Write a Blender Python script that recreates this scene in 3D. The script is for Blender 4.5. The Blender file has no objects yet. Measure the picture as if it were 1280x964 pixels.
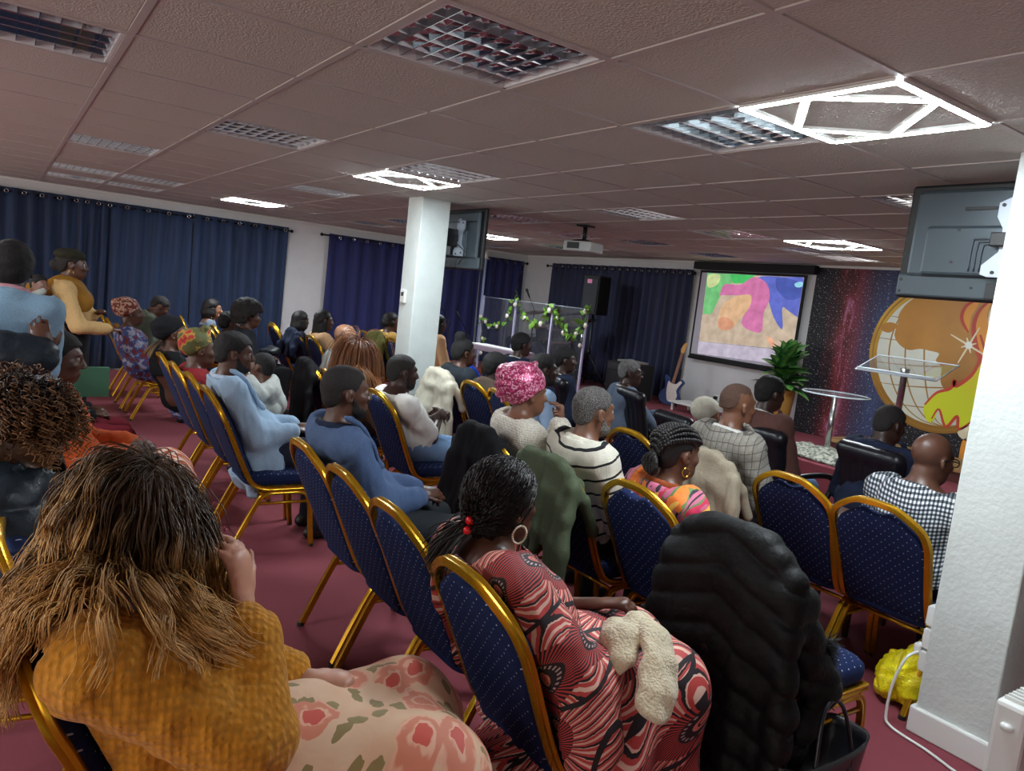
import bpy, bmesh, math, random, zlib
import numpy as np
from mathutils import Vector, Matrix

# ------------------------------------------------------------------ camera, world, exposure
SC = bpy.context.scene
COL = SC.collection
CAM_H = 1.64
FPX = 927.957
RM = np.array([[0.5572416, -0.1623460, 0.8143252],
               [0.8228841, -0.0232488, -0.5677334],
               [0.1111013, 0.9864600, 0.1206368]])
_cd = bpy.data.cameras.new('camera')
_cam = bpy.data.objects.new('camera', _cd)
COL.objects.link(_cam)
_cd.sensor_fit = 'HORIZONTAL'
_cd.sensor_width = 36.0
_cd.lens = FPX / 1280.0 * 36.0
_cd.clip_start = 0.05
_cd.clip_end = 100
_m = Matrix([list(RM[i]) + [0] for i in range(3)] + [[0, 0, 0, 1]])
_m.translation = (0, 0, CAM_H)
_cam.matrix_world = _m
SC.camera = _cam

W = bpy.data.worlds.new('world')
SC.world = W
W.use_nodes = True
W.node_tree.nodes['Background'].inputs[0].default_value = (1.0, 0.95, 0.90, 1)
W.node_tree.nodes['Background'].inputs[1].default_value = 0.72
SC.view_settings.view_transform = 'Standard'
SC.view_settings.look = 'None'
SC.view_settings.gamma = 1
SC.view_settings.use_curve_mapping = False
SC.view_settings.exposure = 1.72
LED_STRENGTH = 52.0

# ------------------------------------------------------------------ helpers
def ray(x, y):
    v = np.array([(x - 640) / FPX, -(y - 482) / FPX, -1.0])
    return RM @ (v / np.linalg.norm(v))
O3 = np.array([0, 0, CAM_H])
def px_z(x, y, z):
    r = ray(x, y); return r * (z - CAM_H) / r[2] + O3
def px_x(x, y, X):
    r = ray(x, y); return r * X / r[0] + O3
def px_y(x, y, Y):
    r = ray(x, y); return r * Y / r[1] + O3
def proj(P):
    q = RM.T @ (np.array(P, float) - O3)
    return 640 + FPX * q[0] / -q[2], 482 - FPX * q[1] / -q[2], -q[2]

def tag(o, label=None, cat=None, group=None, kind=None):
    if label: o['label'] = label
    if cat: o['category'] = cat
    if group: o['group'] = group
    if kind: o['kind'] = kind
    return o

def empty(name, loc=(0, 0, 0), rz=0.0, **kw):
    o = bpy.data.objects.new(name, None)
    o.empty_display_size = 0.1
    COL.objects.link(o)
    o.location = loc
    o.rotation_euler = (0, 0, rz)
    return tag(o, **kw)

def mesh_obj(name, V, F, mat=None, parent=None, smooth=True, loc=None, **kw):
    me = bpy.data.meshes.new(name)
    V = np.asarray(V, dtype=np.float32)
    if isinstance(F, np.ndarray) and F.ndim == 2:
        n, k = F.shape
        me.vertices.add(len(V)); me.vertices.foreach_set('co', V.ravel())
        me.loops.add(n * k); me.loops.foreach_set('vertex_index', F.astype(np.int32).ravel())
        me.polygons.add(n)
        me.polygons.foreach_set('loop_start', np.arange(0, n * k, k, dtype=np.int32))
        me.update(calc_edges=True)
    else:
        me.from_pydata([tuple(map(float, v)) for v in V], [], [tuple(int(i) for i in f) for f in F])
        me.update()
    me.validate()
    if smooth and len(me.polygons):
        me.polygons.foreach_set('use_smooth', np.ones(len(me.polygons), dtype=bool))
    o = bpy.data.objects.new(name, me)
    COL.objects.link(o)
    if parent is not None: o.parent = parent
    if loc is not None: o.location = loc
    if mat is not None: me.materials.append(mat)
    return tag(o, **kw)

class MB:
    """collects simple solids into one mesh"""
    def __init__(s): s.V = []; s.F = []
    def add(s, V, F):
        b = len(s.V)
        s.V += [tuple(v) for v in V]
        s.F += [tuple(i + b for i in f) for f in F]
        return s
    def box(s, lo, hi, M=None):
        x0, y0, z0 = lo; x1, y1, z1 = hi
        V = [(x0,y0,z0),(x1,y0,z0),(x1,y1,z0),(x0,y1,z0),(x0,y0,z1),(x1,y0,z1),(x1,y1,z1),(x0,y1,z1)]
        if M is not None: V = [tuple(M @ Vector(v)) for v in V]
        return s.add(V, [(0,3,2,1),(4,5,6,7),(0,1,5,4),(1,2,6,5),(2,3,7,6),(3,0,4,7)])
    def bbox(s, lo, hi, b=0.01, M=None):
        """box with chamfered edges"""
        bm = bmesh.new()
        bmesh.ops.create_cube(bm, size=1)
        c = [(lo[i] + hi[i]) / 2 for i in range(3)]; d = [hi[i] - lo[i] for i in range(3)]
        for v in bm.verts: v.co = Vector((c[0] + v.co.x * d[0], c[1] + v.co.y * d[1], c[2] + v.co.z * d[2]))
        bmesh.ops.bevel(bm, geom=list(bm.edges), offset=b, segments=2, affect='EDGES', profile=0.5)
        if M is not None: bmesh.ops.transform(bm, matrix=M, verts=bm.verts)
        bm.verts.index_update()
        s.add([v.co[:] for v in bm.verts], [[v.index for v in f.verts] for f in bm.faces])
        bm.free(); return s
    def tube(s, pts, r, n=8, closed=False, prof=None, up=(0, 0, 1), cap=True):
        """sweep: r number or list; prof: list of (u,v) multiplied onto the frame instead of a circle"""
        P = [Vector(p) for p in pts]; m = len(P)
        if prof is None: prof = [(math.cos(2*math.pi*i/n), math.sin(2*math.pi*i/n)) for i in range(n)]
        else: n = len(prof)
        V = []; U = None
        for i in range(m):
            if closed: t = P[(i+1) % m] - P[i-1]
            else: t = P[min(i+1, m-1)] - P[max(i-1, 0)]
            if t.length < 1e-9: t = Vector((0,0,1))
            t.normalize()
            if U is None:
                U = Vector(up) - t * t.dot(Vector(up))
                if U.length < 1e-3: U = Vector((1,0,0)) - t * t.x
            else: U = U - t * t.dot(U)
            if U.length < 1e-6: U = t.orthogonal()
            U.normalize(); B = t.cross(U)
            rr = r[i] if isinstance(r, (list, tuple, np.ndarray)) else r
            for (a, b) in prof: V.append(tuple(P[i] + U * (a * rr) + B * (b * rr)))
        F = []
        for i in range(m if closed else m - 1):
            j = (i + 1) % m
            for k in range(n):
                l = (k + 1) % n
                F.append((i*n+k, j*n+k, j*n+l, i*n+l))
        if not closed and cap:
            F.append(tuple(range(n))); F.append(tuple((m-1)*n + k for k in reversed(range(n))))
        return s.add(V, F)
    def cyl(s, a, b, r, n=16, r2=None):
        return s.tube([a, b], [r, r if r2 is None else r2], n)
    def lathe(s, prof, n=24, c=(0,0,0), M=None):
        V = []; m = len(prof)
        for (r, z) in prof:
            for k in range(n):
                a = 2*math.pi*k/n
                v = Vector((c[0] + r*math.cos(a), c[1] + r*math.sin(a), c[2] + z))
                V.append(tuple(M @ v) if M is not None else tuple(v))
        F = [(i*n+k, i*n+(k+1)%n, (i+1)*n+(k+1)%n, (i+1)*n+k) for i in range(m-1) for k in range(n)]
        F.append(tuple(reversed(range(n)))); F.append(tuple((m-1)*n+k for k in range(n)))
        return s.add(V, F)
    def ball(s, c, r, n=10, m=7):
        rr = r if isinstance(r, (tuple, list)) else (r, r, r)
        V = [(c[0], c[1], c[2]-rr[2])]
        for i in range(1, m):
            a = math.pi*i/m
            for k in range(n):
                b = 2*math.pi*k/n
                V.append((c[0]+rr[0]*math.sin(a)*math.cos(b), c[1]+rr[1]*math.sin(a)*math.sin(b), c[2]-rr[2]*math.cos(a)))
        V.append((c[0], c[1], c[2]+rr[2])); e = len(V)-1
        F = [(0, 1+(k+1)%n, 1+k) for k in range(n)]
        for i in range(m-2):
            for k in range(n):
                F.append((1+i*n+k, 1+i*n+(k+1)%n, 1+(i+1)*n+(k+1)%n, 1+(i+1)*n+k))
        F += [(e, 1+(m-2)*n+k, 1+(m-2)*n+(k+1)%n) for k in range(n)]
        return s.add(V, F)
    def prism(s, poly, h0, h1, fn):
        """poly 2d outline (ccw), extruded between h0,h1; fn(u,v,h)->xyz"""
        n = len(poly)
        V = [fn(u, v, h0) for u, v in poly] + [fn(u, v, h1) for u, v in poly]
        F = [tuple(reversed(range(n))), tuple(range(n, 2*n))]
        F += [(i, (i+1) % n, n+(i+1) % n, n+i) for i in range(n)]
        return s.add(V, F)
    def build(s, name, mat=None, parent=None, smooth=False, **kw):
        return mesh_obj(name, s.V, s.F, mat, parent, smooth, **kw)

def crom(pts, n=6, closed=False):
    """catmull-rom resample"""
    P = [np.array(p, float) for p in pts]; out = []; m = len(P)
    for i in range(m if closed else m - 1):
        if closed: p0, p1, p2, p3 = P[i-1], P[i], P[(i+1) % m], P[(i+2) % m]
        else: p0, p1, p2, p3 = P[max(i-1,0)], P[i], P[i+1], P[min(i+2,m-1)]
        for k in range(n):
            t = k / n
            out.append(0.5*((2*p1)+(-p0+p2)*t+(2*p0-5*p1+4*p2-p3)*t*t+(-p0+3*p1-3*p2+p3)*t**3))
    if not closed: out.append(P[-1])
    return [tuple(p) for p in out]

def shade_auto(o, ang=35):
    me = o.data
    me.polygons.foreach_set('use_smooth', np.ones(len(me.polygons), dtype=bool))
    me.set_sharp_from_angle(angle=math.radians(ang))
    return o

def copy_tree(o, parent=None, loc=None, rz=None):
    c = o.copy(); COL.objects.link(c)
    if parent is not None: c.parent = parent
    if loc is not None: c.location = loc
    if rz is not None: c.rotation_euler = (0, 0, rz)
    for ch in list(o.children): copy_tree(ch, c)
    return c

# ------------------------------------------------------------------ materials
def srgb(*c):
    if len(c) == 1: c = c[0]
    return tuple(((v/255)/12.92 if v/255 <= .04045 else ((v/255+.055)/1.055)**2.4) for v in c) + (1,)

class NT:
    def __init__(s, name):
        s.mat = bpy.data.materials.new(name); s.mat.use_nodes = True
        s.nt = s.mat.node_tree; s.b = s.nt.nodes['Principled BSDF']
        s._tc = None
    def n(s, t, **kw):
        nd = s.nt.nodes.new(t)
        ins = kw.pop('ins', {})
        for k, v in kw.items(): setattr(nd, k, v)
        for k, v in ins.items(): s.set(nd.inputs[k], v)
        return nd
    def set(s, inp, v):
        if isinstance(v, bpy.types.NodeSocket): s.nt.links.new(v, inp)
        elif hasattr(v, 'outputs'): s.nt.links.new(v.outputs[0], inp)
        else: inp.default_value = v
    def bs(s, **kw):
        for k, v in kw.items(): s.set(s.b.inputs[k.replace('_', ' ')], v)
        return s
    def obj(s):
        if s._tc is None: s._tc = s.n('ShaderNodeTexCoord')
        return s._tc.outputs['Object']
    def math(s, op, a, b=None, c=None):
        nd = s.n('ShaderNodeMath', operation=op)
        s.set(nd.inputs[0], a)
        if b is not None: s.set(nd.inputs[1], b)
        if c is not None: s.set(nd.inputs[2], c)
        return nd.outputs[0]
    def sep(s, v):
        nd = s.n('ShaderNodeSeparateXYZ'); s.set(nd.inputs[0], v); return nd.outputs
    def comb(s, x, y, z=0.0):
        nd = s.n('ShaderNodeCombineXYZ')
        for i, v in enumerate((x, y, z)): s.set(nd.inputs[i], v)
        return nd.outputs[0]
    def noise(s, scale=5, detail=3, vec=None, rough=.5, dist=0):
        nd = s.n('ShaderNodeTexNoise', ins={'Scale': scale, 'Detail': detail, 'Roughness': rough, 'Distortion': dist})
        s.set(nd.inputs['Vector'], vec if vec is not None else s.obj())
        return nd.outputs['Fac']
    def vor(s, scale=5, vec=None, feature='F1', rnd=1.0, dims='3D', out='Distance'):
        nd = s.n('ShaderNodeTexVoronoi', feature=feature, voronoi_dimensions=dims, ins={'Scale': scale, 'Randomness': rnd})
        s.set(nd.inputs['Vector'], vec if vec is not None else s.obj())
        return nd.outputs[out] if out else nd
    def ramp(s, fac, stops, interp='LINEAR'):
        nd = s.n('ShaderNodeValToRGB'); nd.color_ramp.interpolation = interp
        e = nd.color_ramp.elements
        while len(e) < len(stops): e.new(0.5)
        for i, (p, c) in enumerate(stops): e[i].position = p; e[i].color = c
        s.set(nd.inputs[0], fac); return nd.outputs[0]
    def mix(s, fac, a, b, mode='MIX'):
        nd = s.n('ShaderNodeMix', data_type='RGBA', blend_type=mode)
        s.set(nd.inputs[0], fac); s.set(nd.inputs[6], a); s.set(nd.inputs[7], b)
        return nd.outputs[2]
    def bump(s, h, strength=.3, dist=.01):
        nd = s.n('ShaderNodeBump', ins={'Strength': strength, 'Distance': dist})
        s.set(nd.inputs['Height'], h)
        s.set(s.b.inputs['Normal'], nd.outputs[0]); return s

_MC = {}
def plain(name, col, rough=.6, metal=0.0, bump=None, var=0.0, **kw):
    """plain colour (sRGB 0-255) with slight variation and optional (scale,strength) noise bump"""
    if name in _MC: return _MC[name]
    t = NT(name); c = srgb(col)
    if var:
        f = t.noise(kw.pop('vscale', 6), 3)
        lo = tuple(v*(1-var) for v in c[:3]) + (1,); hi = tuple(min(1, v*(1+var)) for v in c[:3]) + (1,)
        t.bs(Base_Color=t.ramp(f, [(.3, lo), (.7, hi)]))
    else: t.bs(Base_Color=c)
    t.bs(Roughness=rough, Metallic=metal)
    if bump: t.bump(t.noise(bump[0], 4), bump[1], bump[2] if len(bump) > 2 else .004)
    for k, v in kw.items(): t.bs(**{k: v})
    _MC[name] = t.mat
    return t.mat

def emis(name, col, strength):
    t = NT(name); t.bs(Base_Color=(0,0,0,1), Emission_Color=srgb(col), Emission_Strength=strength)
    return t.mat
# ------------------------------------------------------------------ the room
XL, YF, ZC = -11.5, 8.05, 2.40
XR, YB = 3.2, -4.2
TX0, TY0, TS = -1.283, 0.352, 0.6

def m_carpet():
    t = NT('burgundy_carpet')
    f = t.noise(420, 2); g = t.noise(3.0, 4)
    c = t.ramp(f, [(.25, srgb(104, 38, 50)), (.75, srgb(156, 74, 84))])
    c2 = t.mix(t.math('MULTIPLY', g, .5), c, srgb(118, 48, 58))
    t.bs(Base_Color=c2, Roughness=.95).bump(f, .5, .004)
    return t.mat
def m_tile():
    t = NT('mineral_ceiling_tile')
    f = t.noise(160, 3); v = t.vor(120)
    t.bs(Base_Color=t.ramp(f, [(.3, srgb(190, 186, 178)), (.7, srgb(208, 204, 196))]), Roughness=.9)
    t.bump(t.math('ADD', f, v), .55, .004)
    return t.mat
def m_curtain(name, a, b):
    t = NT(name)
    p = t.sep(t.obj())
    w = t.noise(1.0, 3, vec=t.comb(t.math('MULTIPLY', p[0], 26.), t.math('MULTIPLY', p[1], 26.), t.math('MULTIPLY', p[2], .8)))
    t.bs(Base_Color=t.ramp(w, [(.3, srgb(a)), (.75, srgb(b))]), Roughness=.75, Sheen_Weight=.15)
    t.bump(t.noise(300, 2), .2, .002)
    return t.mat
M_CARPET = m_carpet()
M_TILE = m_tile()
M_WALL = plain('white_painted_wall', (214, 212, 212), .8, bump=(60, .15), var=.03)
M_COLUMN = plain('textured_white_column_paint', (205, 212, 208), .75, bump=(45, .5, .006), var=.05)
M_TRIM = plain('white_gloss_trim', (226, 228, 224), .4)
M_TBAR = plain('ceiling_tee_bar', (196, 190, 186), .5)
M_CHROME = plain('mirror_louvre', (225, 228, 232), .07, 1.0)
M_BLACK = plain('black_plastic', (18, 19, 21), .4)
M_BLACKM = plain('black_matt', (16, 16, 18), .7)
M_NAVY = m_curtain('navy_curtain', (18, 33, 60), (34, 58, 96))
M_NAVY_BLUELIT = m_curtain('navy_curtain_blue_lit', (20, 24, 66), (38, 44, 112))  # same navy cloth, with the bluish light on it mixed into the colour
M_STAGECURT = m_curtain('dark_navy_curtain', (17, 21, 44), (36, 44, 82))
M_ROD = plain('black_curtain_rod', (22, 22, 26), .35, .6)
M_EYELET = plain('chrome_eyelet', (190, 192, 200), .2, 1.0)
M_LED = emis('led_white', (236, 248, 255), LED_STRENGTH)

fl = MB().box((XL-.2, YB, -.1), (XR+.2, YF+.2, 0)).build('floor', M_CARPET, kind='structure')
tag(fl, 'burgundy red carpet floor')
STAGE_Z = .38
MB().box((XL, 6.35, 0), (XR, YF, STAGE_Z)).build('trim_1', M_CARPET, kind='structure', label='low carpeted stage platform along the mural wall')
MB().box((XL-.2, YB, 0), (XL, YF+.2, 2.55)).build('wall_left', M_WALL, kind='structure', label='white wall behind the long navy curtains')
MB().box((XL, YF, 0), (XR, YF+.2, 2.55)).build('wall_front', M_WALL, kind='structure', label='white wall behind the stage and projection screen')
MB().box((XR, YB, 0), (XR+.2, YF+.2, 2.55)).build('wall_right', M_WALL, kind='structure', label='white side wall of the hall')

# ceiling
ceil = MB().box((XL-.2, YB, 2.52), (XR+.2, YF+.2, 2.6)).build('ceiling', M_TILE, kind='structure', label='suspended ceiling of square mineral tiles')
LOUVRE = {(1,1):'s', (3,-1):'s', (1,3):'s', (5,1):'s', (8,0):'s', (5,3):'s', (9,3):'s', (14,6):'s', (12,6):'s', (5,6):'s', (8,6):'s',
          (9,8):'s', (12,10):'s', (11,10):'s', (8,9):'s', (5,8):'s', (5,10):'s', (1,6):'s', (5,11):'s', (8,11):'s', (15,10):'s',
          (12,0):'s', (12,1):'s', (14,0):'s', (14,1):'s', (1,-3):'s', (-2,1):'s', (5,-3):'s'}
LEDT = [(0,3), (6,3), (13,3), (12,8), (4,9), (2,-4), (6,-3)]  # last two frames are out of view, added for extra light
taken = set(LOUVRE) | set(LEDT)
tm = MB().bbox((-.288, -.288, 0), (.288, .288, .016), .006)
tile0 = None; rest = MB(); ntile = 0
for i in range(-8, 17):
    for j in range(-8, 13):
        x1 = TX0 - TS*i; x0 = x1 - TS; y0 = TY0 + TS*j; y1 = y0 + TS
        if (i, j) in LOUVRE: continue
        cx, cy = (x0+x1)/2, (y0+y1)/2
        full = x0 > XL-.01 and y1 < YF+.01
        qs = [proj((x, y, ZC)) for x in (x0, x1) for y in (y0, y1)]
        vis = any(-60 < q[0] < 1340 and -60 < q[1] < 1024 and q[2] > .3 for q in qs)
        if vis and full and ntile < 290:
            if tile0 is None:
                o = tile0 = tm.build('ceiling_tile', M_TILE, ceil)
            else:
                o = tile0.copy(); COL.objects.link(o)
            o.location = (cx, cy, ZC); ntile += 1
        else:
            X0 = max(x0+.012, XL); Y1 = min(y1-.012, YF)
            if X0 < x1-.02 and Y1 > y0+.02 and x1 < XR+.3:
                rest.box((X0, y0+.012, ZC), (x1-.012, Y1, ZC+.016))
rest.build('ceiling_tiles', M_TILE, ceil, kind='stuff')
for i in range(-7, 18):
    x = TX0 - TS*i
    if XL < x < XR: MB().box((x-.013, YB, ZC-.004), (x+.013, YF, ZC+.03)).build('tee_bar', M_TBAR, ceil)
for j in range(-7, 14):
    y = TY0 + TS*j
    if YB < y < YF: MB().box((XL, y-.013, ZC-.0035), (XR, y+.013, ZC+.03)).build('tee_bar', M_TBAR, ceil)
# perimeter trim
MB().box((XL, YB, ZC-.03), (XL+.03, YF, ZC-.002)).build('trim_2', M_TRIM, kind='structure')
MB().box((XL+.03, YF-.03, ZC-.03), (XR, YF, ZC-.002)).build('trim_3', M_TRIM, kind='structure')

M_TRAY = plain('light_tray_white', (232, 234, 236), .4)
def louvre_parts(t, single):
    a = .284
    m = MB()
    for lo, hi in [((-a,-a,0),(-a+.012,a,.09)), ((a-.012,-a,0),(a,a,.09)), ((-a,-a,0),(a,-a+.012,.09)), ((-a,a-.012,0),(a,a,.09)), ((-a,-a,.085),(a,a,.095))]:
        m.box(lo, hi)
    m.build('tray', M_TRAY, t)
    for k in range(4):
        x = -a + (k+.5)*2*a/4
        MB().tube([(x, -a+.02, .068), (x, a-.02, .068)], .008, 8).build('fluorescent_tube', plain('unlit_tube', (230, 228, 220), .3), t, smooth=True)
    jm = MB()
    def blade(mb, p, q):
        # parabolic-looking wedge: wide at the top, thin at the bottom edge
        d = Vector(q) - Vector(p); n = Vector((-d.y, d.x, 0)).normalized()
        P, Q = Vector(p), Vector(q)
        pr = [(.0015, .0), (.004, .022), (.014, .05), (-.014, .05), (-.004, .022), (-.0015, 0)]
        V = [tuple(P + n*u + Vector((0,0,w))) for u, w in pr] + [tuple(Q + n*u + Vector((0,0,w))) for u, w in pr]
        k = len(pr)
        mb.add(V, [(i, (i+1)%k, k+(i+1)%k, k+i) for i in range(k)] + [tuple(reversed(range(k))), tuple(range(k, 2*k))])
    for k in range(1, 5):
        x = -a + k*2*a/5
        mb = MB() if single else jm
        blade(mb, (x, -a+.012, .003), (x, a-.012, .003))
        if single: mb.build('louvre_blade', M_CHROME, t)
    for k in range(1, 9):
        y = -a + k*2*a/9
        mb = MB() if single else jm
        blade(mb, (-a+.012, y, .002), (a-.012, y, .002))
        if single: mb.build('louvre_blade', M_CHROME, t)
    if not single: jm.build('louvre', M_CHROME, t)
SINGLES = [(1,1), (3,-1), (1,3), (5,1)]
LAB = {(1,1): 'large mirrored louvre ceiling light over the aisle, the biggest in view', (3,-1): 'mirrored louvre light over the row of the woman with the curly blonde hair',
       (1,3): 'mirrored louvre ceiling light touching the bright frame light by the right pillar', (5,1): 'mirrored louvre ceiling light over the man in the pale blue blazer',
       (5,3): 'mirrored louvre ceiling light touching the frame light above the square pillar', (8,6): 'louvre ceiling light right behind the screen on the square pillar',
       (8,0): 'louvre ceiling light with a blanked dark bay near the long curtain', (9,8): 'louvre ceiling light that the projector hangs beside',
       (14,6): 'louvre ceiling light between the blue curtain and the square pillar', (12,6): 'louvre ceiling light half covered by the square pillar', (5,6): 'louvre ceiling light over the pink sequinned headwrap',
       (9,3): 'louvre ceiling light between the bare wall strip and the square pillar', (12,10): 'louvre ceiling light over the clear drum shield', (11,10): 'louvre ceiling light adjoining the one over the drum shield', (15,10): 'louvre ceiling light in the corner over the blue curtain',
       (8,9): 'louvre ceiling light over the loudspeaker', (5,8): 'louvre ceiling light over the older man in the grey suit', (5,10): 'louvre ceiling light touching the frame light over the stage', (5,11): 'louvre ceiling light close to the mural wall', (8,11): 'louvre ceiling light just in front of the projection screen',
       (12,0): 'half of the long louvre light near the navy curtain, towards the standing woman', (12,1): 'half of the long louvre light near the navy curtain, towards the white wall strip', (14,0): 'half of the long louvre light closest to the navy curtain, towards the standing woman', (14,1): 'half of the long louvre light closest to the navy curtain, towards the white wall strip',
       (1,6): 'louvre ceiling light beside the television on the white pillar'}
proto = None
for ij in LOUVRE:
    i, j = ij
    loc = (TX0 - TS*(i+.5), TY0 + TS*(j+.5), ZC)
    if ij in SINGLES:
        t = empty('ceiling_light', loc); louvre_parts(t, True)
    elif proto is None:
        t = proto = empty('ceiling_light', loc); louvre_parts(t, False)
    else: t = copy_tree(proto, loc=loc)
    tag(t, LAB.get(ij, 'unlit square mirrored louvre light set in the far ceiling tiles'), 'ceiling light', 'louvre ceiling lights')

def led_frame(i, j, label):
    x1 = TX0 - TS*i; x0 = x1 - TS; y0 = TY0 + TS*j; y1 = y0 + TS
    t = empty('led_frame_light', ((x0+x1)/2, (y0+y1)/2, ZC-.001), label=label, cat='ceiling light', group='geometric frame lights')
    a = .285
    A, B, C, D = [np.array(p) for p in ((-a,-a), (a,-a), (a,a), (-a,a))]
    L = lambda p, q, f: p + (q-p)*f
    pab, pbc, pdc, pad = L(A,B,.46), L(B,C,.42), L(D,C,.42), L(A,D,.57)
    def bar(p, q, w, nm, mat, z0, z1):
        d = (q-p)/np.linalg.norm(q-p); n = np.array([-d[1], d[0]])*w/2
        m = MB(); P = [p-n, q-n, q+n, p+n]
        m.prism([tuple(v) for v in P], z0, z1, lambda u, v, h: (u, v, h)); m.build(nm, mat, t)
    for p, q in ((A,B), (B,C), (C,D), (D,A), (pab,pbc), (pab,pad), (pad,pdc), (pbc,pdc)):
        bar(p, q, .034, 'housing_bar', M_TRIM, -.012, 0)
        bar(p, q, .024, 'light_bar', M_LED, -.0135, -.012)
led_labels = {(0,3): 'bright geometric frame light beside the white pillar with the television', (6,3): 'bright geometric frame light touching the top of the square pillar',
              (13,3): 'bright geometric frame light in front of the long navy curtain', (12,8): 'bright geometric frame light seen past the screen on the square pillar',
              (4,9): 'bright geometric frame light over the stage by the mural'}
for ij in LEDT: led_frame(*ij, led_labels.get(ij, 'added unseen geometric frame light over the back of the hall'))

# columns
def column(name, x0, x1, y0, y1, lab, n):
    o = MB().bbox((x0, y0, 0), (x1, y1, ZC+.02), .006).build(name, M_COLUMN, kind='structure', label=lab)
    m = MB(); e = .018
    m.bbox((x0-e, y0-e, 0), (x1+e, y1+e, .115), .008)
    m.build('trim_%d' % n, M_TRIM, kind='structure')
    return o
colc = column('wall_column_1', -6.25, -5.97, 3.0, 3.28, 'square white pillar carrying a thermostat and a television', 4)
colr = column('wall_column_2', -1.385, -1.10, 3.22, 3.48, 'textured white pillar with sockets and a skirting board', 5)

# curtains -----------------------------------------------------------
def curtain(mat, axis, fixed, a, b, lab, grp, seed, z0=.03, z1=2.27, amp=.045, pitch=.17, sign=1):
    rnd = random.Random(seed)
    L = b - a; n = int(L/.018); rows = [0, .25, .5, .75, .92, 1.0]
    npl = max(2, int(L/pitch)); ph = rnd.random()*6
    V = []; wob = [rnd.uniform(.6, 1.3) for _ in range(npl*2+4)]; sh = [rnd.uniform(-.3, .3) for _ in range(npl+4)]
    for iz, fz in enumerate(rows):
        z = z0 + (z1-z0)*fz
        for k in range(n+1):
            u = k/n*npl
            q = int(u); am = wob[q]*(1-(u-q)) + wob[q+1]*(u-q)
            top = fz**3
            w = math.sin(2*math.pi*(u + sh[q]*0 + .06*math.sin(3*fz+ph)))
            w = math.copysign(abs(w)**.7, w)
            d = .07 + amp*am*(1-.35*top)*w + .012*math.sin(u*1.3+ph)*(1-fz)
            s = a + L*k/n + .02*math.sin(u*2.1+fz*2+ph)*(1-fz)*.6
            V.append((s, fixed - sign*d, z) if axis == 'x' else (fixed + sign*d, s, z))
    w_ = n+1
    F = [(r*w_+k, r*w_+k+1, (r+1)*w_+k+1, (r+1)*w_+k) for r in range(len(rows)-1) for k in range(n)]
    t = empty('curtain', ((a+b)/2, fixed, 0) if axis == 'x' else (fixed, (a+b)/2, 0), label=lab, cat='curtain', group=grp)
    off = np.array(t.location)
    o = mesh_obj('fabric', np.array(V) - off, np.array(F), mat, t)
    md = o.modifiers.new('thick', 'SOLIDIFY'); md.thickness = .004
    m = MB()
    for k in range(npl*2):
        s = a + L*(k+.5)/(npl*2)
        c = (s, fixed - sign*.075, z1-.05) if axis == 'x' else (fixed + sign*.075, s, z1-.05)
        ring = []
        for q in range(10):
            an = 2*math.pi*q/10
            dd = .022*math.cos(an); dz = .022*math.sin(an)
            ring.append((c[0]+dd-off[0], c[1]-sign*.028*(k % 2)-off[1], c[2]+dz) if axis == 'x' else (c[0]+sign*.028*(k % 2)-off[0], c[1]+dd-off[1], c[2]+dz))
        m.tube(ring, .005, 5, closed=True)
    m.build('eyelets', M_EYELET, t, smooth=True)
    return t
def rod(axis, fixed, a, b, z, lab, sign=1):
    t = empty('curtain_rod', (0,0,0), label=lab, cat='curtain rod')
    P = lambda s: (s, fixed - sign*.075, z) if axis == 'x' else (fixed + sign*.075, s, z)
    MB().tube([P(a), P(b)], .012, 10).build('pole', M_ROD, t, smooth=True)
    for s in (a, b): MB().ball(P(s), .026).build('finial', M_ROD, t, smooth=True)
    for s in (a+.06, (a+b)/2, b-.06):
        p = P(s); q = (s, fixed, z) if axis == 'x' else (fixed, s, z)
        MB().tube([p, q], .008, 8).build('bracket', M_ROD, t, smooth=True)
yb = [px_x(x, 300, XL)[1] for x in (98, 138, 239, 358)]
g = 'navy curtains on the long wall'
curtain(M_NAVY, 'y', XL, -2.3, -.3, 'navy curtain panel behind the child in the denim jacket', g, 1)
curtain(M_NAVY, 'y', XL, -.32, yb[0], 'navy curtain panel behind the standing woman in the beret', g, 2)
curtain(M_NAVY, 'y', XL, yb[0]-.02, yb[1], 'narrow navy curtain panel between two wider panels', g, 3, pitch=.13)
curtain(M_NAVY, 'y', XL, yb[1]-.02, yb[2], 'wide navy curtain panel above the man in the olive jacket', g, 4, pitch=.24, amp=.035)
curtain(M_NAVY, 'y', XL, yb[2]+.01, yb[3], 'navy curtain panel ending at the bare white wall strip', g, 5, pitch=.22, amp=.035)
rod('y', XL, -2.4, yb[3]+.05, 2.22, 'black rod of the long navy curtains')
g = 'blue curtains behind the band'
y1 = px_x(409, 300, XL)[1]
curtain(M_NAVY_BLUELIT, 'y', XL, y1, 5.55, 'royal blue curtain panel to the side of the bare white wall strip', g, 6, amp=.03, pitch=.2)
curtain(M_NAVY_BLUELIT, 'y', XL, 5.57, 7.0, 'royal blue curtain panel behind the square pillar', g, 7, amp=.03, pitch=.22)
curtain(M_NAVY_BLUELIT, 'y', XL, 7.02, 7.95, 'dark blue curtain panel behind the drum shield', g, 8, pitch=.16)
rod('y', XL, y1-.12, 8.0, 2.24, 'black rod of the royal blue curtains')
g = 'dark curtains beside the projection screen'
curtain(M_STAGECURT, 'x', YF, -10.62, -8.95, 'dark navy stage curtain behind the loudspeaker', g, 9, z0=STAGE_Z+.02, z1=2.27)
curtain(M_STAGECURT, 'x', YF, -8.93, -7.33, 'dark navy stage curtain touching the projection screen', g, 10, z0=STAGE_Z+.02, z1=2.27, pitch=.15)
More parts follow.
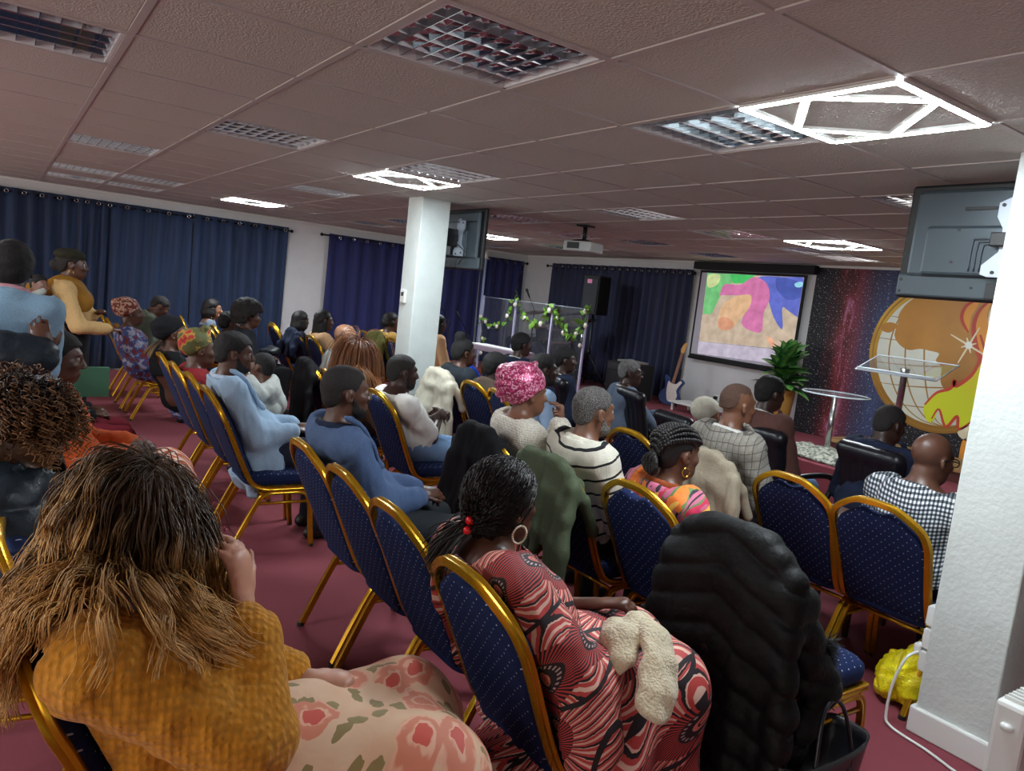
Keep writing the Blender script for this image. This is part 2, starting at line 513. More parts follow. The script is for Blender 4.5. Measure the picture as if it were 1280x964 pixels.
rod('x', YF, -10.75, -7.3, 2.22, 'black rod of the stage curtains')
# ------------------------------------------------------------------ banquet chairs
M_GOLD = plain('gold_painted_tube', (206, 156, 34), .27, .75, var=.05)
def m_dots(name, axes):
    t = NT(name)
    p = t.sep(t.obj())
    u, v = p[axes[0]], p[axes[1]]
    # rotated lattice of small light dots on woven navy
    vec = t.comb(t.math('ADD', u, v), t.math('SUBTRACT', u, v), 0.0)
    d = t.vor(26, vec=vec, rnd=.15, dims='2D')
    dot = t.math('LESS_THAN', d, .075)
    wv = t.noise(500, 2)
    base = t.ramp(wv, [(.3, srgb(14, 22, 50)), (.7, srgb(30, 46, 92))])
    t.bs(Base_Color=t.mix(dot, base, srgb(176, 186, 206)), Roughness=.85, Specular_IOR_Level=.2).bump(wv, .25, .002)
    return t.mat
M_PADB = m_dots('navy_dotted_fabric_back', (0, 2))
M_PADS = m_dots('navy_dotted_fabric_seat', (0, 1))
M_FOOT = plain('rubber_foot', (30, 28, 26), .7)
PROF = [(1, -.9), (1, -.35), (.78, 0), (1, .35), (1, .9), (.7, 1.05), (-.9, 1.05), (-1, .8), (-1, -.8), (-.9, -1.05), (.7, -1.05)]
def chair_back_y(z):
    return -.13 - (z-.43)*.44
def make_chair():
    t = empty('banquet_chair', (0, 0, 0))
    half = [(-.205, .235, .372), (-.205, .1, .372), (-.205, -.02, .374), (-.204, -.085, .392), (-.202, -.13, .44), (-.205, -.195, .58),
            (-.214, -.26, .73), (-.215, -.29, .79), (-.195, -.315, .845), (-.14, -.338, .89), (-.085, -.352, .918), (-.04, -.355, .924)]
    path = half + [(0, -.355, .925)] + [(-x, y, z) for x, y, z in reversed(half)]
    pts = crom(path, 3)
    # sweep with the groove facing outwards: build frame manually so that the profile's first axis points away from the centre
    def sweep(pts, w, d, outs, name):
        V = []; n = len(PROF); m = len(pts)
        P = [Vector(p) for p in pts]
        for i in range(m):
            tt = (P[min(i+1, m-1)] - P[max(i-1, 0)]).normalized()
            o = Vector(outs(pts[i])); U = (o - tt*tt.dot(o)).normalized(); B = tt.cross(U)
            for a, b in PROF: V.append(tuple(P[i] + U*a*d + B*b*w))
        F = [(i*n+k, (i+1)*n+k, (i+1)*n+(k+1) % n, i*n+(k+1) % n) for i in range(m-1) for k in range(n)]
        F += [tuple(range(n)), tuple((m-1)*n+k for k in reversed(range(n)))]
        o = mesh_obj(name, V, F, M_GOLD, t, False); shade_auto(o, 40); return o
    def out_back(p):
        if p[2] < .45: return (0.15 if p[0] > 0 else -.15, -.6, -1) if p[2] < .40 else ((.3 if p[0] > 0 else -.3), -1, -.5)
        return (p[0]*1.2, 0, max(0, p[2]-.72)*1.9+1e-3)
    # rails: outward faces sideways all along so the groove shows on the flank
    def out2(p):
        if p[2] < .8: return (1 if p[0] > 0 else -1, 0, 0)
        f = min(1, (p[2]-.8)/.1)
        return ((1-f)*(1 if p[0] > 0 else -1) + p[0]*2*f, -.2*f, f*1.2+.001)
    sweep(pts, .0125, .0135, out2, 'back_frame')
    for s in (-1, 1):
        x = s*.205
        rear = crom([(x, -.215, 0), (x, -.14, .16), (x, -.075, .29), (x, -.045, .33), (x, 0, .348), (x, .07, .349)], 3)
        front = crom([(x, .265, 0), (x, .25, .15), (x, .238, .27), (x, .215, .325), (x, .17, .347), (x, .075, .349)], 3)
        for leg in (rear, front):
            o = sweep(leg, .0125, .012, lambda p: (s, 0, 0), 'leg')
            f = leg[0]
            MB().cyl((f[0], f[1], 0), (f[0], f[1], .018), .016, 10).build('rubber_foot', M_FOOT, o)
        MB().tube([(x, -.075, .285), (x, .235, .285)], .009, 8).build('stretcher', M_GOLD, t, smooth=True)
    for y, z in ((-.05, .345), (.2, .345)):
        MB().tube([(-.2, y, z), (.2, y, z)], .010, 8).build('cross_bar', M_GOLD, t, smooth=True)
    # seat pad
    bm = bmesh.new()
    ol = []
    for k in range(40):
        a = 2*math.pi*k/40
        c, s_ = math.cos(a), math.sin(a)
        e = .32
        ol.append((.205*math.copysign(abs(c)**e, c), .06+.2*math.copysign(abs(s_)**e, s_)))
    lay = [(.93, .388), (1.0, .396), (1.02, .42), (1.0, .447), (.93, .462), (.75, .470), (.4, .474)]
    V = []; F = []
    for f, z in lay:
        for x, y in ol: V.append((x*f, .06+(y-.06)*f, z))
    n = 40
    for i in range(len(lay)-1):
        for k in range(n): F.append((i*n+k, i*n+(k+1) % n, (i+1)*n+(k+1) % n, (i+1)*n+k))
    F.append(tuple(reversed(range(n)))); F.append(tuple((len(lay)-1)*n+k for k in range(n)))
    mesh_obj('seat', V, F, M_PADS, t)
    # backrest pad: shield outline
    hl = [(-.165, .415), (-.19, .47), (-.192, .60), (-.2, .76), (-.195, .79), (-.175, .82), (-.12, .862), (-.075, .888), (-.05, .886), (-.025, .876), (0, .872)]
    pol = hl + [(-x, z) for x, z in reversed(hl[:-1])]
    V = []; F = []; m = len(pol)
    lay = [(.90, -.020), (.985, -.014), (1.0, 0), (.985, .02), (.93, .034), (.7, .042), (.3, .045)]
    for f, d in [(.5, -.021)] + lay:
        for x, z in pol:
            zz = .66 + (z-.66)*f; V.append((x*f, chair_back_y(zz) + d*.9, zz + d*.35))
    L = len(lay)+1
    for i in range(L-1):
        for k in range(m): F.append((i*m+(k+1) % m, i*m+k, (i+1)*m+k, (i+1)*m+(k+1) % m))
    F.append(tuple(range(m))); F.append(tuple((L-1)*m+k for k in reversed(range(m))))
    mesh_obj('backrest', V, F, M_PADB, t)
    return t
CH0 = make_chair()
_ch_used = [False]
def chair(x, y, rz, label, group='gold framed banquet chairs'):
    """x, y: position of the top of the backrest"""
    c, s = math.cos(rz), math.sin(rz)
    ox, oy = x - (0*c - (-.35)*s), y - (0*s + (-.35)*c)
    if not _ch_used[0]:
        t = CH0; t.location = (ox, oy, 0); t.rotation_euler = (0, 0, rz); _ch_used[0] = True
    else: t = copy_tree(CH0, loc=(ox, oy, 0), rz=rz)
    return tag(t, label, 'chair', group)
R_ = math.radians
CH = [
 (-1.56, 1.00, 0, 'blue dotted gold-framed chair the woman in the sunburst print dress sits on'),
 (-2.10, 1.04, 0, 'empty blue dotted gold-framed chair beside the woman in the sunburst dress'),
 (-2.55, 1.05, 0, 'blue dotted gold-framed chair between an empty one and the tweed blazer man'),
 (-3.00, 1.05, 0, 'blue dotted gold-framed chair the man in the blue tweed blazer sits on'),
 (-4.40, .96, 0, 'gold-framed chair the man in the pale blue blazer sits on'),
 (-4.92, .97, 0, 'gold-framed chair beside the one of the pale blue blazer man'),
 (-5.40, .96, 0, 'gold-framed chair the person in the red and gold headwrap sits on'),
 (-5.90, .96, 0, 'gold-framed chair the woman in the black headscarf sits on'),
 (-8.20, .93, 0, 'gold-framed chair the woman in the red and blue print dress sits on'),
 (-8.75, .90, 0, 'gold-framed chair the standing woman rests her hand on'),
 (-9.72, 2.89, 0, 'gold-framed chair nearest the bare white wall strip'),
 (-8.80, 2.87, 0, 'gold-framed chair with a navy jacket hung on its back'),
 (-8.18, 2.87, 0, 'gold-framed chair the woman with long braids and glasses sits on'),
 (-5.72, 2.00, 0, 'gold-framed chair with a black coat hung over it behind the bald man'),
 (-8.70, 1.94, 0, 'gold-framed chair between the curtain and the pale blue blazer man'),
 (-9.45, 4.04, 0, 'gold-framed chair half hidden behind the woman with auburn hair'),
 (-8.54, 4.03, 0, 'gold-framed chair the woman in the mustard top by the pillar sits on'),
 (-4.40, 2.00, 0, 'gold-framed chair the man in the white t-shirt sits on'),
 (-4.93, 3.05, 0, 'empty gold-framed chair behind the pink sequinned headwrap'),
 (-3.13, 3.05, 0, 'empty gold-framed chair in front of the man in the striped jumper'),
 (-2.13, 2.14, 0, 'gold-framed chair the woman in the pink flowered top sits on'),
 (-2.10, 3.14, 0, 'empty gold-framed chair with a blue folder on its seat'),
 (-1.66, 3.14, 0, 'gold-framed chair beside the white pillar that the checked shirt man sits on'),
 (-1.52, 2.05, 0, 'gold-framed chair under the black quilted coat'),
 (-2.60, 2.05, 0, 'gold-framed chair under the olive green jacket'),
 (-3.17, 2.05, 0, 'gold-framed chair under the plain black coat'),
 (-2.55, 3.05, 0, 'gold-framed chair under the khaki coat of the plaid blazer man'),
 (-5.45, 3.05, 0, 'gold-framed chair under the cream jacket'),
 (-9.0, 4.03, 0, 'gold-framed chair under the mossy green coat'),
 (-1.63, .03, 0, 'blue dotted chair the woman in the mustard cardigan sits on'),
 (-2.14, .01, 0, 'blue dotted chair beside the woman in the mustard cardigan'),
]
# ------------------------------------------------------------------ implicit surfaces -> continuous meshes
def _v(p): return np.array(p, dtype=np.float64)
def nrm(v):
    v = _v(v); l = np.linalg.norm(v); return v/l if l > 1e-9 else v
class Sdf:
    def __init__(s): s.p = []; s.cuts = []
    def cap(s, a, b, ra, rb=None, k=.03, fl=None, op='u'):
        a, b = _v(a), _v(b); rb = ra if rb is None else rb
        rm = max(ra, rb)
        def f(x, y, z):
            px, py, pz = x-a[0], y-a[1], z-a[2]; ba = b-a
            if fl is not None:
                n, q = fl; g = 1/q-1
                dt = (px*n[0]+py*n[1]+pz*n[2])*g; px = px+dt*n[0]; py = py+dt*n[1]; pz = pz+dt*n[2]
                ba = ba+n*(ba@n)*g
            l2 = max(ba@ba, 1e-9)
            h = np.clip((px*ba[0]+py*ba[1]+pz*ba[2])/l2, 0, 1)
            return np.sqrt((px-ba[0]*h)**2+(py-ba[1]*h)**2+(pz-ba[2]*h)**2)-(ra+(rb-ra)*h)
        s.p.append((f, np.minimum(a, b)-rm, np.maximum(a, b)+rm, k, op)); return s
    def ell(s, c, r, R=None, k=.03, op='u'):
        c, r = _v(c), _v(r if isinstance(r, (tuple, list, np.ndarray)) else (r, r, r))
        RR = np.eye(3) if R is None else np.array(R)
        ext = np.abs(RR) @ r
        def f(x, y, z):
            px, py, pz = x-c[0], y-c[1], z-c[2]
            q = [RR[0, i]*px+RR[1, i]*py+RR[2, i]*pz for i in range(3)]
            k0 = np.sqrt((q[0]/r[0])**2+(q[1]/r[1])**2+(q[2]/r[2])**2)
            k1 = np.sqrt((q[0]/r[0]**2)**2+(q[1]/r[1]**2)**2+(q[2]/r[2]**2)**2)+1e-6
            return k0*(k0-1)/k1
        s.p.append((f, c-ext, c+ext, k, op)); return s
    def chain(s, pts, rs, k=.02, fl=None):
        for i in range(len(pts)-1):
            ra = rs[i] if isinstance(rs, (list, tuple, np.ndarray)) else rs
            rb = rs[i+1] if isinstance(rs, (list, tuple, np.ndarray)) else rs
            s.cap(pts[i], pts[i+1], ra, rb, k, fl)
        return s
    def cut(s, f): s.cuts.append(f); return s
    def eval(s, P):
        D = np.full(len(P), .5)
        for f, a, b, k, op in s.p:
            d = f(P[:, 0], P[:, 1], P[:, 2])
            if op != 'u': continue
            k = max(k, 1e-4); e = np.maximum(k-np.abs(D-d), 0)/k
            D = np.minimum(D, d)-e*e*k*.25
        return D
    def push(s, P, margin, it=2):
        for _ in range(it):
            d = s.eval(P); m = d < margin
            if not m.any(): break
            Q = P[m]; e = .004
            g = np.stack([s.eval(Q+np.eye(3)[i]*e)-s.eval(Q-np.eye(3)[i]*e) for i in range(3)], 1)
            g /= np.linalg.norm(g, axis=1, keepdims=True)+1e-9
            P[m] = Q+g*((np.broadcast_to(margin, d.shape)[m])-d[m])[:, None]
        return P
    def mesh(s, h=.015, fine=(), smooth=1):
        us = [p for p in s.p if p[4] == 'u']
        lo = np.min([p[1] for p in us], 0)-2.2*h-.01; hi = np.max([p[2] for p in us], 0)+2.2*h+.01
        ax = []
        for i in range(3):
            iv = sorted((f[0][i], f[1][i], f[2]) for f in fine)
            c = [lo[i]]
            while c[-1] < hi[i]:
                st = h
                for a, b, hf in iv:
                    if a <= c[-1] < b: st = min(st, hf)
                    elif c[-1] < a < c[-1]+st: st = max(hf, a-c[-1])
                c.append(c[-1]+st)
            ax.append(np.array(c, dtype=np.float32))
        X, Y, Z = ax
        D = np.full((len(X), len(Y), len(Z)), .2, dtype=np.float32)
        for f, a, b, k, op in s.p:
            m = abs(k)+2.5*h
            sl = []
            for i in range(3):
                i0 = max(0, np.searchsorted(ax[i], a[i]-m)-1); i1 = min(len(ax[i]), np.searchsorted(ax[i], b[i]+m)+1)
                sl.append(slice(i0, i1))
            if any(q.stop <= q.start for q in sl): continue
            d = f(X[sl[0]][:, None, None], Y[sl[1]][None, :, None], Z[sl[2]][None, None, :]).astype(np.float32)
            cur = D[sl[0], sl[1], sl[2]]
            if op == 'u':
                if k > 0:
                    e = np.maximum(k-np.abs(cur-d), 0)/k
                    D[sl[0], sl[1], sl[2]] = np.minimum(cur, d)-e*e*k*.25
                else: D[sl[0], sl[1], sl[2]] = np.minimum(cur, d)
            else:
                d = -d
                e = np.maximum(k-np.abs(cur-d), 0)/max(k, 1e-6)
                D[sl[0], sl[1], sl[2]] = np.maximum(cur, d)+e*e*k*.25
        for f in s.cuts:
            D = np.maximum(D, f(X[:, None, None], Y[None, :, None], Z[None, None, :]).astype(np.float32))
        D[0] = D[-1] = .2; D[:, 0] = D[:, -1] = .2; D[:, :, 0] = D[:, :, -1] = .2
        V, F = surface_nets(D, X, Y, Z)
        for _ in range(smooth): V = relax(V, F, .5)
        return V, F

def surface_nets(D, X, Y, Z):
    S = D < 0
    nx, ny, nz = D.shape
    cnt = np.zeros((nx-1, ny-1, nz-1), dtype=np.int8)
    for i in (0, 1):
        for j in (0, 1):
            for k in (0, 1): cnt += S[i:nx-1+i, j:ny-1+j, k:nz-1+k]
    I, J, K = np.nonzero((cnt > 0) & (cnt < 8))
    idx = np.full(cnt.shape, -1, dtype=np.int32); idx[I, J, K] = np.arange(len(I))
    acc = np.zeros((len(I), 3)); num = np.zeros(len(I))
    C = [(a, b, c) for a in (0, 1) for b in (0, 1) for c in (0, 1)]
    val = {c: D[I+c[0], J+c[1], K+c[2]] for c in C}
    A = (X, Y, Z); IDX = (I, J, K)
    for a in C:
        for d in range(3):
            if a[d]: continue
            b = list(a); b[d] = 1; b = tuple(b)
            va, vb = val[a], val[b]
            m = (va < 0) != (vb < 0)
            t = np.where(m, va/np.where(va-vb == 0, 1, va-vb), 0)
            for e in range(3):
                p0 = A[e][IDX[e]+a[e]]; p1 = A[e][IDX[e]+b[e]]
                acc[:, e] += np.where(m, p0+(p1-p0)*t, 0)
            num += m
    V = acc/num[:, None]
    F = []
    for d in range(3):
        o1, o2 = [(1, 2), (2, 0), (0, 1)][d]
        sh = [slice(None)]*3
        s0 = list(sh); s1 = list(sh)
        s0[d] = slice(0, -1); s1[d] = slice(1, None)
        a, b = S[tuple(s0)], S[tuple(s1)]
        ch = a != b
        p = np.array(np.nonzero(ch))
        ok = (p[o1] > 0) & (p[o2] > 0) & (p[o1] < D.shape[o1]-1) & (p[o2] < D.shape[o2]-1)
        p = p[:, ok]
        flip = a[tuple(p)]
        q = []
        for u, v in ((0, 0), (1, 0), (1, 1), (0, 1)):
            pp = p.copy(); pp[o1] -= 1-u; pp[o2] -= 1-v
            q.append(idx[tuple(pp)])
        q = np.stack(q, 1)
        q[~flip] = q[~flip][:, ::-1]
        F.append(q)
    F = np.concatenate(F); F = F[(F >= 0).all(1)]
    return V, F
def relax(V, F, a):
    acc = np.zeros_like(V); n = np.zeros(len(V))
    for i in range(4):
        j = F[:, (i+1) % 4]
        for c in range(3): acc[:, c] += np.bincount(F[:, i], V[j, c], len(V))+np.bincount(j, V[F[:, i], c], len(V))
        n += np.bincount(F[:, i], minlength=len(V))+np.bincount(j, minlength=len(V))
    return V*(1-a)+a*acc/np.maximum(n, 1)[:, None]
def vnormals(V, F):
    n = np.cross(V[F[:, 2]]-V[F[:, 0]], V[F[:, 3]]-V[F[:, 1]])
    N = np.zeros_like(V)
    for i in range(4):
        for c in range(3): N[:, c] += np.bincount(F[:, i], n[:, c], len(V))
    return N/(np.linalg.norm(N, axis=1)[:, None]+1e-9)
def wob(V, freq, seed=0, n=4, warp=1.2):
    r = np.random.RandomState(seed); out = np.zeros(len(V))
    for i in range(n):
        d = r.normal(size=3); d /= np.linalg.norm(d); e = r.normal(size=3); e /= np.linalg.norm(e)
        fq = freq*r.uniform(.7, 1.6)
        out += np.sin(V@d*fq+warp*np.sin(V@e*fq*.6+r.uniform(0, 6))+r.uniform(0, 6))
    return out/n
def displaced(V, F, amp, freq, seed=0, warp=1.2, n=4):
    return V+vnormals(V, F)*(amp*wob(V, freq, seed, n, warp))[:, None]

def strands(paths, r0, r1, sides=4, seed=0):
    """paths: array (n, m, 3) -> tubes tapering r0 -> r1 (r0 may be an array of n)"""
    P = np.asarray(paths, float); n, m, _ = P.shape
    T = np.gradient(P, axis=1); T /= np.linalg.norm(T, axis=2, keepdims=True)+1e-9
    up = np.array([.31, .22, .92]); U = np.cross(T, up); U /= np.linalg.norm(U, axis=2, keepdims=True)+1e-9
    B = np.cross(T, U)
    tt = np.linspace(0, 1, m)
    r0 = np.broadcast_to(np.asarray(r0, float), (n,)); r1 = np.broadcast_to(np.asarray(r1, float), (n,))
    rad = r0[:, None]*(1-tt)+r1[:, None]*tt
    rings = []
    for k in range(sides):
        a = 2*math.pi*k/sides
        rings.append(P+(U*math.cos(a)+B*math.sin(a))*rad[:, :, None])
    V = np.stack(rings, 2).reshape(-1, 3)
    base = (np.arange(n)*m*sides)[:, None, None]
    i = np.arange(m-1)[None, :, None]*sides; k = np.arange(sides)[None, None, :]; k2 = (np.arange(sides)+1) % sides
    k2 = k2[None, None, :]
    F = np.stack([base+i+k, base+i+k2, base+i+sides+k2, base+i+sides+k], -1).reshape(-1, 4)
    return V, F
# ------------------------------------------------------------------ people
def rotm(yaw=0, pitch=0, roll=0):
    """columns: right, forward, up. yaw>0 turns left (ccw), pitch>0 looks up, roll>0 tilts to the right shoulder"""
    y, p, r = map(math.radians, (yaw, pitch, roll))
    return np.array(Matrix.Rotation(y, 3, 'Z') @ Matrix.Rotation(p, 3, 'X') @ Matrix.Rotation(r, 3, 'Y'))
def ik(S, T, l1, l2, hint):
    S, T, hint = _v(S), _v(T), _v(hint)
    d = T-S; L = np.linalg.norm(d)
    if L > (l1+l2)*.995: T = S+d/L*(l1+l2)*.995; d = T-S; L = np.linalg.norm(d)
    u = d/L; a = (l1*l1-l2*l2+L*L)/(2*L); hgt = math.sqrt(max(l1*l1-a*a, 0))
    n = hint-u*(hint@u); n = nrm(n)
    return S+u*a+n*hgt, T

_skins = {}
def skin_mat(c):
    c = tuple(c)
    if c in _skins: return _skins[c]
    t = NT('skin_%02x%02x%02x' % c)
    f = t.noise(14, 3); col = srgb(c)
    lo = tuple(v*.82 for v in col[:3])+(1,); hi = tuple(min(1, v*1.15) for v in col[:3])+(1,)
    t.bs(Base_Color=t.ramp(f, [(.3, lo), (.7, hi)]), Roughness=.42, Specular_IOR_Level=.55).bump(t.noise(220, 2), .08, .002)
    _skins[c] = t.mat; return t.mat
_hairs = {}
def hair_mat(c, kind='tight'):
    key = (tuple(c), kind)
    if key in _hairs: return _hairs[key]
    t = NT('hair_%s_%02x%02x%02x' % ((kind,)+tuple(c))); col = srgb(c)
    if kind == 'tight':
        f = t.noise(190, 3); lo = tuple(v*.45 for v in col[:3])+(1,)
        t.bs(Base_Color=t.ramp(f, [(.3, lo), (.7, col)]), Roughness=.75).bump(f, .9, .006)
    elif kind == 'salt':
        f = t.noise(260, 2); lo = srgb(26, 24, 23)
        t.bs(Base_Color=t.ramp(f, [(.42, lo), (.64, col)]), Roughness=.75).bump(f, .8, .005)
    else:
        f = t.noise(60, 3); lo = tuple(v*.5 for v in col[:3])+(1,)
        t.bs(Base_Color=t.ramp(f, [(.3, lo), (.7, col)]), Roughness=.55, Specular_IOR_Level=.4).bump(t.noise(150, 2), .4, .003)
    _hairs[key] = t.mat; return t.mat
M_EYEW = plain('eye_white', (150, 138, 128), .4)
M_EYED = plain('eye_dark', (24, 14, 10), .2)
M_GLASS = plain('spectacle_frame', (26, 24, 24), .3)
M_EARR = plain('gold_earring', (220, 180, 80), .2, 1.0)
M_SHOE = plain('black_shoe', (20, 19, 20), .4)

HAIRLINE = ([-.2, -.075, -.045, -.032, .012, .018, .036, .066, .2], [-.078, -.07, -.045, .018, .022, -.004, .026, .06, .062])
class Body:
    def __init__(s, P):
        """P: pose dict. builds joints in local space (x right, y forward, z up, origin on the floor under the hips)"""
        g = P.get
        s.P = P; s.sc = sc = g('size', 1.0); s.w = g('wide', 1.0)
        s.hz = g('hip', .555)
        a1, a2 = [math.radians(v) for v in g('lean', (-10, 2))]
        if 'heady' in P:            # lean back or forward until the hips sit where the chair wants them
            best = None
            for d in np.arange(-34, 26, 1.0):
                b1, b2 = math.radians(d), math.radians(d*.55+g('hunch', 7))
                LL = (g('zhead', 1.15)-s.hz-.165*sc*math.cos(math.radians(g('neck', 14))))/(.45*math.cos(b1)+.55*math.cos(b2))
                hy = LL*(.45*math.sin(b1)+.55*math.sin(b2))+.165*sc*math.sin(math.radians(g('neck', 14)))
                er = abs(hy-P['heady'])
                if best is None or er < best[0]: best = (er, b1, b2)
            a1, a2 = best[1], best[2]
        hf = math.radians(g('neck', 14))
        nk = .165*sc
        zh = g('zhead', 1.15)
        c1 = .45*math.cos(a1)+.55*math.cos(a2)
        L = (zh-s.hz-nk*math.cos(hf))/c1
        s.L = L
        lat = math.radians(g('side', 0))
        d1 = np.array([math.sin(lat)*.6, math.sin(a1), math.cos(a1)]); d2 = np.array([math.sin(lat), math.sin(a2), math.cos(a2)])
        s.H = np.array([0, 0, s.hz])
        s.Wst = s.H+d1*L*.45
        s.N = s.Wst+d2*L*.55
        s.up2 = nrm(d2)
        tw = math.radians(g('twist', 0))
        s.R = nrm(np.array([math.cos(tw), math.sin(tw), -math.sin(lat)*.6]))
        s.Fw = nrm(np.cross(s.up2, s.R)); s.Bk = -s.Fw
        s.C = s.Wst+d2*L*.28
        yaw, pit, rol = g('head', (0, 0, 0))
        s.hd = s.N+np.array([math.sin(lat)*.3, math.sin(hf), math.cos(hf)])*nk
        s.HM = rotm(yaw, pit, rol)
        s.hs = g('hsize', 1.0)
        sw = .172*s.w*sc
        sh = g('shrug', 0)
        s.SL = s.N-s.up2*(.045-sh)-s.R*sw; s.SR = s.N-s.up2*(.045-sh)+s.R*sw
        ua, fa = .315*sc, .265*sc
        arms = g('arms', 'lap')
        if arms == 'lap': TL, TR = (-.10, .25, s.hz+.09), (.10, .25, s.hz+.09)
        elif arms == 'clasp': TL, TR = (-.045, .36, s.hz+.14), (.055, .34, s.hz+.13)
        elif arms == 'crossed': TL, TR = (.06, .25, s.hz+.22), (-.03, .28, s.hz+.20)
        elif arms == 'down': TL, TR = tuple(s.SL+np.array([-.08, .03, -.52])), tuple(s.SR+np.array([.08, .03, -.52]))
        else: TL, TR = arms
        hl, hr = g('elbow', ((-.7, -.5, -.6), (.7, -.5, -.6)))
        s.EL, s.WL = ik(s.SL, TL, ua, fa, hl); s.ER, s.WR = ik(s.SR, TR, ua, fa, hr)
        if g('legs', 'sit') == 'sit':
            kd = g('kneed', .43)*sc; sp = g('spread', .12)
            kz = g('kneez', .50)
            s.hipL, s.hipR = s.H+[-.085, 0, -.01], s.H+[.085, 0, -.01]
            s.KL, s.KR = np.array([-sp, kd, kz]), np.array([sp, kd, kz])
            s.AL, s.AR = np.array([-sp, kd-.02, .085]), np.array([sp, kd-.02, .085])
        else:
            s.hipL, s.hipR = s.H+[-.085, 0, -.02], s.H+[.085, 0, -.02]
            s.KL, s.KR = np.array([-.095, .02, s.hz*.52]), np.array([.095, .02, s.hz*.52])
            s.AL, s.AR = np.array([-.095, -.02, .085]), np.array([.095, -.02, .085])
    def hl(s, p): return s.hd+s.HM@(_v(p)*s.hs)
    # ---- head
    def head_prims(s, S, e=0.0):
        h = s.hs; M = s.HM
        El = lambda c, r, k=.02, op='u': S.ell(s.hl(c), _v(r)*h+e, M, k*h, op)
        Cp = lambda a, b, ra, rb, k=.012: S.cap(s.hl(a), s.hl(b), ra*h+e, rb*h+e, k*h)
        S.cap(s.N-s.up2*.05, s.hl((0, -.025, -.075)), .062*s.sc*s.P.get('neckw', 1)+e, .054*h*s.P.get('neckw', 1)+e, .03)
        El((0, -.014, .03), (.075, .096, .087))
        El((0, .028, -.03), (.061, .066, .082), .03)
        El((0, .058, -.09), (.034, .031, .026), .035)
        El((0, .04, -.075), (.05, .045, .03), .03)
        Cp((-.032, .083, .026), (.032, .083, .026), .011, .011, .02)
        for q in (-1, 1):
            El((q*.032, .108, .004), (.016, .016, .011), .012, 's')
            El((q*.04, .068, -.025), (.022, .022, .02), .02)
            El((q*.079, -.004, -.012), (.010, .020, .031), .006)
            El((q*.083, .003, -.010), (.006, .009, .016), .005, 's')
        Cp((0, .092, .012), (0, .113, -.03), .008, .0125, .012)
        for q in (-1, 1): El((q*.013, .104, -.034), (.010, .011, .009), .006)
        Cp((-.017, .094, -.058), (.017, .094, -.058), .0075, .0075, .008)
        Cp((-.014, .093, -.070), (.014, .093, -.070), .0085, .0085, .006)
    def hand(s, S, W, E, side, curl=.7, dirv=None, nv=None, e=0.0):
        d = nrm(_v(W)-_v(E)) if dirv is None else nrm(dirv)
        n = _v((0, 0, -1)) if nv is None else _v(nv)
        n = nrm(n-d*(n@d)); l = np.cross(d, n)*side     # l: towards the thumb
        q = s.sc*s.P.get('handsize', 1.0)
        W = _v(W)
        S.cap(W-d*.01, W+d*.075*q, .030*q, .038*q, .02, fl=(n, .42))
        for i, (off, ln) in enumerate(((.027, .070), (.009, .078), (-.010, .072), (-.028, .056))):
            b = W+d*(.082-.004*abs(i-1))*q+l*off*q
            a1 = curl*.7; a2 = curl*1.7
            d1 = d*math.cos(a1)+n*math.sin(a1); d2 = d*math.cos(a2)+n*math.sin(a2)
            m = b+d1*ln*.52*q
            S.cap(b-d*.012, m, .0095*q, .0088*q, .006); S.cap(m, m+d2*ln*.5*q, .0088*q, .0072*q, .004)
        tb = W+d*.025*q+l*.028*q
        td = nrm(d*.75+l*.6+n*.35*curl)
        tm = tb+td*.04*q
        S.cap(tb, tm, .0125*q, .0105*q, .012); S.cap(tm, tm+nrm(td+d*.4-l*.3*curl)*.034*q, .0102*q, .008*q, .005)
    def torso(s, S, e=0.0, belly=0.0, bust=0.0, k=.05):
        q = s.sc; w = s.w; F = s.Fw
        S.ell(s.H+np.array([0, -.015, .03]), (.165*w*q+e, .125*q+e+belly*.3, .12*q+e), None, k)
        S.cap(s.H+[0, 0, .06], s.C, .142*w*q+e, .152*w*q+e, k, fl=(F, .70+belly))
        S.cap(s.C, s.N-s.up2*.075, .150*w*q+e, .105*w*q+e, k, fl=(F, .66))
        S.cap(s.SL+s.R*.02, s.SR-s.R*.02, .062*q+e, .062*q+e, k)
        S.cap(s.N-s.up2*.06, s.N+s.up2*.005, .085*q+e, .062*q+e, .05)
        if bust:
            for sd in (-1, 1): S.ell(s.C+s.R*.075*sd*q+F*.085*q-s.up2*.02, (.07*bust+e, .065*bust+e, .07*bust+e), None, .04)
        if belly: S.ell(s.Wst+F*.06, (.13*w+e, .11+e+belly*.2, .13+e), None, .06)
    def armprims(s, S, e=0.0, upto=1.0, sides='LR', k=.03, th=1.0):
        q = s.sc*th
        for sd in sides:
            Sh, El, Wr = (s.SL, s.EL, s.WL) if sd == 'L' else (s.SR, s.ER, s.WR)
            S.ell(Sh, (.062*q+e,)*3, None, k+.01)
            S.cap(Sh, El if upto > .5 else Sh+(El-Sh)*upto*2, .057*q+e, .046*q+e, k)
            if upto > .5:
                S.cap(El, El+(Wr-El)*(upto-.5)*2, .046*q+e, (.046-.016*(upto-.5)*2)*q+e, k)
    def legprims(s, S, e=0.0, th=1.0, k=.03, upto=1.0):
        q = s.sc*th
        for H, K, A in ((s.hipL, s.KL, s.AL), (s.hipR, s.KR, s.AR)):
            S.cap(H, K, .088*q+e, .062*q+e, k)
            S.cap(K, K+(A-K)*upto, .058*q+e, .042*q+e, k)
    def feet(s, S, e=0.0, which=None):
        for A in which or (s.AL, s.AR):
            S.cap(A, A+[0, -.03, -.045], .04+e, .034+e, .02); S.cap(A+[0, -.04, -.048], A+[0, .14, -.055], .036+e, .030+e, .02)

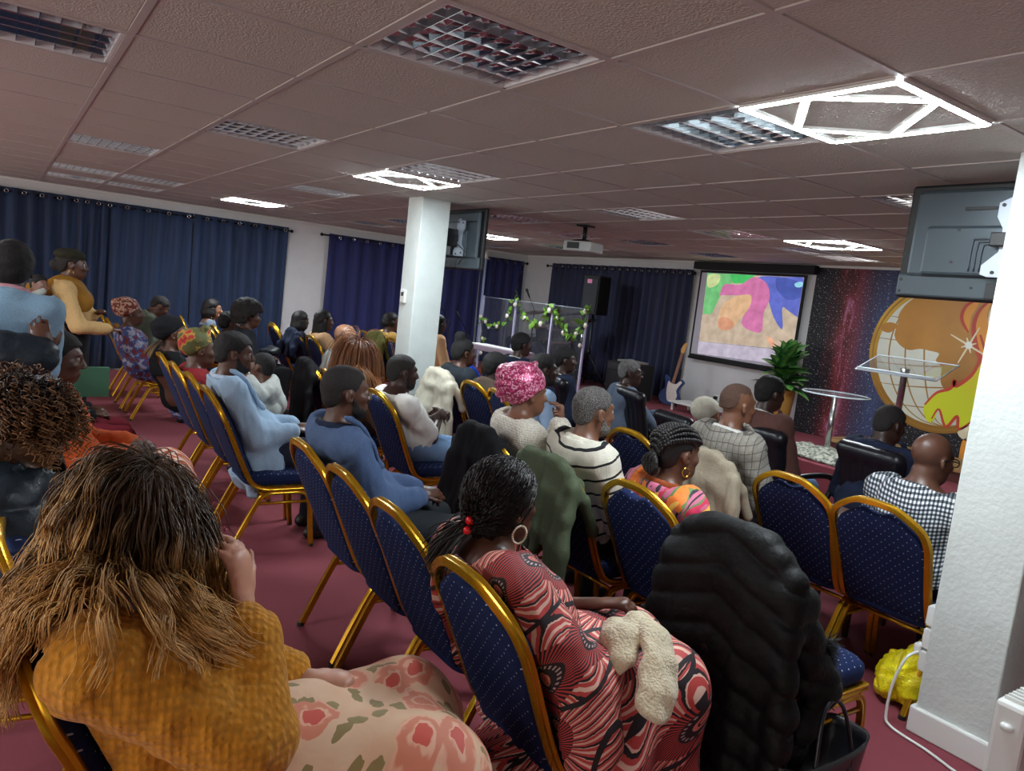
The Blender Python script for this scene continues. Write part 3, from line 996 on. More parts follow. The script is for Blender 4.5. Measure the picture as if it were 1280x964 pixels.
def seat_clamp(V, loc, rz, ch):
    """press a mesh (person space) against the front of the chair back it leans on"""
    cx, cy, cr = ch[0], ch[1], ch[2]
    c, s = math.cos(rz), math.sin(rz)
    X = V[:, 0]*c-V[:, 1]*s+loc[0]; Y = V[:, 0]*s+V[:, 1]*c+loc[1]
    lx = X-cx; ly = Y-(cy+.35); z = V[:, 2]+loc[2]
    lim = -.13-(z-.43)*.44+.05
    m = (np.abs(lx) < .235) & (z > .40) & (z < 1.02) & (ly < lim)
    Y2 = np.where(m, cy+.35+lim, Y)
    dx, dy = X-loc[0], Y2-loc[1]
    out = V.copy(); out[:, 0] = dx*c+dy*s; out[:, 1] = -dx*s+dy*c
    return out
def person(label, pos, rz, P, group=None, cat='person'):
    """pos: world position of the head centre (x, y, z)"""
    P = dict(P); P['zhead'] = pos[2]-P.get('base', 0)
    depth = proj(pos)[2]
    h = .0125 if depth < 2.6 else (.0155 if depth < 5.2 else .021)
    hf = .0065 if depth < 2.6 else (.0080 if depth < 5.2 else .0110)
    h = P.get('res', h); hf = P.get('fres', hf)
    g = P.get; rz = math.radians(rz)
    c, s_ = math.cos(rz), math.sin(rz)
    if 'yr' in P:                   # yr: world y of the chair's back top
        P['heady'] = (pos[1]-(P['yr']+P.get('hipoff', .345)))*c
    B = Body(P)
    loc = (pos[0]-(B.hd[0]*c-B.hd[1]*s_), pos[1]-(B.hd[0]*s_+B.hd[1]*c), P.get('base', 0))
    t = empty('person', loc, rz, label=label, cat=cat, group=group)
    t['_p'] = 0; del t['_p']
    B.t = t; B.h, B.hf = h, hf
    chs = [q for q in CH if abs(q[1]-P.get('yr', 99)) < .15 and abs(q[0]-loc[0]) < .45] if 'yr' in P else []
    ch = min(chs, key=lambda q: abs(q[0]-loc[0])) if chs else None
    SCL = (lambda V: seat_clamp(V, loc, rz, ch)) if ch else (lambda V: V)
    hb = .15*B.hs
    fh = (B.hd-hb, B.hd+hb, hf)
    skin = skin_mat(g('skin', (84, 52, 38)))
    # body
    S = Sdf()
    B.torso(S, -.012); B.armprims(S, -.008); B.legprims(S, -.008, upto=.9)
    B.head_prims(S)
    fine = [fh]
    hs_ = g('hands', {})
    for sd in 'LR':
        W, E = (B.WL, B.EL) if sd == 'L' else (B.WR, B.ER)
        o = hs_.get(sd, {})
        B.hand(S, W, E, -1 if sd == 'R' else 1, o.get('curl', .7), o.get('dir'), o.get('n'))
        if g('finehands', depth < 4.9): fine.append((W-.11, W+.11, max(hf, .0065)))
    V, F = S.mesh(h, fine)
    mesh_obj('body', SCL(V), F, skin, t)
    # eyes
    for q in (-1, 1):
        c_ = B.hl((q*.032, .0795, .004))
        o = MB().ball(tuple(c_), .0125*B.hs, 10, 7).build('eye', M_EYEW, t, smooth=True)
        f = B.HM @ np.array([0, .0075, 0])
        MB().ball(tuple(c_+f*B.hs), .0062*B.hs, 8, 6).build('iris', M_EYED, o, smooth=True)
    # lower garment
    lo = g('bottom', ('trousers', plain('charcoal_trousers', (38, 39, 44), .8, bump=(60, .3))))
    if lo:
        S = Sdf(); kind, mat = lo[0], lo[1]
        if kind == 'trousers':
            B.legprims(S, .012, upto=.97); S.ell(B.H+np.array([0, -.015, .03]), (.178*B.w*B.sc, .137*B.sc, .13*B.sc), None, .05)
            V, F = S.mesh(h*1.15); V = displaced(V, F, .006, 38, 3)
        else:
            e = lo[2] if len(lo) > 2 else .02
            S.ell(B.H+np.array([0, -.01, .02]), (.19*B.w*B.sc, .15*B.sc, .13*B.sc), None, .05)
            if g('legs', 'sit') == 'sit':
                kn = (B.KL+B.KR)/2
                for K in (B.KL, B.KR): S.cap(B.H+(K-B.H)*.1, K, .10*B.sc+e, .082*B.sc+e, .07)
                S.cap(B.H+[0, .1, 0], kn, .10*B.sc, .075*B.sc, .09)
                S.cap(B.KL, B.AL+[0, -.02, .06], .08+e, .085+e, .09); S.cap(B.KR, B.AR+[0, -.02, .06], .08+e, .085+e, .09)
                S.cap(kn, (B.AL+B.AR)/2+[0, 0, .06], .08, .085, .08)
            else:
                for sd in (-1, 1): S.cap(B.H+[sd*.06, 0, 0], (sd*.11, 0, .14), .12*B.sc+e, .13+e, .1)
                S.cap(B.H, (0, 0, .14), .13, .15, .1)
            for q in g('kaftan', ()): S.cap(*q)
            V, F = S.mesh(h*1.15); V = displaced(V, F, .008, 30, 5, 2.0)
        mesh_obj('trousers' if kind == 'trousers' else 'skirt', SCL(V), F, mat, t)
    if g('shoes', True):
        for A in (B.AL, B.AR):
            S = Sdf(); B.feet(S, .004, (A,)); V, F = S.mesh(max(h, .015)); mesh_obj('shoe', V, F, g('shoemat', M_SHOE), t)
    # upper garment
    tp = g('top')
    if tp:
        S = Sdf(); e = tp.get('e', .014)
        B.torso(S, e, tp.get('belly', 0), tp.get('bust', 0))
        B.armprims(S, e+tp.get('se', 0), tp.get('sleeve', .96), th=tp.get('th', 1.0), k=.016)
        for q in tp.get('wings', ()): S.cap(*[w_(B) if callable(w_) else w_ for w_ in q])
        if tp.get('drop', .0):      # garment skirt below the waist
            S.cap(B.H+[0, .02, .05], B.H+[0, .03, -tp['drop']], .165*B.w+e, .175*B.w+e, .06, fl=(_v((0, 1, 0)), .72))
        up, N, Fd = B.up2, B.N, B.Fw
        nh = tp.get('neckh', .012)
        nf = tp.get('neckf', .35)   # neckline slope: higher at the back
        nr = nrm(up+Fd*-nf*-1)
        pn = N+up*nh
        def ncut(x, y, z):
            dx, dy, dz = x-pn[0], y-pn[1], z-pn[2]
            pl = dx*nr[0]+dy*nr[1]+dz*nr[2]
            al = dx*up[0]+dy*up[1]+dz*up[2]
            rd = np.sqrt(np.maximum(dx*dx+dy*dy+dz*dz-al*al, 0))
            return np.minimum(pl, .15-rd)
        S.cut(ncut)
        if tp.get('open'):          # wide open neckline
            r = tp['open']; cc = N+Fd*.03+up*.02
            S.ell(cc, (r, r, r*.75), None, .01, 's')
        fine = [(N-.14, N+.14, max(hf, h*.7))] if depth < 5 else []
        V, F = S.mesh(h, fine)
        if tp.get('quilt'):
            qa, qf = tp['quilt']
            dsp = qa*(np.abs(np.sin(V@up*qf+.35*np.sin(V[:, 0]*9)))**.55-.6)
            V = V+vnormals(V, F)*dsp[:, None]
        if not tp.get('quilt'): V = V+vnormals(V, F)*(.004*wob(V*np.array([1, 1, .5]), 75, 9, 4, 2.0))[:, None]
        V = displaced(V, F, tp.get('wr', .0075), tp.get('wf', 42), tp.get('seed', 1), 2.3, 5)
        go = mesh_obj(tp.get('name', 'jacket'), SCL(V), F, tp['mat'], t)
        if tp.get('name') in ('blazer', 'suit_jacket') and depth < 6:
            for sd in (-1, 1):
                L0 = np.array([N+B.R*.075*sd+up*.0+Fd*.01, N+B.R*.085*sd-up*.05+Fd*.07, B.C+B.R*.085*sd+Fd*.13+up*.04, B.C+B.R*.07*sd+Fd*.15-up*.06, B.Wst+B.R*.035*sd+Fd*.16+up*.02])
                L0 = np.array(crom([tuple(q) for q in L0], 4)); L0 = S.push(L0, .004, 4)
                SL_ = Sdf(); SL_.chain(list(L0), list(np.interp(np.linspace(0, 1, len(L0)), [0, .3, .75, 1], [.014, .024, .026, .010])), .012, fl=(Fd, .45))
                V2, F2 = SL_.mesh(max(.008, hf)); mesh_obj('lapel', V2, F2, tp['mat'], go)
        if tp.get('collar'):
            ch, cr, cm = tp['collar'][:3]
            S = Sdf(); pts = []
            for k in range(15):
                a = math.radians(-62+k*(304/14))+math.pi   # opening at the front
                rr = (.078*B.sc*g('neckw', 1)+cr*.3)
                a2 = math.radians(90+28+k*(304/14))
                pts.append(N+up*(.005+ch*.45)+B.R*math.cos(a2)*rr*1.03+Fd*(math.sin(a2)*rr*.95+.012)+up*(-.020*math.sin(a2)))
            S.chain(pts, cr, .01)
            for p, q_ in zip(pts[:-1], pts[1:]): S.cap(p-up*ch*.6, q_-up*ch*.6, cr*1.15, cr*1.15, .015)
            V, F = S.mesh(max(.007, hf)); mesh_obj('collar', V, F, cm, go)
    # hair
    hr = g('hair')
    if hr: add_hair(B, t, hr)
    if g('beard'): add_beard(B, t, g('beard'))
    if g('glasses'):
        m = MB()
        for q in (-1, 1):
            ring = [tuple(B.hl((q*.033+.024*math.cos(a), .107, .003+.019*math.sin(a)))) for a in np.linspace(0, 2*math.pi, 14, endpoint=False)]
            m.tube(ring, .0028, 6, closed=True)
            m.tube([tuple(B.hl(p)) for p in ((q*.057, .105, .008), (q*.081, .06, .010), (q*.084, -.005, .012), (q*.084, -.02, 0))], .0026, 6)
        m.tube([tuple(B.hl(p)) for p in ((-.010, .109, .006), (.010, .109, .006))], .0025, 6)
        m.build('glasses', M_GLASS, t, smooth=True)
    if g('earrings'):
        er = g('earrings')
        for q in (-1, 1):
            c_ = B.hl((q*.086, -.004, -.046-er))
            ring = [tuple(c_+B.HM@np.array([0, er*math.cos(a), er*math.sin(a)])) for a in np.linspace(0, 2*math.pi, 18, endpoint=False)]
            MB().tube(ring, max(.0025, er*.12), 6, closed=True).build('earring', g('earmat', M_EARR), t, smooth=True)
    return B

def hl_coords(B, x, y, z):
    M = B.HM; px, py, pz = x-B.hd[0], y-B.hd[1], z-B.hd[2]
    return [(M[0, i]*px+M[1, i]*py+M[2, i]*pz)/B.hs for i in range(3)]
def hairline_cut(B, drop=0.0, hl=HAIRLINE):
    def f(x, y, z):
        lx, ly, lz = hl_coords(B, x, y, z)
        return (np.interp(ly, hl[0], hl[1])-drop-lz)*.8
    return f
def add_hair(B, t, hr):
    st, col = hr[0], hr[1]; o = hr[2] if len(hr) > 2 else {}
    h = B.hf
    if st == 'short':
        gk = o.get('g', .007)*B.hs
        S = Sdf(); S.ell(B.hl((0, -.014, .03)), _v((.075, .096, .087))*B.hs+gk, B.HM, .02)
        S.ell(B.hl((0, .02, .02)), _v((.066, .072, .078))*B.hs+gk*.6, B.HM, .02)
        S.ell(B.hl((0, -.045, -.03)), _v((.058, .055, .05))*B.hs+gk*.4, B.HM, .03)
        S.cut(hairline_cut(B, o.get('drop', 0)))
        V, F = S.mesh(h, smooth=2); V = displaced(V, F, min(.003, gk*.3), 160, 2)
        mesh_obj('hair', V, F, hair_mat(col, o.get('kind', 'tight')), t)
    elif st == 'afro':
        gk = o.get('g', .045)
        S = Sdf(); S.ell(B.hl((0, -.03, .045)), _v((.08, .095, .085))*B.hs+gk, B.HM, .02)
        S.ell(B.hl((0, -.05, -.02)), _v((.07, .07, .06))*B.hs+gk*.7, B.HM, .05)
        S.cut(hairline_cut(B, o.get('drop', 0)))
        V, F = S.mesh(h, smooth=2); V = displaced(V, F, .009, 110, 2); V = displaced(V, F, .007, 240, 4)
        mesh_obj('hair', V, F, hair_mat(col, 'tight'), t)
    elif st in ('bob', 'bun', 'pony', 'long'):
        gk = o.get('g', .014)
        S = Sdf(); S.ell(B.hl((0, -.016, .03)), _v((.075, .096, .087))*B.hs+gk, B.HM, .02)
        S.ell(B.hl((0, -.04, -.02)), _v((.066, .066, .06))*B.hs+gk*.8, B.HM, .03)
        fr = o.get('drop', 0)
        if st == 'bun':
            S.ell(B.hl(o.get('at', (0, -.075, .115))), o.get('r', .052), B.HM, .02)
        S.cut(hairline_cut(B, fr))
        S2 = Sdf()
        if st in ('bob', 'long'):
            Ln = o.get('len', .16); wd = o.get('wd', .07)
            for x, y in ((-wd, .0), (-wd*.9, -.05), (-wd*.45, -.085), (0, -.098), (wd*.45, -.085), (wd*.9, -.05), (wd, .0)):
                p = B.hl((x, y, .0)); dn = np.array([x*.15, -.02, -1.0]); dn = nrm(dn)
                q = p+dn*Ln*.5; r = q+nrm(dn+np.array([0, -.12, 0]))*Ln*.5
                S2.cap(p, q, .03, .034, .03); S2.cap(q, r, .034, .02, .03)
        if st == 'pony':
            pts = [B.hl(p) for p in o.get('path', ((0, -.1, .0), (0, -.135, -.03), (0, -.14, -.09), (0, -.13, -.16)))]
            S2.chain(pts, o.get('rs', (.022, .03, .034, .016)), .02)
        V, F = S.mesh(h, smooth=2); V = displaced(V, F, .002, 140, 2)
        ho = mesh_obj('hair', V, F, hair_mat(col, o.get('kind', 'sleek')), t)
        if S2.p:
            V, F = S2.mesh(h*1.1, smooth=2); V = displaced(V, F, .005, 70, 3)
            mesh_obj('hair_lengths', V, F, hair_mat(col, o.get('kind', 'sleek')), ho)
    elif st == 'wrap':
        mat = o['mat']; gk = o.get('g', .03)
        S = Sdf(); c0 = _v(o.get('c', (0, -.035, .055)))
        S.ell(B.hl(c0), _v(o.get('r', (.085, .11, .085)))*B.hs+gk*.3, B.HM, .03)
        S.ell(B.hl((0, -.03, .015)), _v((.079, .1, .07))*B.hs, B.HM, .03)
        fold = o.get('fold', .014)
        for i in range(o.get('n', 6)):
            a0 = i*.5
            pts = []
            for k in range(12):
                a = a0+k*math.pi*1.5/11
                u = -.9+i*.33
                rr = _v(o.get('r', (.085, .11, .085)))+gk*.3
                p = np.array([rr[0]*math.cos(a)*math.sqrt(max(.1, 1-u*u*.6)), rr[1]*math.sin(a)*math.sqrt(max(.1, 1-u*u*.6)), rr[2]*(u*.8+.25*math.sin(a+i))])
                pts.append(B.hl(c0+p*.93))
            S.chain(pts, list(fold*(.25+.75*np.sin(np.linspace(.05, math.pi-.05, len(pts))))), .018)
        for p, r in o.get('knots', ()): S.ell(B.hl(p), r, B.HM, .02)
        S.cut(lambda x, y, z: (lambda l: (np.interp(l[1], [-.2, -.08, .0, .06, .2], [-.07, -.06, .015, .045, .055])-l[2])*.8)(hl_coords(B, x, y, z)))
        V, F = S.mesh(h, smooth=1); V = displaced(V, F, .004, 60, 4)
        mesh_obj('headwrap', V, F, mat, t)
def add_beard(B, t, c):
    S = Sdf(); gk = .006
    S.ell(B.hl((0, .058, -.09)), _v((.034, .031, .026))*B.hs+gk, B.HM, .03)
    S.ell(B.hl((0, .036, -.075)), _v((.053, .047, .034))*B.hs+gk, B.HM, .03)
    S.ell(B.hl((0, .098, -.064)), _v((.017, .010, .008))*B.hs, B.HM, .004, 's')
    for q in (-1, 1): S.cap(B.hl((q*.062, .02, -.03)), B.hl((q*.05, .04, -.08)), .008*B.hs+gk*.5, .012*B.hs+gk*.5, .02)
    def f(x, y, z):
        l = hl_coords(B, x, y, z)
        return (l[2]-np.interp(np.abs(l[0]), [0, .018, .045, .07], [-.048, -.05, -.055, .0]))*.8
    S.cut(f)
    V, F = S.mesh(B.hf, smooth=1); V = displaced(V, F, .0015, 200, 1)
    mesh_obj('beard', V, F, hair_mat(c[:3], c[3] if len(c) > 3 else 'tight'), t)

# ---- strand hair
def strand_mat(name, root, tip, rough=.4, vary=.35):
    t = NT(name)
    a = t.n('ShaderNodeAttribute', attribute_name='ht'); b = t.n('ShaderNodeAttribute', attribute_name='hr')
    c = t.ramp(a.outputs['Fac'], [(.0, srgb(root)), (.30, srgb(root)), (.75, srgb(tip))])
    d = t.mix(1.0, c, t.ramp(b.outputs['Fac'], [(0, (1-vary,)*3+(1,)), (1, (1,)*3+(1,))]), 'MULTIPLY')
    t.bs(Base_Color=d, Roughness=rough, Specular_IOR_Level=.32)
    return t.mat
def hair_mesh(name, paths, r0, r1, mat, parent, sides=4, seed=0):
    V, F = strands(paths, r0, r1, sides)
    n, m, _ = np.asarray(paths).shape
    o = mesh_obj(name, V, F, mat, parent)
    rs = np.random.RandomState(seed)
    ht = np.broadcast_to(np.linspace(0, 1, m)[None, :, None], (n, m, sides)).ravel().astype(np.float32)
    hr = np.broadcast_to(rs.rand(n)[:, None, None], (n, m, sides)).ravel().astype(np.float32)
    for k, a in (('ht', ht), ('hr', hr)):
        at = o.data.attributes.new(k, 'FLOAT', 'POINT'); at.data.foreach_set('value', np.ascontiguousarray(a))
    return o
def scalp(B, n, seed=0, r=(.077, .098, .089), hl=HAIRLINE, drop=0.0):
    rs = np.random.RandomState(seed); out = []
    while len(out) < n:
        d = rs.normal(size=3); d /= np.linalg.norm(d)
        p = np.array([0, -.014, .03])+d*np.array(r)
        if p[2] > np.interp(p[1], hl[0], hl[1])-drop and p[2] > -.075: out.append((p, d))
    P = np.array([B.hl(p) for p, _ in out]); N = np.array([B.HM@d for _, d in out])
    return P, N
def grow(B, Sc, P, D, length, m, grav=.35, margin=.006, jitter=.0, seed=0):
    """strands grow step by step under gravity and slide over the surface Sc"""
    rs = np.random.RandomState(seed); n = len(P)
    L = np.broadcast_to(np.asarray(length, float), (n,)); st = (L/(m-1))[:, None]
    mg0 = np.broadcast_to(np.asarray(margin, float), (n,))
    path = [P.copy()]; cur = P.copy(); d = D.copy()
    for i in range(m-1):
        d = d+np.array([0, 0, -grav])+rs.normal(size=(n, 3))*jitter
        d /= np.linalg.norm(d, axis=1, keepdims=True)
        nx = cur+d*st
        nx = Sc.push(nx, .003+mg0*min(1, (i+1)/(m*.4)), 2)
        d2 = nx-cur; l = np.linalg.norm(d2, axis=1, keepdims=True)+1e-9
        d = .5*d+.5*d2/l; cur = cur+d2/l*st; path.append(cur.copy())
    return np.stack(path, 1)
def waves(paths, amp, cyc, seed=0, nlock=None, start=.15, coil=False):
    n, m, _ = paths.shape; rs = np.random.RandomState(seed)
    if nlock:
        cen = paths[rs.choice(n, nlock, replace=False), m//2]
        lk = np.argmin(((paths[:, m//2][:, None]-cen[None])**2).sum(2), 1)
        ph = rs.rand(nlock)[lk]*6.28+rs.normal(size=n)*.35; cy = (cyc*rs.uniform(.8, 1.25, nlock))[lk]
    else: ph = rs.rand(n)*6.28; cy = cyc*rs.uniform(.8, 1.25, n)
    T = np.gradient(paths, axis=1); T /= np.linalg.norm(T, axis=2, keepdims=True)+1e-9
    U = np.cross(T, np.array([.2, .9, .3])); U /= np.linalg.norm(U, axis=2, keepdims=True)+1e-9
    W = np.cross(T, U)
    t = np.linspace(0, 1, m)[None, :]
    env = amp*np.clip((t-start)/(1-start), 0, 1)**.6
    a = cy[:, None]*t*6.28+ph[:, None]
    if coil: env = amp*np.clip(t/.1, 0, 1)*np.ones_like(t)
    return paths+U*(env*np.sin(a))[:, :, None]+W*(env*(np.cos(a) if coil else .5*np.sin(a*.77+1))) [:, :, None]
def body_sdf(B, e):
    S = Sdf(); B.torso(S, e, bust=1); B.armprims(S, e, .5); B.head_prims(S, 0); return S

def clump(guides, per, r_root, r_mid, r_tip, seed=0):
    n, m, _ = guides.shape; rs = np.random.RandomState(seed)
    off = rs.normal(size=(n, per, 1, 3)); t = np.linspace(0, 1, m)
    rad = np.interp(t, [0, .45, 1], [r_root, r_mid, r_tip])[None, None, :, None]
    tw = rs.normal(size=(n, per, 1, 3))*.6
    return (guides[:, None]+off*rad+tw*rad*np.sin(t*9)[None, None, :, None]*.5).reshape(n*per, m, 3)
# ------------------------------------------------------------------ cloth materials
def cloth(name, c, rough=.85, bs=180, bst=.3, var=.12, sheen=.0, metal=0):
    if name in _MC: return _MC[name]
    t = NT(name); col = srgb(c)
    f = t.noise(bs, 3)
    lo = tuple(v*(1-var) for v in col[:3])+(1,); hi = tuple(min(1, v*(1+var)) for v in col[:3])+(1,)
    t.bs(Base_Color=t.ramp(f, [(.3, lo), (.7, hi)]), Roughness=rough, Sheen_Weight=sheen, Specular_IOR_Level=.22)
    t.bump(t.math('ADD', t.math('MULTIPLY', t.noise(26, 3, dist=.6), 1.2), f), bst, .008)
    _MC[name] = t.mat; return t.mat
def tri(t, sc=1.0):
    """u,v on the surface: x and y around the body unrolled roughly, z up"""
    p = t.sep(t.obj())
    u = t.math('MULTIPLY', t.math('ADD', p[0], t.math('MULTIPLY', p[1], .6)), sc)
    v = t.math('MULTIPLY', t.math('ADD', p[2], t.math('MULTIPLY', p[1], -.35)), sc)
    return u, v
def m_gingham():
    t = NT('black_white_gingham'); u, v = tri(t)
    def st(a): return t.math('GREATER_THAN', t.math('FRACT', t.math('MULTIPLY', a, 52)), .5)
    s = t.math('MULTIPLY', t.math('ADD', st(u), st(v)), .5)
    t.bs(Base_Color=t.ramp(s, [(0, srgb(222, 224, 226)), (.5, srgb(96, 104, 112)), (1, srgb(16, 18, 24))], 'CONSTANT'), Roughness=.8)
    nd = t.nt.nodes[-1]
    t.bump(t.noise(22, 3), .35, .01); return t.mat
def m_plaid():
    t = NT('grey_beige_plaid'); u, v = tri(t)
    def ln(a, fr, w): return t.math('LESS_THAN', t.math('FRACT', t.math('MULTIPLY', a, fr)), w)
    f = t.noise(300, 2)
    c = t.ramp(f, [(.3, srgb(126, 122, 114)), (.7, srgb(168, 163, 152))])
    b = t.math('MAXIMUM', ln(u, 24, .5), ln(v, 22, .5))
    c = t.mix(t.math('MULTIPLY', b, .25), c, srgb(110, 104, 94))
    l = t.math('MAXIMUM', ln(u, 24, .09), ln(v, 22, .09))
    c = t.mix(t.math('MULTIPLY', l, .8), c, srgb(64, 58, 54))
    t.bs(Base_Color=c, Roughness=.9).bump(f, .3, .004); return t.mat
def m_stripes():
    t = NT('cream_jumper_black_stripes'); u, v = tri(t)
    w = t.math('ADD', v, t.math('MULTIPLY', t.math('ABSOLUTE', u), -.10))
    s = t.math('LESS_THAN', t.math('FRACT', t.math('ADD', t.math('MULTIPLY', w, 13.5), .30)), .16)
    f = t.noise(200, 2)
    c = t.ramp(f, [(.3, srgb(206, 202, 186)), (.7, srgb(228, 224, 208))])
    p = t.sep(t.obj())
    hi = t.math('LESS_THAN', p[2], 1.02)
    t.bs(Base_Color=t.mix(t.math('MULTIPLY', s, hi), c, srgb(20, 20, 24)), Roughness=.9)
    wv = t.n('ShaderNodeTexWave', ins={'Scale': 60, 'Distortion': .5}); t.set(wv.inputs['Vector'], t.obj())
    t.bump(wv.outputs['Fac'], .25, .004); return t.mat
def m_cable(name, c, sc=1.0):
    t = NT(name); col = srgb(c)
    vw = t.n('ShaderNodeVectorMath', operation='MULTIPLY'); t.set(vw.inputs[0], t.obj()); vw.inputs[1].default_value = (1, 1, .8)
    d = t.vor(72*sc, vec=vw.outputs[0], rnd=.3, feature='SMOOTH_F1')
    k = t.noise(420*sc, 2)
    hgt = t.math('ADD', t.math('MULTIPLY', t.math('SUBTRACT', 1.0, d), .9), t.math('MULTIPLY', k, .12))
    lo = tuple(q*.5 for q in col[:3])+(1,)
    t.bs(Base_Color=t.ramp(t.math('SUBTRACT', 1.0, d), [(.32, lo), (.62, col)]), Roughness=.9, Sheen_Weight=.15).bump(hgt, .8, .012)
    return t.mat
def m_sunburst():
    t = NT('red_sunburst_wax_print')
    p = t.sep(t.obj())
    u = t.math('ADD', p[0], t.math('MULTIPLY', p[1], .55)); v = t.math('ADD', p[2], t.math('MULTIPLY', p[1], -.45))
    vec = t.comb(u, v, 0)
    vo = t.n('ShaderNodeTexVoronoi', voronoi_dimensions='2D', ins={'Scale': 4.3, 'Randomness': .6}); t.set(vo.inputs['Vector'], vec)
    d = vo.outputs['Distance']
    sc = t.n('ShaderNodeVectorMath', operation='SUBTRACT'); t.set(sc.inputs[0], vec); t.set(sc.inputs[1], vo.outputs['Position'])
    q = t.sep(sc.outputs[0])
    an = t.math('ARCTAN2', q[1], q[0])
    wig = t.math('MULTIPLY', t.noise(60, 2), .9)
    rays = t.math('SINE', t.math('ADD', t.math('MULTIPLY', an, 58.), wig))
    rays2 = t.math('SINE', t.math('ADD', t.math('MULTIPLY', an, 29.), t.math('MULTIPLY', wig, 1.4)))
    red, crm, blk, pnk = srgb(196, 70, 66), srgb(232, 190, 172), srgb(34, 24, 30), srgb(222, 128, 118)
    c = t.mix(t.math('GREATER_THAN', rays, .1), red, crm)
    far = t.math('GREATER_THAN', d, .36)
    near = t.math('LESS_THAN', d, .36)
    c = t.mix(t.math('MULTIPLY', near, t.math('GREATER_THAN', rays, -.05)), c, blk)
    c = t.mix(t.math('MULTIPLY', far, t.math('GREATER_THAN', rays2, .82)), c, blk)
    ve = t.n('ShaderNodeTexVoronoi', voronoi_dimensions='2D', feature='DISTANCE_TO_EDGE', ins={'Scale': 4.3, 'Randomness': .6}); t.set(ve.inputs['Vector'], vec)
    c = t.mix(t.math('LESS_THAN', ve.outputs['Distance'], .03), c, blk)
    def ring(a, b, col, base):
        m = t.math('MULTIPLY', t.math('GREATER_THAN', d, a), t.math('LESS_THAN', d, b)); return t.mix(m, base, col)
    c = ring(-1, .205, blk, c)
    beads = t.math('GREATER_THAN', t.math('SINE', t.math('MULTIPLY', an, 22.)), .2)
    m = t.math('MULTIPLY', t.math('MULTIPLY', t.math('GREATER_THAN', d, .155), t.math('LESS_THAN', d, .185)), beads)
    c = t.mix(m, c, srgb(190, 160, 160))
    c = ring(-1, .098, pnk, c); c = ring(.058, .068, blk, c); c = ring(-1, .030, red, c)
    t.bs(Base_Color=c, Roughness=.7).bump(t.noise(16, 3, dist=.6), .3, .012)
    return t.mat
def m_roses():
    t = NT('peach_skirt_with_roses')
    p = t.sep(t.obj())
    vec = t.comb(t.math('ADD', p[0], t.math('MULTIPLY', p[2], .4)), t.math('ADD', p[1], t.math('MULTIPLY', p[2], -.6)), 0)
    wn = t.n('ShaderNodeTexNoise', ins={'Scale': 22, 'Detail': 2}); t.set(wn.inputs['Vector'], vec)
    wv = t.n('ShaderNodeVectorMath', operation='MULTIPLY_ADD'); t.set(wv.inputs[0], wn.outputs['Color']); wv.inputs[1].default_value = (.05,)*3; t.set(wv.inputs[2], vec)
    vw = wv.outputs[0]
    base = t.ramp(t.noise(7, 2, vec=vec), [(.35, srgb(226, 182, 146)), (.7, srgb(236, 204, 172))])
    vo = t.n('ShaderNodeTexVoronoi', voronoi_dimensions='2D', ins={'Scale': 7.5, 'Randomness': .8}); t.set(vo.inputs['Vector'], vw)
    d = vo.outputs['Distance']; rnd = t.sep(vo.outputs['Color'])[0]
    leaf = t.n('ShaderNodeTexVoronoi', voronoi_dimensions='2D', ins={'Scale': 19, 'Randomness': 1.0}); t.set(leaf.inputs['Vector'], vw)
    lm = t.math('MULTIPLY', t.math('LESS_THAN', leaf.outputs['Distance'], 0.36), t.math('GREATER_THAN', t.sep(leaf.outputs['Color'])[1], .42))
    c = t.mix(lm, base, srgb(150, 132, 84))
    pet = t.math('SINE', t.math('ADD', t.math('MULTIPLY', d, 26.), t.math('MULTIPLY', t.noise(26, 2, vec=vec), 7.)))
    rose = t.ramp(pet, [(.1, srgb(222, 138, 110)), (.9, srgb(238, 184, 156))])
    big = t.math('MULTIPLY', t.math('LESS_THAN', d, .42), t.math('GREATER_THAN', rnd, .35))
    c = t.mix(big, c, rose)
    core = t.math('MULTIPLY', t.math('LESS_THAN', d, .16), t.math('GREATER_THAN', rnd, .6))
    c = t.mix(core, c, srgb(214, 88, 72))
    t.bs(Base_Color=c, Roughness=.65, Sheen_Weight=.1).bump(t.noise(12, 2, dist=.5), .25, .015)
    return t.mat
def m_print(name, cols, scale=14, rough=.8, thr=(.3, .5, .62)):
    t = NT(name)
    f = t.noise(scale, 2, dist=1.2); g = t.vor(scale*.8)
    st = [(0, srgb(cols[0])), (thr[0], srgb(cols[1])), (thr[1], srgb(cols[2]))]+([(thr[2], srgb(cols[3]))] if len(cols) > 3 else [])
    t.bs(Base_Color=t.ramp(t.math('MULTIPLY', t.math('ADD', f, g), .62), st, 'CONSTANT'), Roughness=rough).bump(t.noise(30, 3), .3, .008)
    return t.mat
def m_zigzag():
    t = NT('orange_cream_zigzag'); p = t.sep(t.obj())
    z = t.math('ABSOLUTE', t.math('SUBTRACT', t.math('FRACT', t.math('MULTIPLY', p[0], 16)), .5))
    s = t.math('FRACT', t.math('ADD', t.math('MULTIPLY', t.math('ADD', p[1], p[2]), 22), t.math('MULTIPLY', z, 1.6)))
    t.bs(Base_Color=t.ramp(s, [(0, srgb(196, 84, 52)), (.36, srgb(214, 118, 84)), (.55, srgb(232, 206, 186))], 'CONSTANT'), Roughness=.85).bump(t.noise(40, 3), .3, .006)
    return t.mat
def m_sequin():
    t = NT('pink_sequin_cloth')
    v = t.n('ShaderNodeTexVoronoi', ins={'Scale': 130}); t.set(v.inputs['Vector'], t.obj())
    r = t.sep(v.outputs['Color'])[0]
    t.bs(Base_Color=t.ramp(r, [(0, srgb(150, 30, 76)), (.45, srgb(206, 70, 118)), (.72, srgb(236, 170, 196))], 'CONSTANT'), Roughness=.35, Metallic=.15)
    t.bump(r, .6, .004); return t.mat
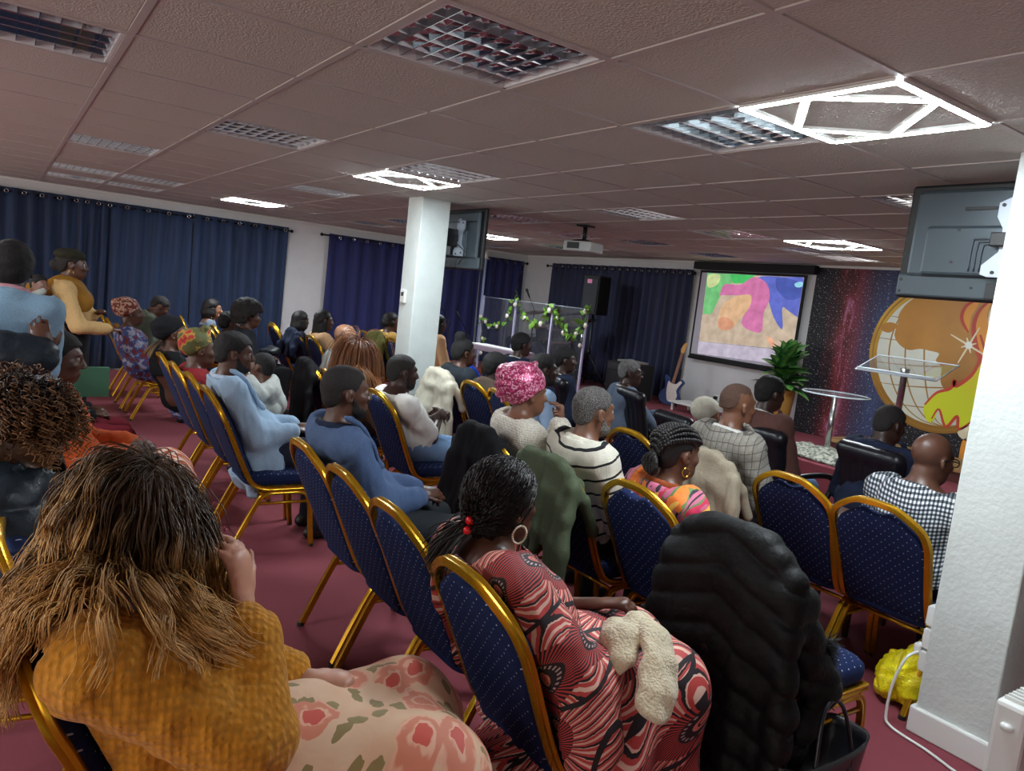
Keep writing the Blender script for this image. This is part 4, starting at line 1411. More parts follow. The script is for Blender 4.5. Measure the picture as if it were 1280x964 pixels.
def m_floral_top():
    t = NT('pink_top_orange_flowers'); u, v = tri(t); vec = t.comb(u, v, 0)
    wn = t.n('ShaderNodeTexNoise', ins={'Scale': 18, 'Detail': 2}); t.set(wn.inputs['Vector'], vec)
    wv = t.n('ShaderNodeVectorMath', operation='MULTIPLY_ADD'); t.set(wv.inputs[0], wn.outputs['Color']); wv.inputs[1].default_value = (.07,)*3; t.set(wv.inputs[2], vec)
    b = t.math('SINE', t.math('ADD', t.math('MULTIPLY', u, 120), t.math('MULTIPLY', t.noise(14, 2, vec=vec), 14)))
    c = t.mix(t.math('GREATER_THAN', b, .62), srgb(196, 104, 132), srgb(46, 36, 44))
    vo = t.n('ShaderNodeTexVoronoi', voronoi_dimensions='2D', ins={'Scale': 8.5, 'Randomness': .9}); t.set(vo.inputs['Vector'], wv.outputs[0])
    d = vo.outputs['Distance']; rr = t.sep(vo.outputs['Color'])
    c = t.mix(t.math('LESS_THAN', d, .5), c, srgb(92, 128, 70))
    sel = t.math('GREATER_THAN', rr[0], .45)
    c = t.mix(t.math('LESS_THAN', d, .44), c, t.mix(sel, srgb(206, 44, 84), srgb(238, 122, 44)))
    c = t.mix(t.math('LESS_THAN', d, .15), c, srgb(246, 188, 84))
    low = t.math('LESS_THAN', t.noise(5.5, 1, vec=vec), .42)
    base = t.mix(t.math('GREATER_THAN', b, .62), srgb(196, 104, 132), srgb(46, 36, 44))
    t.bs(Base_Color=t.mix(low, c, base), Roughness=.7).bump(t.noise(20, 3), .3, .01); return t.mat
MUSTARD = m_cable('mustard_cable_knit', (206, 138, 24), 1.0)
CREAMKNIT = m_cable('cream_cable_knit', (222, 214, 198), 1.5)
GINGHAM, PLAID, STRIPES = m_gingham(), m_plaid(), m_stripes()
SUNBURST, ROSES, ZIGZAG, SEQUIN, FLORAL = m_sunburst(), m_roses(), m_zigzag(), m_sequin(), m_floral_top()
PALEBLUE = cloth('pale_blue_wool', (158, 184, 208), var=.05)
TWEED = cloth('blue_tweed', (84, 104, 140), bs=420, var=.35)
WHITET = cloth('white_cotton', (214, 212, 206), var=.03)
NAVYW = cloth('navy_wool', (34, 42, 64))
GREYW = cloth('grey_wool', (92, 104, 122))
BROWNW = cloth('brown_wool', (98, 66, 60))
CHARC = cloth('charcoal_wool', (44, 50, 56))
BLACKW = cloth('black_wool', (20, 20, 23))
ORANGEW = cloth('burnt_orange_wool', (186, 84, 40))
BURG = cloth('burgundy_cloth', (120, 32, 46))
BEIGE = cloth('beige_knit', (206, 170, 116), bs=120, bst=.5)
PEACH = cloth('peach_cotton', (218, 176, 132))
OLIVEW = cloth('olive_wool', (62, 66, 54))
MUSTW = cloth('mustard_cotton', (214, 172, 92))
SAGE = cloth('grey_green_cotton', (150, 160, 158))
DENIM = cloth('light_blue_denim', (140, 172, 196), bs=350, var=.2)
JEANS = cloth('blue_jeans', (116, 146, 182), bs=350, var=.2)
PUFFER = cloth('dark_puffer_nylon', (34, 42, 50), rough=.45, bs=60, bst=.25)
PUFFBLK = cloth('black_puffer_nylon', (17, 18, 18), rough=.6, bs=70, bst=.35)
REDCOAT = cloth('dark_red_coat', (130, 34, 40))
KHAKI = cloth('khaki_cotton', (158, 148, 128))
OLIVEJ = cloth('olive_green_jacket', (78, 88, 66), rough=.7)
MOSS = cloth('mossy_fleece', (98, 96, 50), bs=90, bst=.9)
CREAMJ = cloth('cream_jacket', (206, 200, 180))
BRIGHTB = cloth('bright_blue_cotton', (34, 74, 190))
GREYBABY = cloth('pale_grey_knit', (178, 182, 176))
OCHRE = cloth('ochre_wrap', (150, 106, 38))
PRINTRB = m_print('red_blue_print', [(70, 24, 26), (112, 36, 36), (56, 74, 128), (150, 150, 170)], 22, thr=(.3, .55, .72))
WRAPRB = m_print('cream_red_print', [(110, 40, 34), (158, 70, 54), (206, 176, 150), (120, 50, 42)], 30, thr=(.3, .46, .6))
WRAPRG = m_print('red_gold_print', [(120, 24, 28), (176, 40, 40), (170, 130, 50), (90, 90, 50)], 20)
LEOPARD = m_print('leopard_print', [(30, 24, 20), (150, 128, 100), (60, 50, 42)], 30)
# ------------------------------------------------------------------ the congregation
def hp(x, y, Y): return px_y(x, y, Y)
DK, MD, LT = (62, 40, 32), (88, 56, 42), (118, 78, 58)
BK = (22, 19, 19)
T = lambda mat, **k: dict(mat=mat, **k)
blk_tr = ('trousers', cloth('black_trousers', (28, 29, 33)))
navy_tr = ('trousers', cloth('navy_trousers', (34, 38, 54)))
people = {}
def add(key, label, pos, rz=0, group=None, **P):
    people[key] = person(label, pos, rz, P, group)
    return people[key]

add('tweed', 'man in a blue tweed blazer with a short beard and hands loosely joined', hp(432, 490, 1.26), -4, yr=1.05, skin=MD, lean=(-4, 2), neck=12, head=(0, 2, 0),
    hair=('short', (34, 28, 26), {'g': .004}), beard=(24, 20, 19), top=T(TWEED, e=.024, drop=.04, name='blazer', collar=(.03, .014, NAVYW)),
    bottom=('trousers', cloth('dark_trousers', (44, 48, 52))), arms=((-.03, .27, .67), (.06, .25, .655)), elbow=((-.5, -.5, -.9), (.5, -.5, -.9)), hands={'L': dict(curl=.5), 'R': dict(curl=.8)}, wide=1.05)
add('blazer', 'bearded man in a pale blue blazer holding a toddler on his lap', hp(293, 441, 1.13), -6, yr=0.96, skin=MD, lean=(-6, 0), head=(-4, -4, 0),
    hair=('short', BK, {'g': .012}), beard=(20, 17, 16), top=T(PALEBLUE, e=.026, drop=.06, wings=[((.15, .0, .52), (.225, .0, .34), .06, .04, .04), ((.15, .12, .52), (.225, .14, .38), .06, .04, .04)], name='blazer', collar=(.03, .013, cloth('pale_blue_shirt', (190, 206, 224), var=.03))),
    bottom=navy_tr, arms=((-.02, .26, .69), (.07, .24, .675)), elbow=((-.5, -.5, -.9), (.5, -.5, -.9)), wide=1.08)
add('whitet', 'man in a white t-shirt and jeans sitting with folded arms', hp(503, 465, 2.21), -4, yr=2.00, skin=DK, lean=(-12, 0), head=(-2, -2, 0), wide=1.18, hip=.56,
    hair=('short', (40, 34, 32), {'g': .003}), beard=(22, 18, 17), top=T(WHITET, e=.014, sleeve=.42, belly=.12, name='t_shirt', wr=.008, se=.008), bottom=('trousers', JEANS), arms=((.05, .21, .79), (-.03, .24, .77)), hands={'L': dict(dir=(1, .05, -.1), n=(0, -1, 0), curl=.6), 'R': dict(dir=(-1, .1, -.1), n=(0, -1, 0), curl=.6)})
add('sunburst', 'woman in a red sunburst print dress with a beaded ponytail and hoop earring', hp(628, 628, 1.22), -14, yr=1.00, side=-7, skin=(92, 58, 44), lean=(-8, 2), head=(20, 4, 0),
    top=T(SUNBURST, e=.03, sleeve=.62, name='dress', se=.02, open=.105, neckh=-.012, bust=1.0, belly=.1, wings=[(lambda B: B.SR+[.02, 0, -.03], lambda B: B.ER+[.05, .02, -.12], .075, .10, .09), (lambda B: B.SL+[-.02, 0, -.03], lambda B: B.EL+[-.03, 0, -.1], .075, .09, .09)], drop=.02, wr=.009, wf=24), bottom=('skirt', SUNBURST, .05), wide=1.12, kaftan=[((.12, -.06, .52), (.27, -.06, .10), .11, .11, .10), ((.16, .06, .52), (.31, .06, .08), .12, .11, .1), ((.20, .20, .52), (.34, .22, .08), .12, .11, .1), ((.05, .4, .5), (.2, .46, .10), .12, .12, .1)],
    arms=((-.1, .30, .68), (.12, .28, .68)))
add('pinkwrap', 'woman in a pink sequinned headwrap and cream cable cardigan, hand raised to her mouth', hp(660, 492, 2.36), -18, yr=2.05, skin=LT, lean=(-2, 8), head=(8, 0, 0),
    hair=('wrap', BK, {'mat': SEQUIN, 'g': .05, 'c': (0, -.05, .055), 'r': (.098, .125, .105), 'fold': .016, 'n': 7}),
    top=T(CREAMKNIT, e=.028, name='cardigan', bust=.9), wide=1.2, arms=((-.01, .17, .93), (.035, .15, .97)), elbow=((-.6, .3, -.9), (.6, .3, -.9)), hands={'R': dict(dir=(-.2, .1, 1), n=(0, -1, 0), curl=1.0), 'L': dict(dir=(.3, 0, 1), n=(0, -1, 0), curl=.9)})
add('striped', 'man with greying hair and beard in a cream jumper with black stripes', hp(742, 514, 2.36), -12, yr=2.05, skin=(112, 76, 58), lean=(-6, 2), head=(4, 0, 0),
    hair=('short', (120, 116, 112), {'g': .006, 'kind': 'salt'}), beard=(150, 146, 140, 'salt'), top=T(STRIPES, e=.026, name='jumper', collar=(.028, .015, cloth('cream_collar', (214, 208, 190), var=.04))), wide=1.1)
add('floral', 'woman with braids pinned at the nape in a pink top with orange flowers', hp(846, 566, 2.46), -16, yr=2.14, skin=(96, 62, 46), lean=(-4, 4), head=(6, 0, 0),
    top=T(FLORAL, e=.03, name='kimono', bust=1, se=.01, collar=(.035, .016, cloth('rust_rollneck', (136, 66, 30), bst=.6))), bottom=('skirt', FLORAL, .02), earrings=.02)
add('plaid', 'balding man in a grey plaid blazer', hp(922, 506, 3.36), -14, yr=3.05, skin=LT, lean=(-6, 2), head=(-2, -2, 0), hair=('short', (96, 68, 54), {'g': .0012, 'drop': -.045}),
    top=T(PLAID, e=.028, name='blazer', collar=(.03, .012, WHITET)), wide=1.12)
add('check', 'bald man with glasses in a black and white checked shirt', hp(1165, 573, 3.62), -10, yr=3.14, hipoff=.46, skin=(88, 56, 42), lean=(2, 14), head=(-8, -8, 0), glasses=True, top=T(GINGHAM, e=.02, name='shirt', collar=(.022, .010, GINGHAM), belly=.08), wide=1.16, bottom=blk_tr)
add('navy', 'man with cropped hair in a navy blazer in a black office chair', hp(1112, 530, 4.6), -14, skin=DK, lean=(0, 10), head=(-4, -12, 0), hair=('short', (44, 38, 36), {'g': .003}), top=T(NAVYW, e=.026, name='blazer', collar=(.02, .013, NAVYW)), wide=1.12)
add('brown', 'man in a brown blazer and blue jeans in a black office chair', hp(963, 492, 4.45), -8, skin=DK, lean=(-4, 6), head=(-10, -4, 0), hair=('short', BK, {'g': .014}), top=T(BROWNW, e=.026, name='blazer', collar=(.025, .010, WHITET)), bottom=('trousers', JEANS), wide=1.05)
add('greysuit', 'older man with grey hair and glasses in a grey suit', hp(788, 466, 4.7), -24, skin=DK, lean=(-8, 2), head=(-14, 0, 0), glasses=True, hair=('short', (150, 148, 146), {'g': .008, 'kind': 'salt'}), top=T(GREYW, e=.026, name='suit_jacket', collar=(.02, .012, WHITET)), wide=1.05,
    arms=((-.1, .40, .68), (.2, .36, .70)))
add('bluesuit', 'man in a navy suit in front of the drum shield', hp(706, 450, 4.35), -14, skin=DK, lean=(-4, 2), head=(-14, 2, 0), hair=('short', BK, {'g': .012}), top=T(NAVYW, e=.026, name='suit_jacket', collar=(.02, .010, WHITET)))
add('shirtblue', 'bearded man in a pale blue shirt beside the pink headwrap', hp(680, 462, 3.4), -12, skin=DK, lean=(-4, 2), head=(-10, 0, 0), hair=('short', BK, {'g': .010}), beard=(18, 16, 16), top=T(cloth('sky_blue_shirt', (150, 176, 206), var=.04), e=.016, name='shirt', collar=(.02, .01, WHITET)))
add('bun', 'woman with braids in a bun and a charcoal coat', hp(580, 441, 3.4), -6, yr=3.05, skin=MD, lean=(-2, 4), head=(-4, 0, 0), hair=('bun', BK, {'g': .012, 'at': (0, -.05, .135), 'r': .055, 'kind': 'tight'}), top=T(CHARC, e=.03, name='coat', collar=(.02, .016, CHARC)), wide=1.1)
add('scarf', 'person with short black hair and a brown scarf by the empty chair', hp(620, 459, 3.45), -6, yr=3.05, skin=DK, lean=(0, 4), hair=('short', BK, {'g': .016}), top=T(cloth('brown_scarf_coat', (74, 62, 54)), e=.03, name='coat', collar=(.03, .03, cloth('brown_scarf', (92, 76, 64), bst=.8))))
add('d652', 'man with black hair in a dark blazer beyond the pink headwrap', hp(652, 431, 4.4), -6, skin=DK, hair=('short', BK, {'g': .014}), top=T(NAVYW, e=.024, name='blazer', collar=(.02, .012, WHITET)))
add('bald', 'bald man in a grey-green shirt leaning forward', hp(432, 423, 2.42), -2, yr=2.00, skin=(152, 108, 80), lean=(8, 22), head=(0, -14, 0), top=T(SAGE, e=.02, name='shirt', collar=(.02, .012, SAGE)), wide=1.05)
add('auburn', 'woman with long straight auburn hair', hp(449, 444, 2.24), -10, yr=2.00, skin=LT, lean=(-4, 4), head=(-8, -6, 0), top=T(cloth('brown_cardigan', (96, 76, 60)), e=.02, name='cardigan'))
add('mustard2', 'woman in a mustard top with tied-back hair beside the square pillar', hp(489, 402, 4.22), -4, yr=4.03, skin=MD, hair=('bob', BK, {'g': .012, 'len': .05, 'wd': .05}), top=T(MUSTW, e=.018, name='blouse'))
add('peach', 'person with long dark hair in a peach top half hidden by the square pillar', hp(548, 405, 4.6), -4, skin=MD, hair=('long', BK, {'g': .012, 'len': .25}), top=T(PEACH, e=.018, name='blouse'))
add('braids', 'woman with long black braids and glasses in a peach blouse', hp(405, 401, 3.12), -2, yr=2.87, skin=MD, glasses=True, hair=('long', BK, {'g': .012, 'len': .42, 'wd': .055}), top=T(PEACH, e=.018, name='blouse', bust=1))
add('dark375', 'woman with a smooth dark bob in black', hp(376, 401, 3.15), 0, skin=MD, head=(14, 0, 0), hair=('bob', (30, 24, 24), {'g': .016, 'len': .15}), top=T(BLACKW, e=.018, name='jumper'))
add('afro', 'person with a round afro in dark trousers with a bag on the lap', hp(312, 396, 2.2), -4, skin=MD, lean=(-4, 2), hair=('afro', (30, 22, 20), {'g': .078}), top=T(CHARC, e=.02, name='jumper'), bottom=blk_tr)
add('curtainw', 'woman with drop earrings and wavy dark hair against the curtain', hp(266, 386, 2.18), -6, skin=(150, 104, 78), head=(-4, 0, 0), hair=('bob', (28, 20, 20), {'g': .014, 'len': .12, 'wd': .06}), earrings=.03, top=T(cloth('off_shoulder_floral', (120, 130, 146), var=.3), e=.012, name='top', open=.14, neckh=-.05))
add('child280', 'child with dark hair in puffs in front of the woman with drop earrings', hp(288, 404, 2.15), -4, skin=MD, size=.8, hsize=.9, hair=('afro', BK, {'g': .018}), top=T(cloth('grey_floral', (128, 132, 140), var=.3), e=.014, name='top'))
add('olive', 'man in an olive jacket bowing his head', px_z(200, 383, 1.05), -2, skin=MD, lean=(10, 34), neck=40, head=(0, -34, 0), hair=('short', (34, 28, 26), {'g': .006}), top=T(OLIVEW, e=.03, name='jacket', collar=(.02, .014, OLIVEW)), wide=1.1)
add('printw', 'woman in a patterned headwrap and a red and blue print dress', px_z(164, 391, 1.06), -2, yr=0.93, skin=MD, lean=(-10, 0), hair=('wrap', BK, {'mat': WRAPRB, 'g': .035, 'c': (0, -.05, .055), 'r': (.085, .11, .085)}), top=T(PRINTRB, e=.022, name='dress', bust=1), bottom=('skirt', PRINTRB, .03))
add('blackscarf', 'woman in a black headscarf with braids showing below it', px_z(216, 417, 1.06), -4, yr=0.96, skin=MD, lean=(-10, 0), head=(0, 8, 0), hair=('wrap', BK, {'mat': cloth('black_scarf', (24, 25, 30), bst=.5), 'g': .02, 'n': 4, 'fold': .01}), top=T(BLACKW, e=.024, name='jumper', collar=(.02, .014, BLACKW)))
add('redwrap', 'person in a red and gold headwrap and a dark red coat', px_z(250, 437, 1.02), -4, yr=0.96, skin=MD, lean=(-6, 2), hair=('wrap', BK, {'mat': WRAPRG, 'g': .035, 'c': (0, -.03, .055), 'r': (.085, .1, .085), 'knots': (((0, .04, .14), .03), ((.03, .02, .15), .026))}), top=T(REDCOAT, e=.03, name='coat', collar=(.02, .016, REDCOAT)))
add('orange', 'woman in a burnt orange jacket and an orange zigzag skirt', px_z(72, 446, 1.13), -6, skin=MD, lean=(-8, 2), head=(-2, -6, 0), hair=('short', BK, {'g': .01}), top=T(ORANGEW, e=.03, name='jacket', bust=1, collar=(.03, .014, cloth('pink_red_blouse', (170, 40, 70)))), bottom=('skirt', ZIGZAG, .04), arms=((-.1, .34, .70), (.14, .36, .70)), elbow=((-.6, -.3, -.6), (.7, .25, -.6)), wide=1.2, kneed=.5, kneez=.53)
add('burgundy', 'person in burgundy trousers with a green book, mostly hidden', px_z(30, 430, 1.13)+np.array([-.75, .12, 0]), 0, skin=MD, lean=(-8, 0), hair=('short', BK, {'g': .01}), top=T(BLACKW, e=.02, name='jumper'), bottom=('trousers', BURG), wide=1.05)
add('curly', 'woman with tight brown curls in a dark padded coat', px_z(32, 531, 1.10), -8, skin=(120, 84, 62), lean=(-6, 2), head=(0, -4, 0), top=T(PUFFER, e=.05, name='padded_coat', quilt=(.016, 40), collar=(.05, .026, cloth('leopard_fur', (150, 130, 92), bst=.9, var=.3)), bust=1), bottom=('skirt', LEOPARD, .02), wide=1.3, elbow=((-.9, -.2, -.5), (.95, .1, -.5)), arms=((-.12, .3, .66), (.2, .3, .68)))
add('mustard', 'woman with wavy blonde hair in a mustard cable cardigan, head on hand', px_z(172, 652, 1.11), -14, yr=0.03, skin=(206, 152, 128), lean=(-2, 10), head=(-12, -12, 4), wide=1.0,
    top=T(MUSTARD, e=.026, name='cardigan', bust=1.0, belly=.05, se=.012, sleeve=.86), bottom=('skirt', ROSES, .05), kneed=.52, kneez=.545, hipoff=.30, arms=((-.12, .28, .68), (.05, .115, .955)), elbow=((-.6, -.5, -.6), (.6, .4, -1)), hands={'R': dict(dir=(-.15, -.15, 1), n=(-.5, -.8, 0), curl=.6)})
add('standing', 'standing woman in a dark beret, beige jumper and long black skirt', hp(91, 331, .48), -8, skin=MD, legs='stand', hip=.90, lean=(-2, 2), head=(0, 0, 0), hair=('bun', (34, 26, 24), {'g': .012, 'at': (0, -.12, -.01), 'r': .05, 'kind': 'tight'}),
    top=T(BEIGE, e=.02, name='jumper', bust=1.1, belly=.1), bottom=('skirt', BLACKW, .04), arms=((.0, .22, 1.08), (.12, .33, .97)), earrings=.018, wide=1.12)
# ------------------------------------------------------------------ hair built from strands
# wavy blonde hair
B = people['mustard']; S = body_sdf(B, .05)
P, N = scalp(B, 230, 3)
lr = np.random.RandomState(5)
back = B.HM@np.array([0, -1, 0.]); down = np.array([0, 0, -1.])
D = down+back*.35-N*((N@down)[:, None]+.35*(N@back)[:, None])+N*.15+lr.normal(size=N.shape)*.10
D /= np.linalg.norm(D, axis=1, keepdims=True)
mg = .004+.055*lr.rand(len(P))**1.3
pth = grow(B, S, P, D, lr.uniform(.27, .41, len(P)), 26, .22, mg, .03, 1)
pth = waves(pth, .020, 3.3, 2, None, start=.12)
pth = clump(pth, 15, .011, .006, .010, 4)
hair_mesh('hair', pth, .0014, .0008, strand_mat('blonde_ombre_strands', (84, 60, 38), (220, 168, 96), .42, .4), B.t, 3, 1)
S = Sdf(); S.ell(B.hl((0, -.016, .03)), _v((.075, .096, .087))*B.hs+.006, B.HM, .02); S.cut(hairline_cut(B)); V, F = S.mesh(.009)
mesh_obj('scalp_hair', V, F, hair_mat((70, 54, 38), 'sleek'), B.t)
# bracelets
for k, (dz, c) in enumerate(((.0, (190, 150, 60)), (.012, (150, 70, 40)), (.022, (200, 170, 90)))):
    d = nrm(B.ER-B.WR); p0 = B.WR+d*(.025+dz); u = nrm(np.cross(d, [0, 1, .3])); w = np.cross(d, u)
    MB().tube([tuple(p0+(u*math.cos(a)+w*math.sin(a))*.036) for a in np.linspace(0, 6.28, 20, endpoint=False)], .004, 6, closed=True).build('bracelet', plain('bangle_%d' % k, c, .3, .8), B.t, smooth=True)
# tight brown curls
B = people['curly']; S = body_sdf(B, .07)
P, N = scalp(B, 1250, 7)
lr = np.random.RandomState(8)
down = np.array([0, 0, -1.]); D = (down-N*(N@down)[:, None])*.7+N*.6+lr.normal(size=N.shape)*.25+B.HM@np.array([0, -.2, 0]); D /= np.linalg.norm(D, axis=1, keepdims=True)
pth = grow(B, S, P, D, lr.uniform(.10, .18, len(P)), 30, .16, lr.uniform(.004, .05, len(P)), .05, 2)
pth = waves(pth, .0085, 5.0, 3, None, coil=True)
hair_mesh('hair', pth, lr.uniform(.0022, .0036, len(P)), .0014, strand_mat('brown_curl_strands', (44, 28, 20), (140, 96, 58), .4, .65), B.t, 4, 2)
S = Sdf(); S.ell(B.hl((0, -.016, .03)), _v((.075, .096, .087))*B.hs+.012, B.HM, .02); S.cut(hairline_cut(B)); V, F = S.mesh(.01)
mesh_obj('scalp_hair', V, F, hair_mat((30, 20, 15), 'sleek'), B.t)
# long straight auburn hair
B = people['auburn']; back = B.HM@np.array([0, -1, 0.]); S = body_sdf(B, .03)
P, N = scalp(B, 1500, 9)
lr = np.random.RandomState(4)
down = np.array([0, 0, -1.]); D = down-N*(N@down)[:, None]+N*.2+back*.15; D /= np.linalg.norm(D, axis=1, keepdims=True)
pth = grow(B, S, P, D, lr.uniform(.42, .55, len(P)), 16, .32, lr.uniform(.004, .028, len(P)), .01, 3)
hair_mesh('hair', pth, .0026, .0014, strand_mat('auburn_strands', (112, 66, 40), (168, 110, 66), .35, .45), B.t, 4, 3)
S = Sdf(); S.ell(B.hl((0, -.016, .03)), _v((.075, .096, .087))*B.hs+.006, B.HM, .02); S.cut(hairline_cut(B)); V, F = S.mesh(.012)
mesh_obj('scalp_hair', V, F, hair_mat((90, 54, 34), 'sleek'), B.t)
# straight dark hair gathered low with red beads
B = people['sunburst']
lr = np.random.RandomState(11)
P, N = scalp(B, 1700, 12, r=(.082, .104, .097))
lc_ = np.stack(hl_coords(B, P[:, 0], P[:, 1], P[:, 2]), 1); ok_ = (lc_[:, 1] < .0) | (lc_[:, 2] > .055); P, N = P[ok_], N[ok_]
tie = B.hl((.0, -.112, -.045))
c0 = B.hl((0, -.014, .03)); Sc = Sdf(); Sc.ell(c0, _v((.077, .098, .089))*B.hs, B.HM); Sc.ell(B.hl((0, -.03, -.03)), _v((.068, .075, .055))*B.hs, B.HM, .03)
m = 14; tt = np.linspace(0, 1, m)
pth = P[:, None]*(1-tt[None, :, None])+(tie+lr.normal(size=(len(P), 3))*.008)[:, None]*tt[None, :, None]
for j in range(m):
    pth[:, j] = Sc.push(pth[:, j].copy(), .010*(1-tt[j])+.004+lr.uniform(0, .012, len(P))*(1-tt[j]), 3)
DK_ST = strand_mat('dark_sleek_strands', (28, 20, 18), (36, 26, 22), .45, .5)
hair_mesh('hair', pth, .0026, .002, DK_ST, B.t, 3, 5)
V, F = (lambda S: S.mesh(.008))(Sc.cut(hairline_cut(B)))
mesh_obj('scalp_hair', V, F, hair_mat((20, 15, 15), 'sleek'), B.t)
n = 380
dirs = np.array([-.55, -.35, -.6])+lr.normal(size=(n, 3))*.22; dirs /= np.linalg.norm(dirs, axis=1, keepdims=True)
Sb = body_sdf(B, .03)
tl = grow(B, Sb, np.repeat(tie[None], n, 0)+lr.normal(size=(n, 3))*.010, dirs, lr.uniform(.13, .19, n), 10, .12, .006, .06, 6)
po = hair_mesh('ponytail', tl, .004, .0016, DK_ST, B.t, 4, 6)
MR = plain('red_bead', (214, 22, 30), .2)
for d in ((.012, -.012, .016), (.008, -.016, -.014)):
    MB().ball(tuple(tie+B.HM@np.array(d)), .0145, 14, 10).build('red_bead', MR, po, smooth=True)
MB().tube([tuple(tie+B.HM@np.array([.024*math.cos(a), 0, .024*math.sin(a)])) for a in np.linspace(0, 6.28, 16, endpoint=False)], .007, 8, closed=True).build('hair_band', M_BLACK, po, smooth=True)
for q in (1, -1):
    c_ = B.hl((q*.086, -.002, -.072)); mb = MB()
    ring = [tuple(c_+B.HM@np.array([0, .026*math.cos(a), .026*math.sin(a)])) for a in np.linspace(0, 2*math.pi, 26, endpoint=False)]
    for p in ring: mb.ball(p, .0036, 6, 5)
    mb.tube(ring, .0022, 5, closed=True)
    mb.build('hoop_earring', plain('pearl_hoop', (232, 214, 190), .25, .3), B.t, smooth=True)
# braids pinned into a bun at the nape
B = people['floral']; S = Sdf()
S.ell(B.hl((0, -.014, .03)), _v((.075, .096, .087))*B.hs+.004, B.HM, .01)
S.ell(B.hl((0, -.04, -.02)), _v((.066, .066, .06))*B.hs+.002, B.HM, .02)
S.cut(hairline_cut(B)); V, F = S.mesh(.008); ho = mesh_obj('scalp_hair', V, F, hair_mat((26, 22, 22), 'sleek'), B.t)
for i in range(9):
    a = math.radians(-72+i*18); mb = MB()
    for k in range(22):
        f = k/21; th = math.radians(32+f*152)
        x = math.sin(a)*.083*max(0, math.sin(th))**.55; y = -.014+.104*math.cos(th); z = .03+.097*math.sin(th)*math.cos(a*.9)
        if f > .75: z -= (f-.75)*.28; x *= 1-(f-.75)*2.2
        for q in (-1, 1):
            mb.ball(tuple(B.hl((x+q*.0055*math.cos(a), y+(.004 if q > 0 else -.004), z+.0055*q*math.sin(a)))), (.0095, .0085, .0095), 6, 5)
    mb.build('braid', hair_mat((30, 26, 26), 'sleek'), B.t, smooth=True)
mb = MB(); lr = np.random.RandomState(2)
for k in range(120):
    th = k*.52; f = k/119
    r = .046*math.sin(math.pi*(.12+.86*f))
    mb.ball(tuple(B.hl((r*math.cos(th), -.118-.018*math.sin(math.pi*f), -.045+.05*(f-.5)*1.6+.0*r))+B.HM@np.array([0, -.0, r*math.sin(th)*.5])), .0115, 6, 5)
mb.build('braided_bun', hair_mat((28, 24, 25), 'sleek'), B.t, smooth=True)
# braids showing below the black scarf
B = people['blackscarf']; mb = MB(); lr = np.random.RandomState(3)
Sb = body_sdf(B, .03)
P = np.array([B.hl((x, -.085, -.04)) for x in np.linspace(-.06, .06, 9)]); D = np.tile(np.array([0, -.5, -.8]), (9, 1))
pth = grow(B, Sb, P, D, .16, 9, .2, .01, .1, 1)
hair_mesh('braids', pth, .008, .006, strand_mat('gold_brown_braids', (60, 44, 30), (130, 100, 60), .5, .4), B.t, 6, 1)
# beret, head scarf knot of the standing woman
B = people['standing']; S = Sdf()
S.ell(B.hl((.012, -.03, .085)), _v((.096, .112, .05))*B.hs, B.HM, .03); S.ell(B.hl((0, -.012, .06)), _v((.083, .104, .06))*B.hs, B.HM, .02)
S.cut(lambda x, y, z: (lambda l: (np.interp(l[1], [-.2, -.1, .1, .2], [.0, .01, .055, .06])-l[2])*.8)(hl_coords(B, x, y, z)))
V, F = S.mesh(.009); V = displaced(V, F, .003, 60, 1); mesh_obj('beret', V, F, cloth('dark_olive_felt', (46, 46, 34), bst=.6), B.t)
# ------------------------------------------------------------------ babies and the man holding a child
# toddler in pale grey on the lap of the pale blue blazer man
add('toddler', 'toddler in pale grey on the lap of the pale blue blazer man', px_y(328, 458, 1.42), 168, size=.62, hsize=.78, skin=(96, 62, 46), hip=.30, base=.42, lean=(8, 14), head=(-40, 6, 0),
    hair=('short', BK, {'g': .005}), top=T(GREYBABY, e=.02, name='romper', th=1.15), bottom=('trousers', GREYBABY), arms=((-.14, .14, .50), (.13, .16, .48)), kneed=.30, kneez=.24, spread=.12, shoes=False, res=.012, fres=.008, legs='sit', handsize=1.0)
# child in the light denim jacket and the man whose arm holds it
CH_X = -3.6
hc = px_x(14, 336, CH_X)
add('child', 'child in a light blue denim jacket carried against a man\'s shoulder', hc, 78, size=.72, hsize=.86, skin=DK, hip=.32, base=.78, lean=(2, 6), head=(10, -4, 0), hair=('short', BK, {'g': .02}),
    top=T(DENIM, e=.03, name='denim_jacket', collar=(.03, .016, cloth('pink_collar', (206, 150, 158))), wr=.008), bottom=('trousers', cloth('pale_leggings', (150, 150, 152))), arms=((-.07, .15, .50), (.07, .15, .50)), elbow=((-.1, -.2, -1), (.1, -.2, -1)), kneed=.24, kneez=.2, spread=.16, shoes=False, res=.011, fres=.008)
B = people['child']
ho = px_x(64, 418, CH_X+.22); wr = px_x(56, 446, CH_X+.33)
man = np.array([CH_X-.02, -.33, 1.60])
M = rotm(0, 0, 0)
loc = man[:2]
def to_local(p, rz, lx, ly):
    c, s = math.cos(-rz), math.sin(-rz); d = np.array([p[0]-lx, p[1]-ly]); return np.array([d[0]*c-d[1]*s, d[0]*s+d[1]*c, p[2]])
wl = np.array([wr[0]-loc[0], wr[1]-loc[1]+.03, wr[2]])
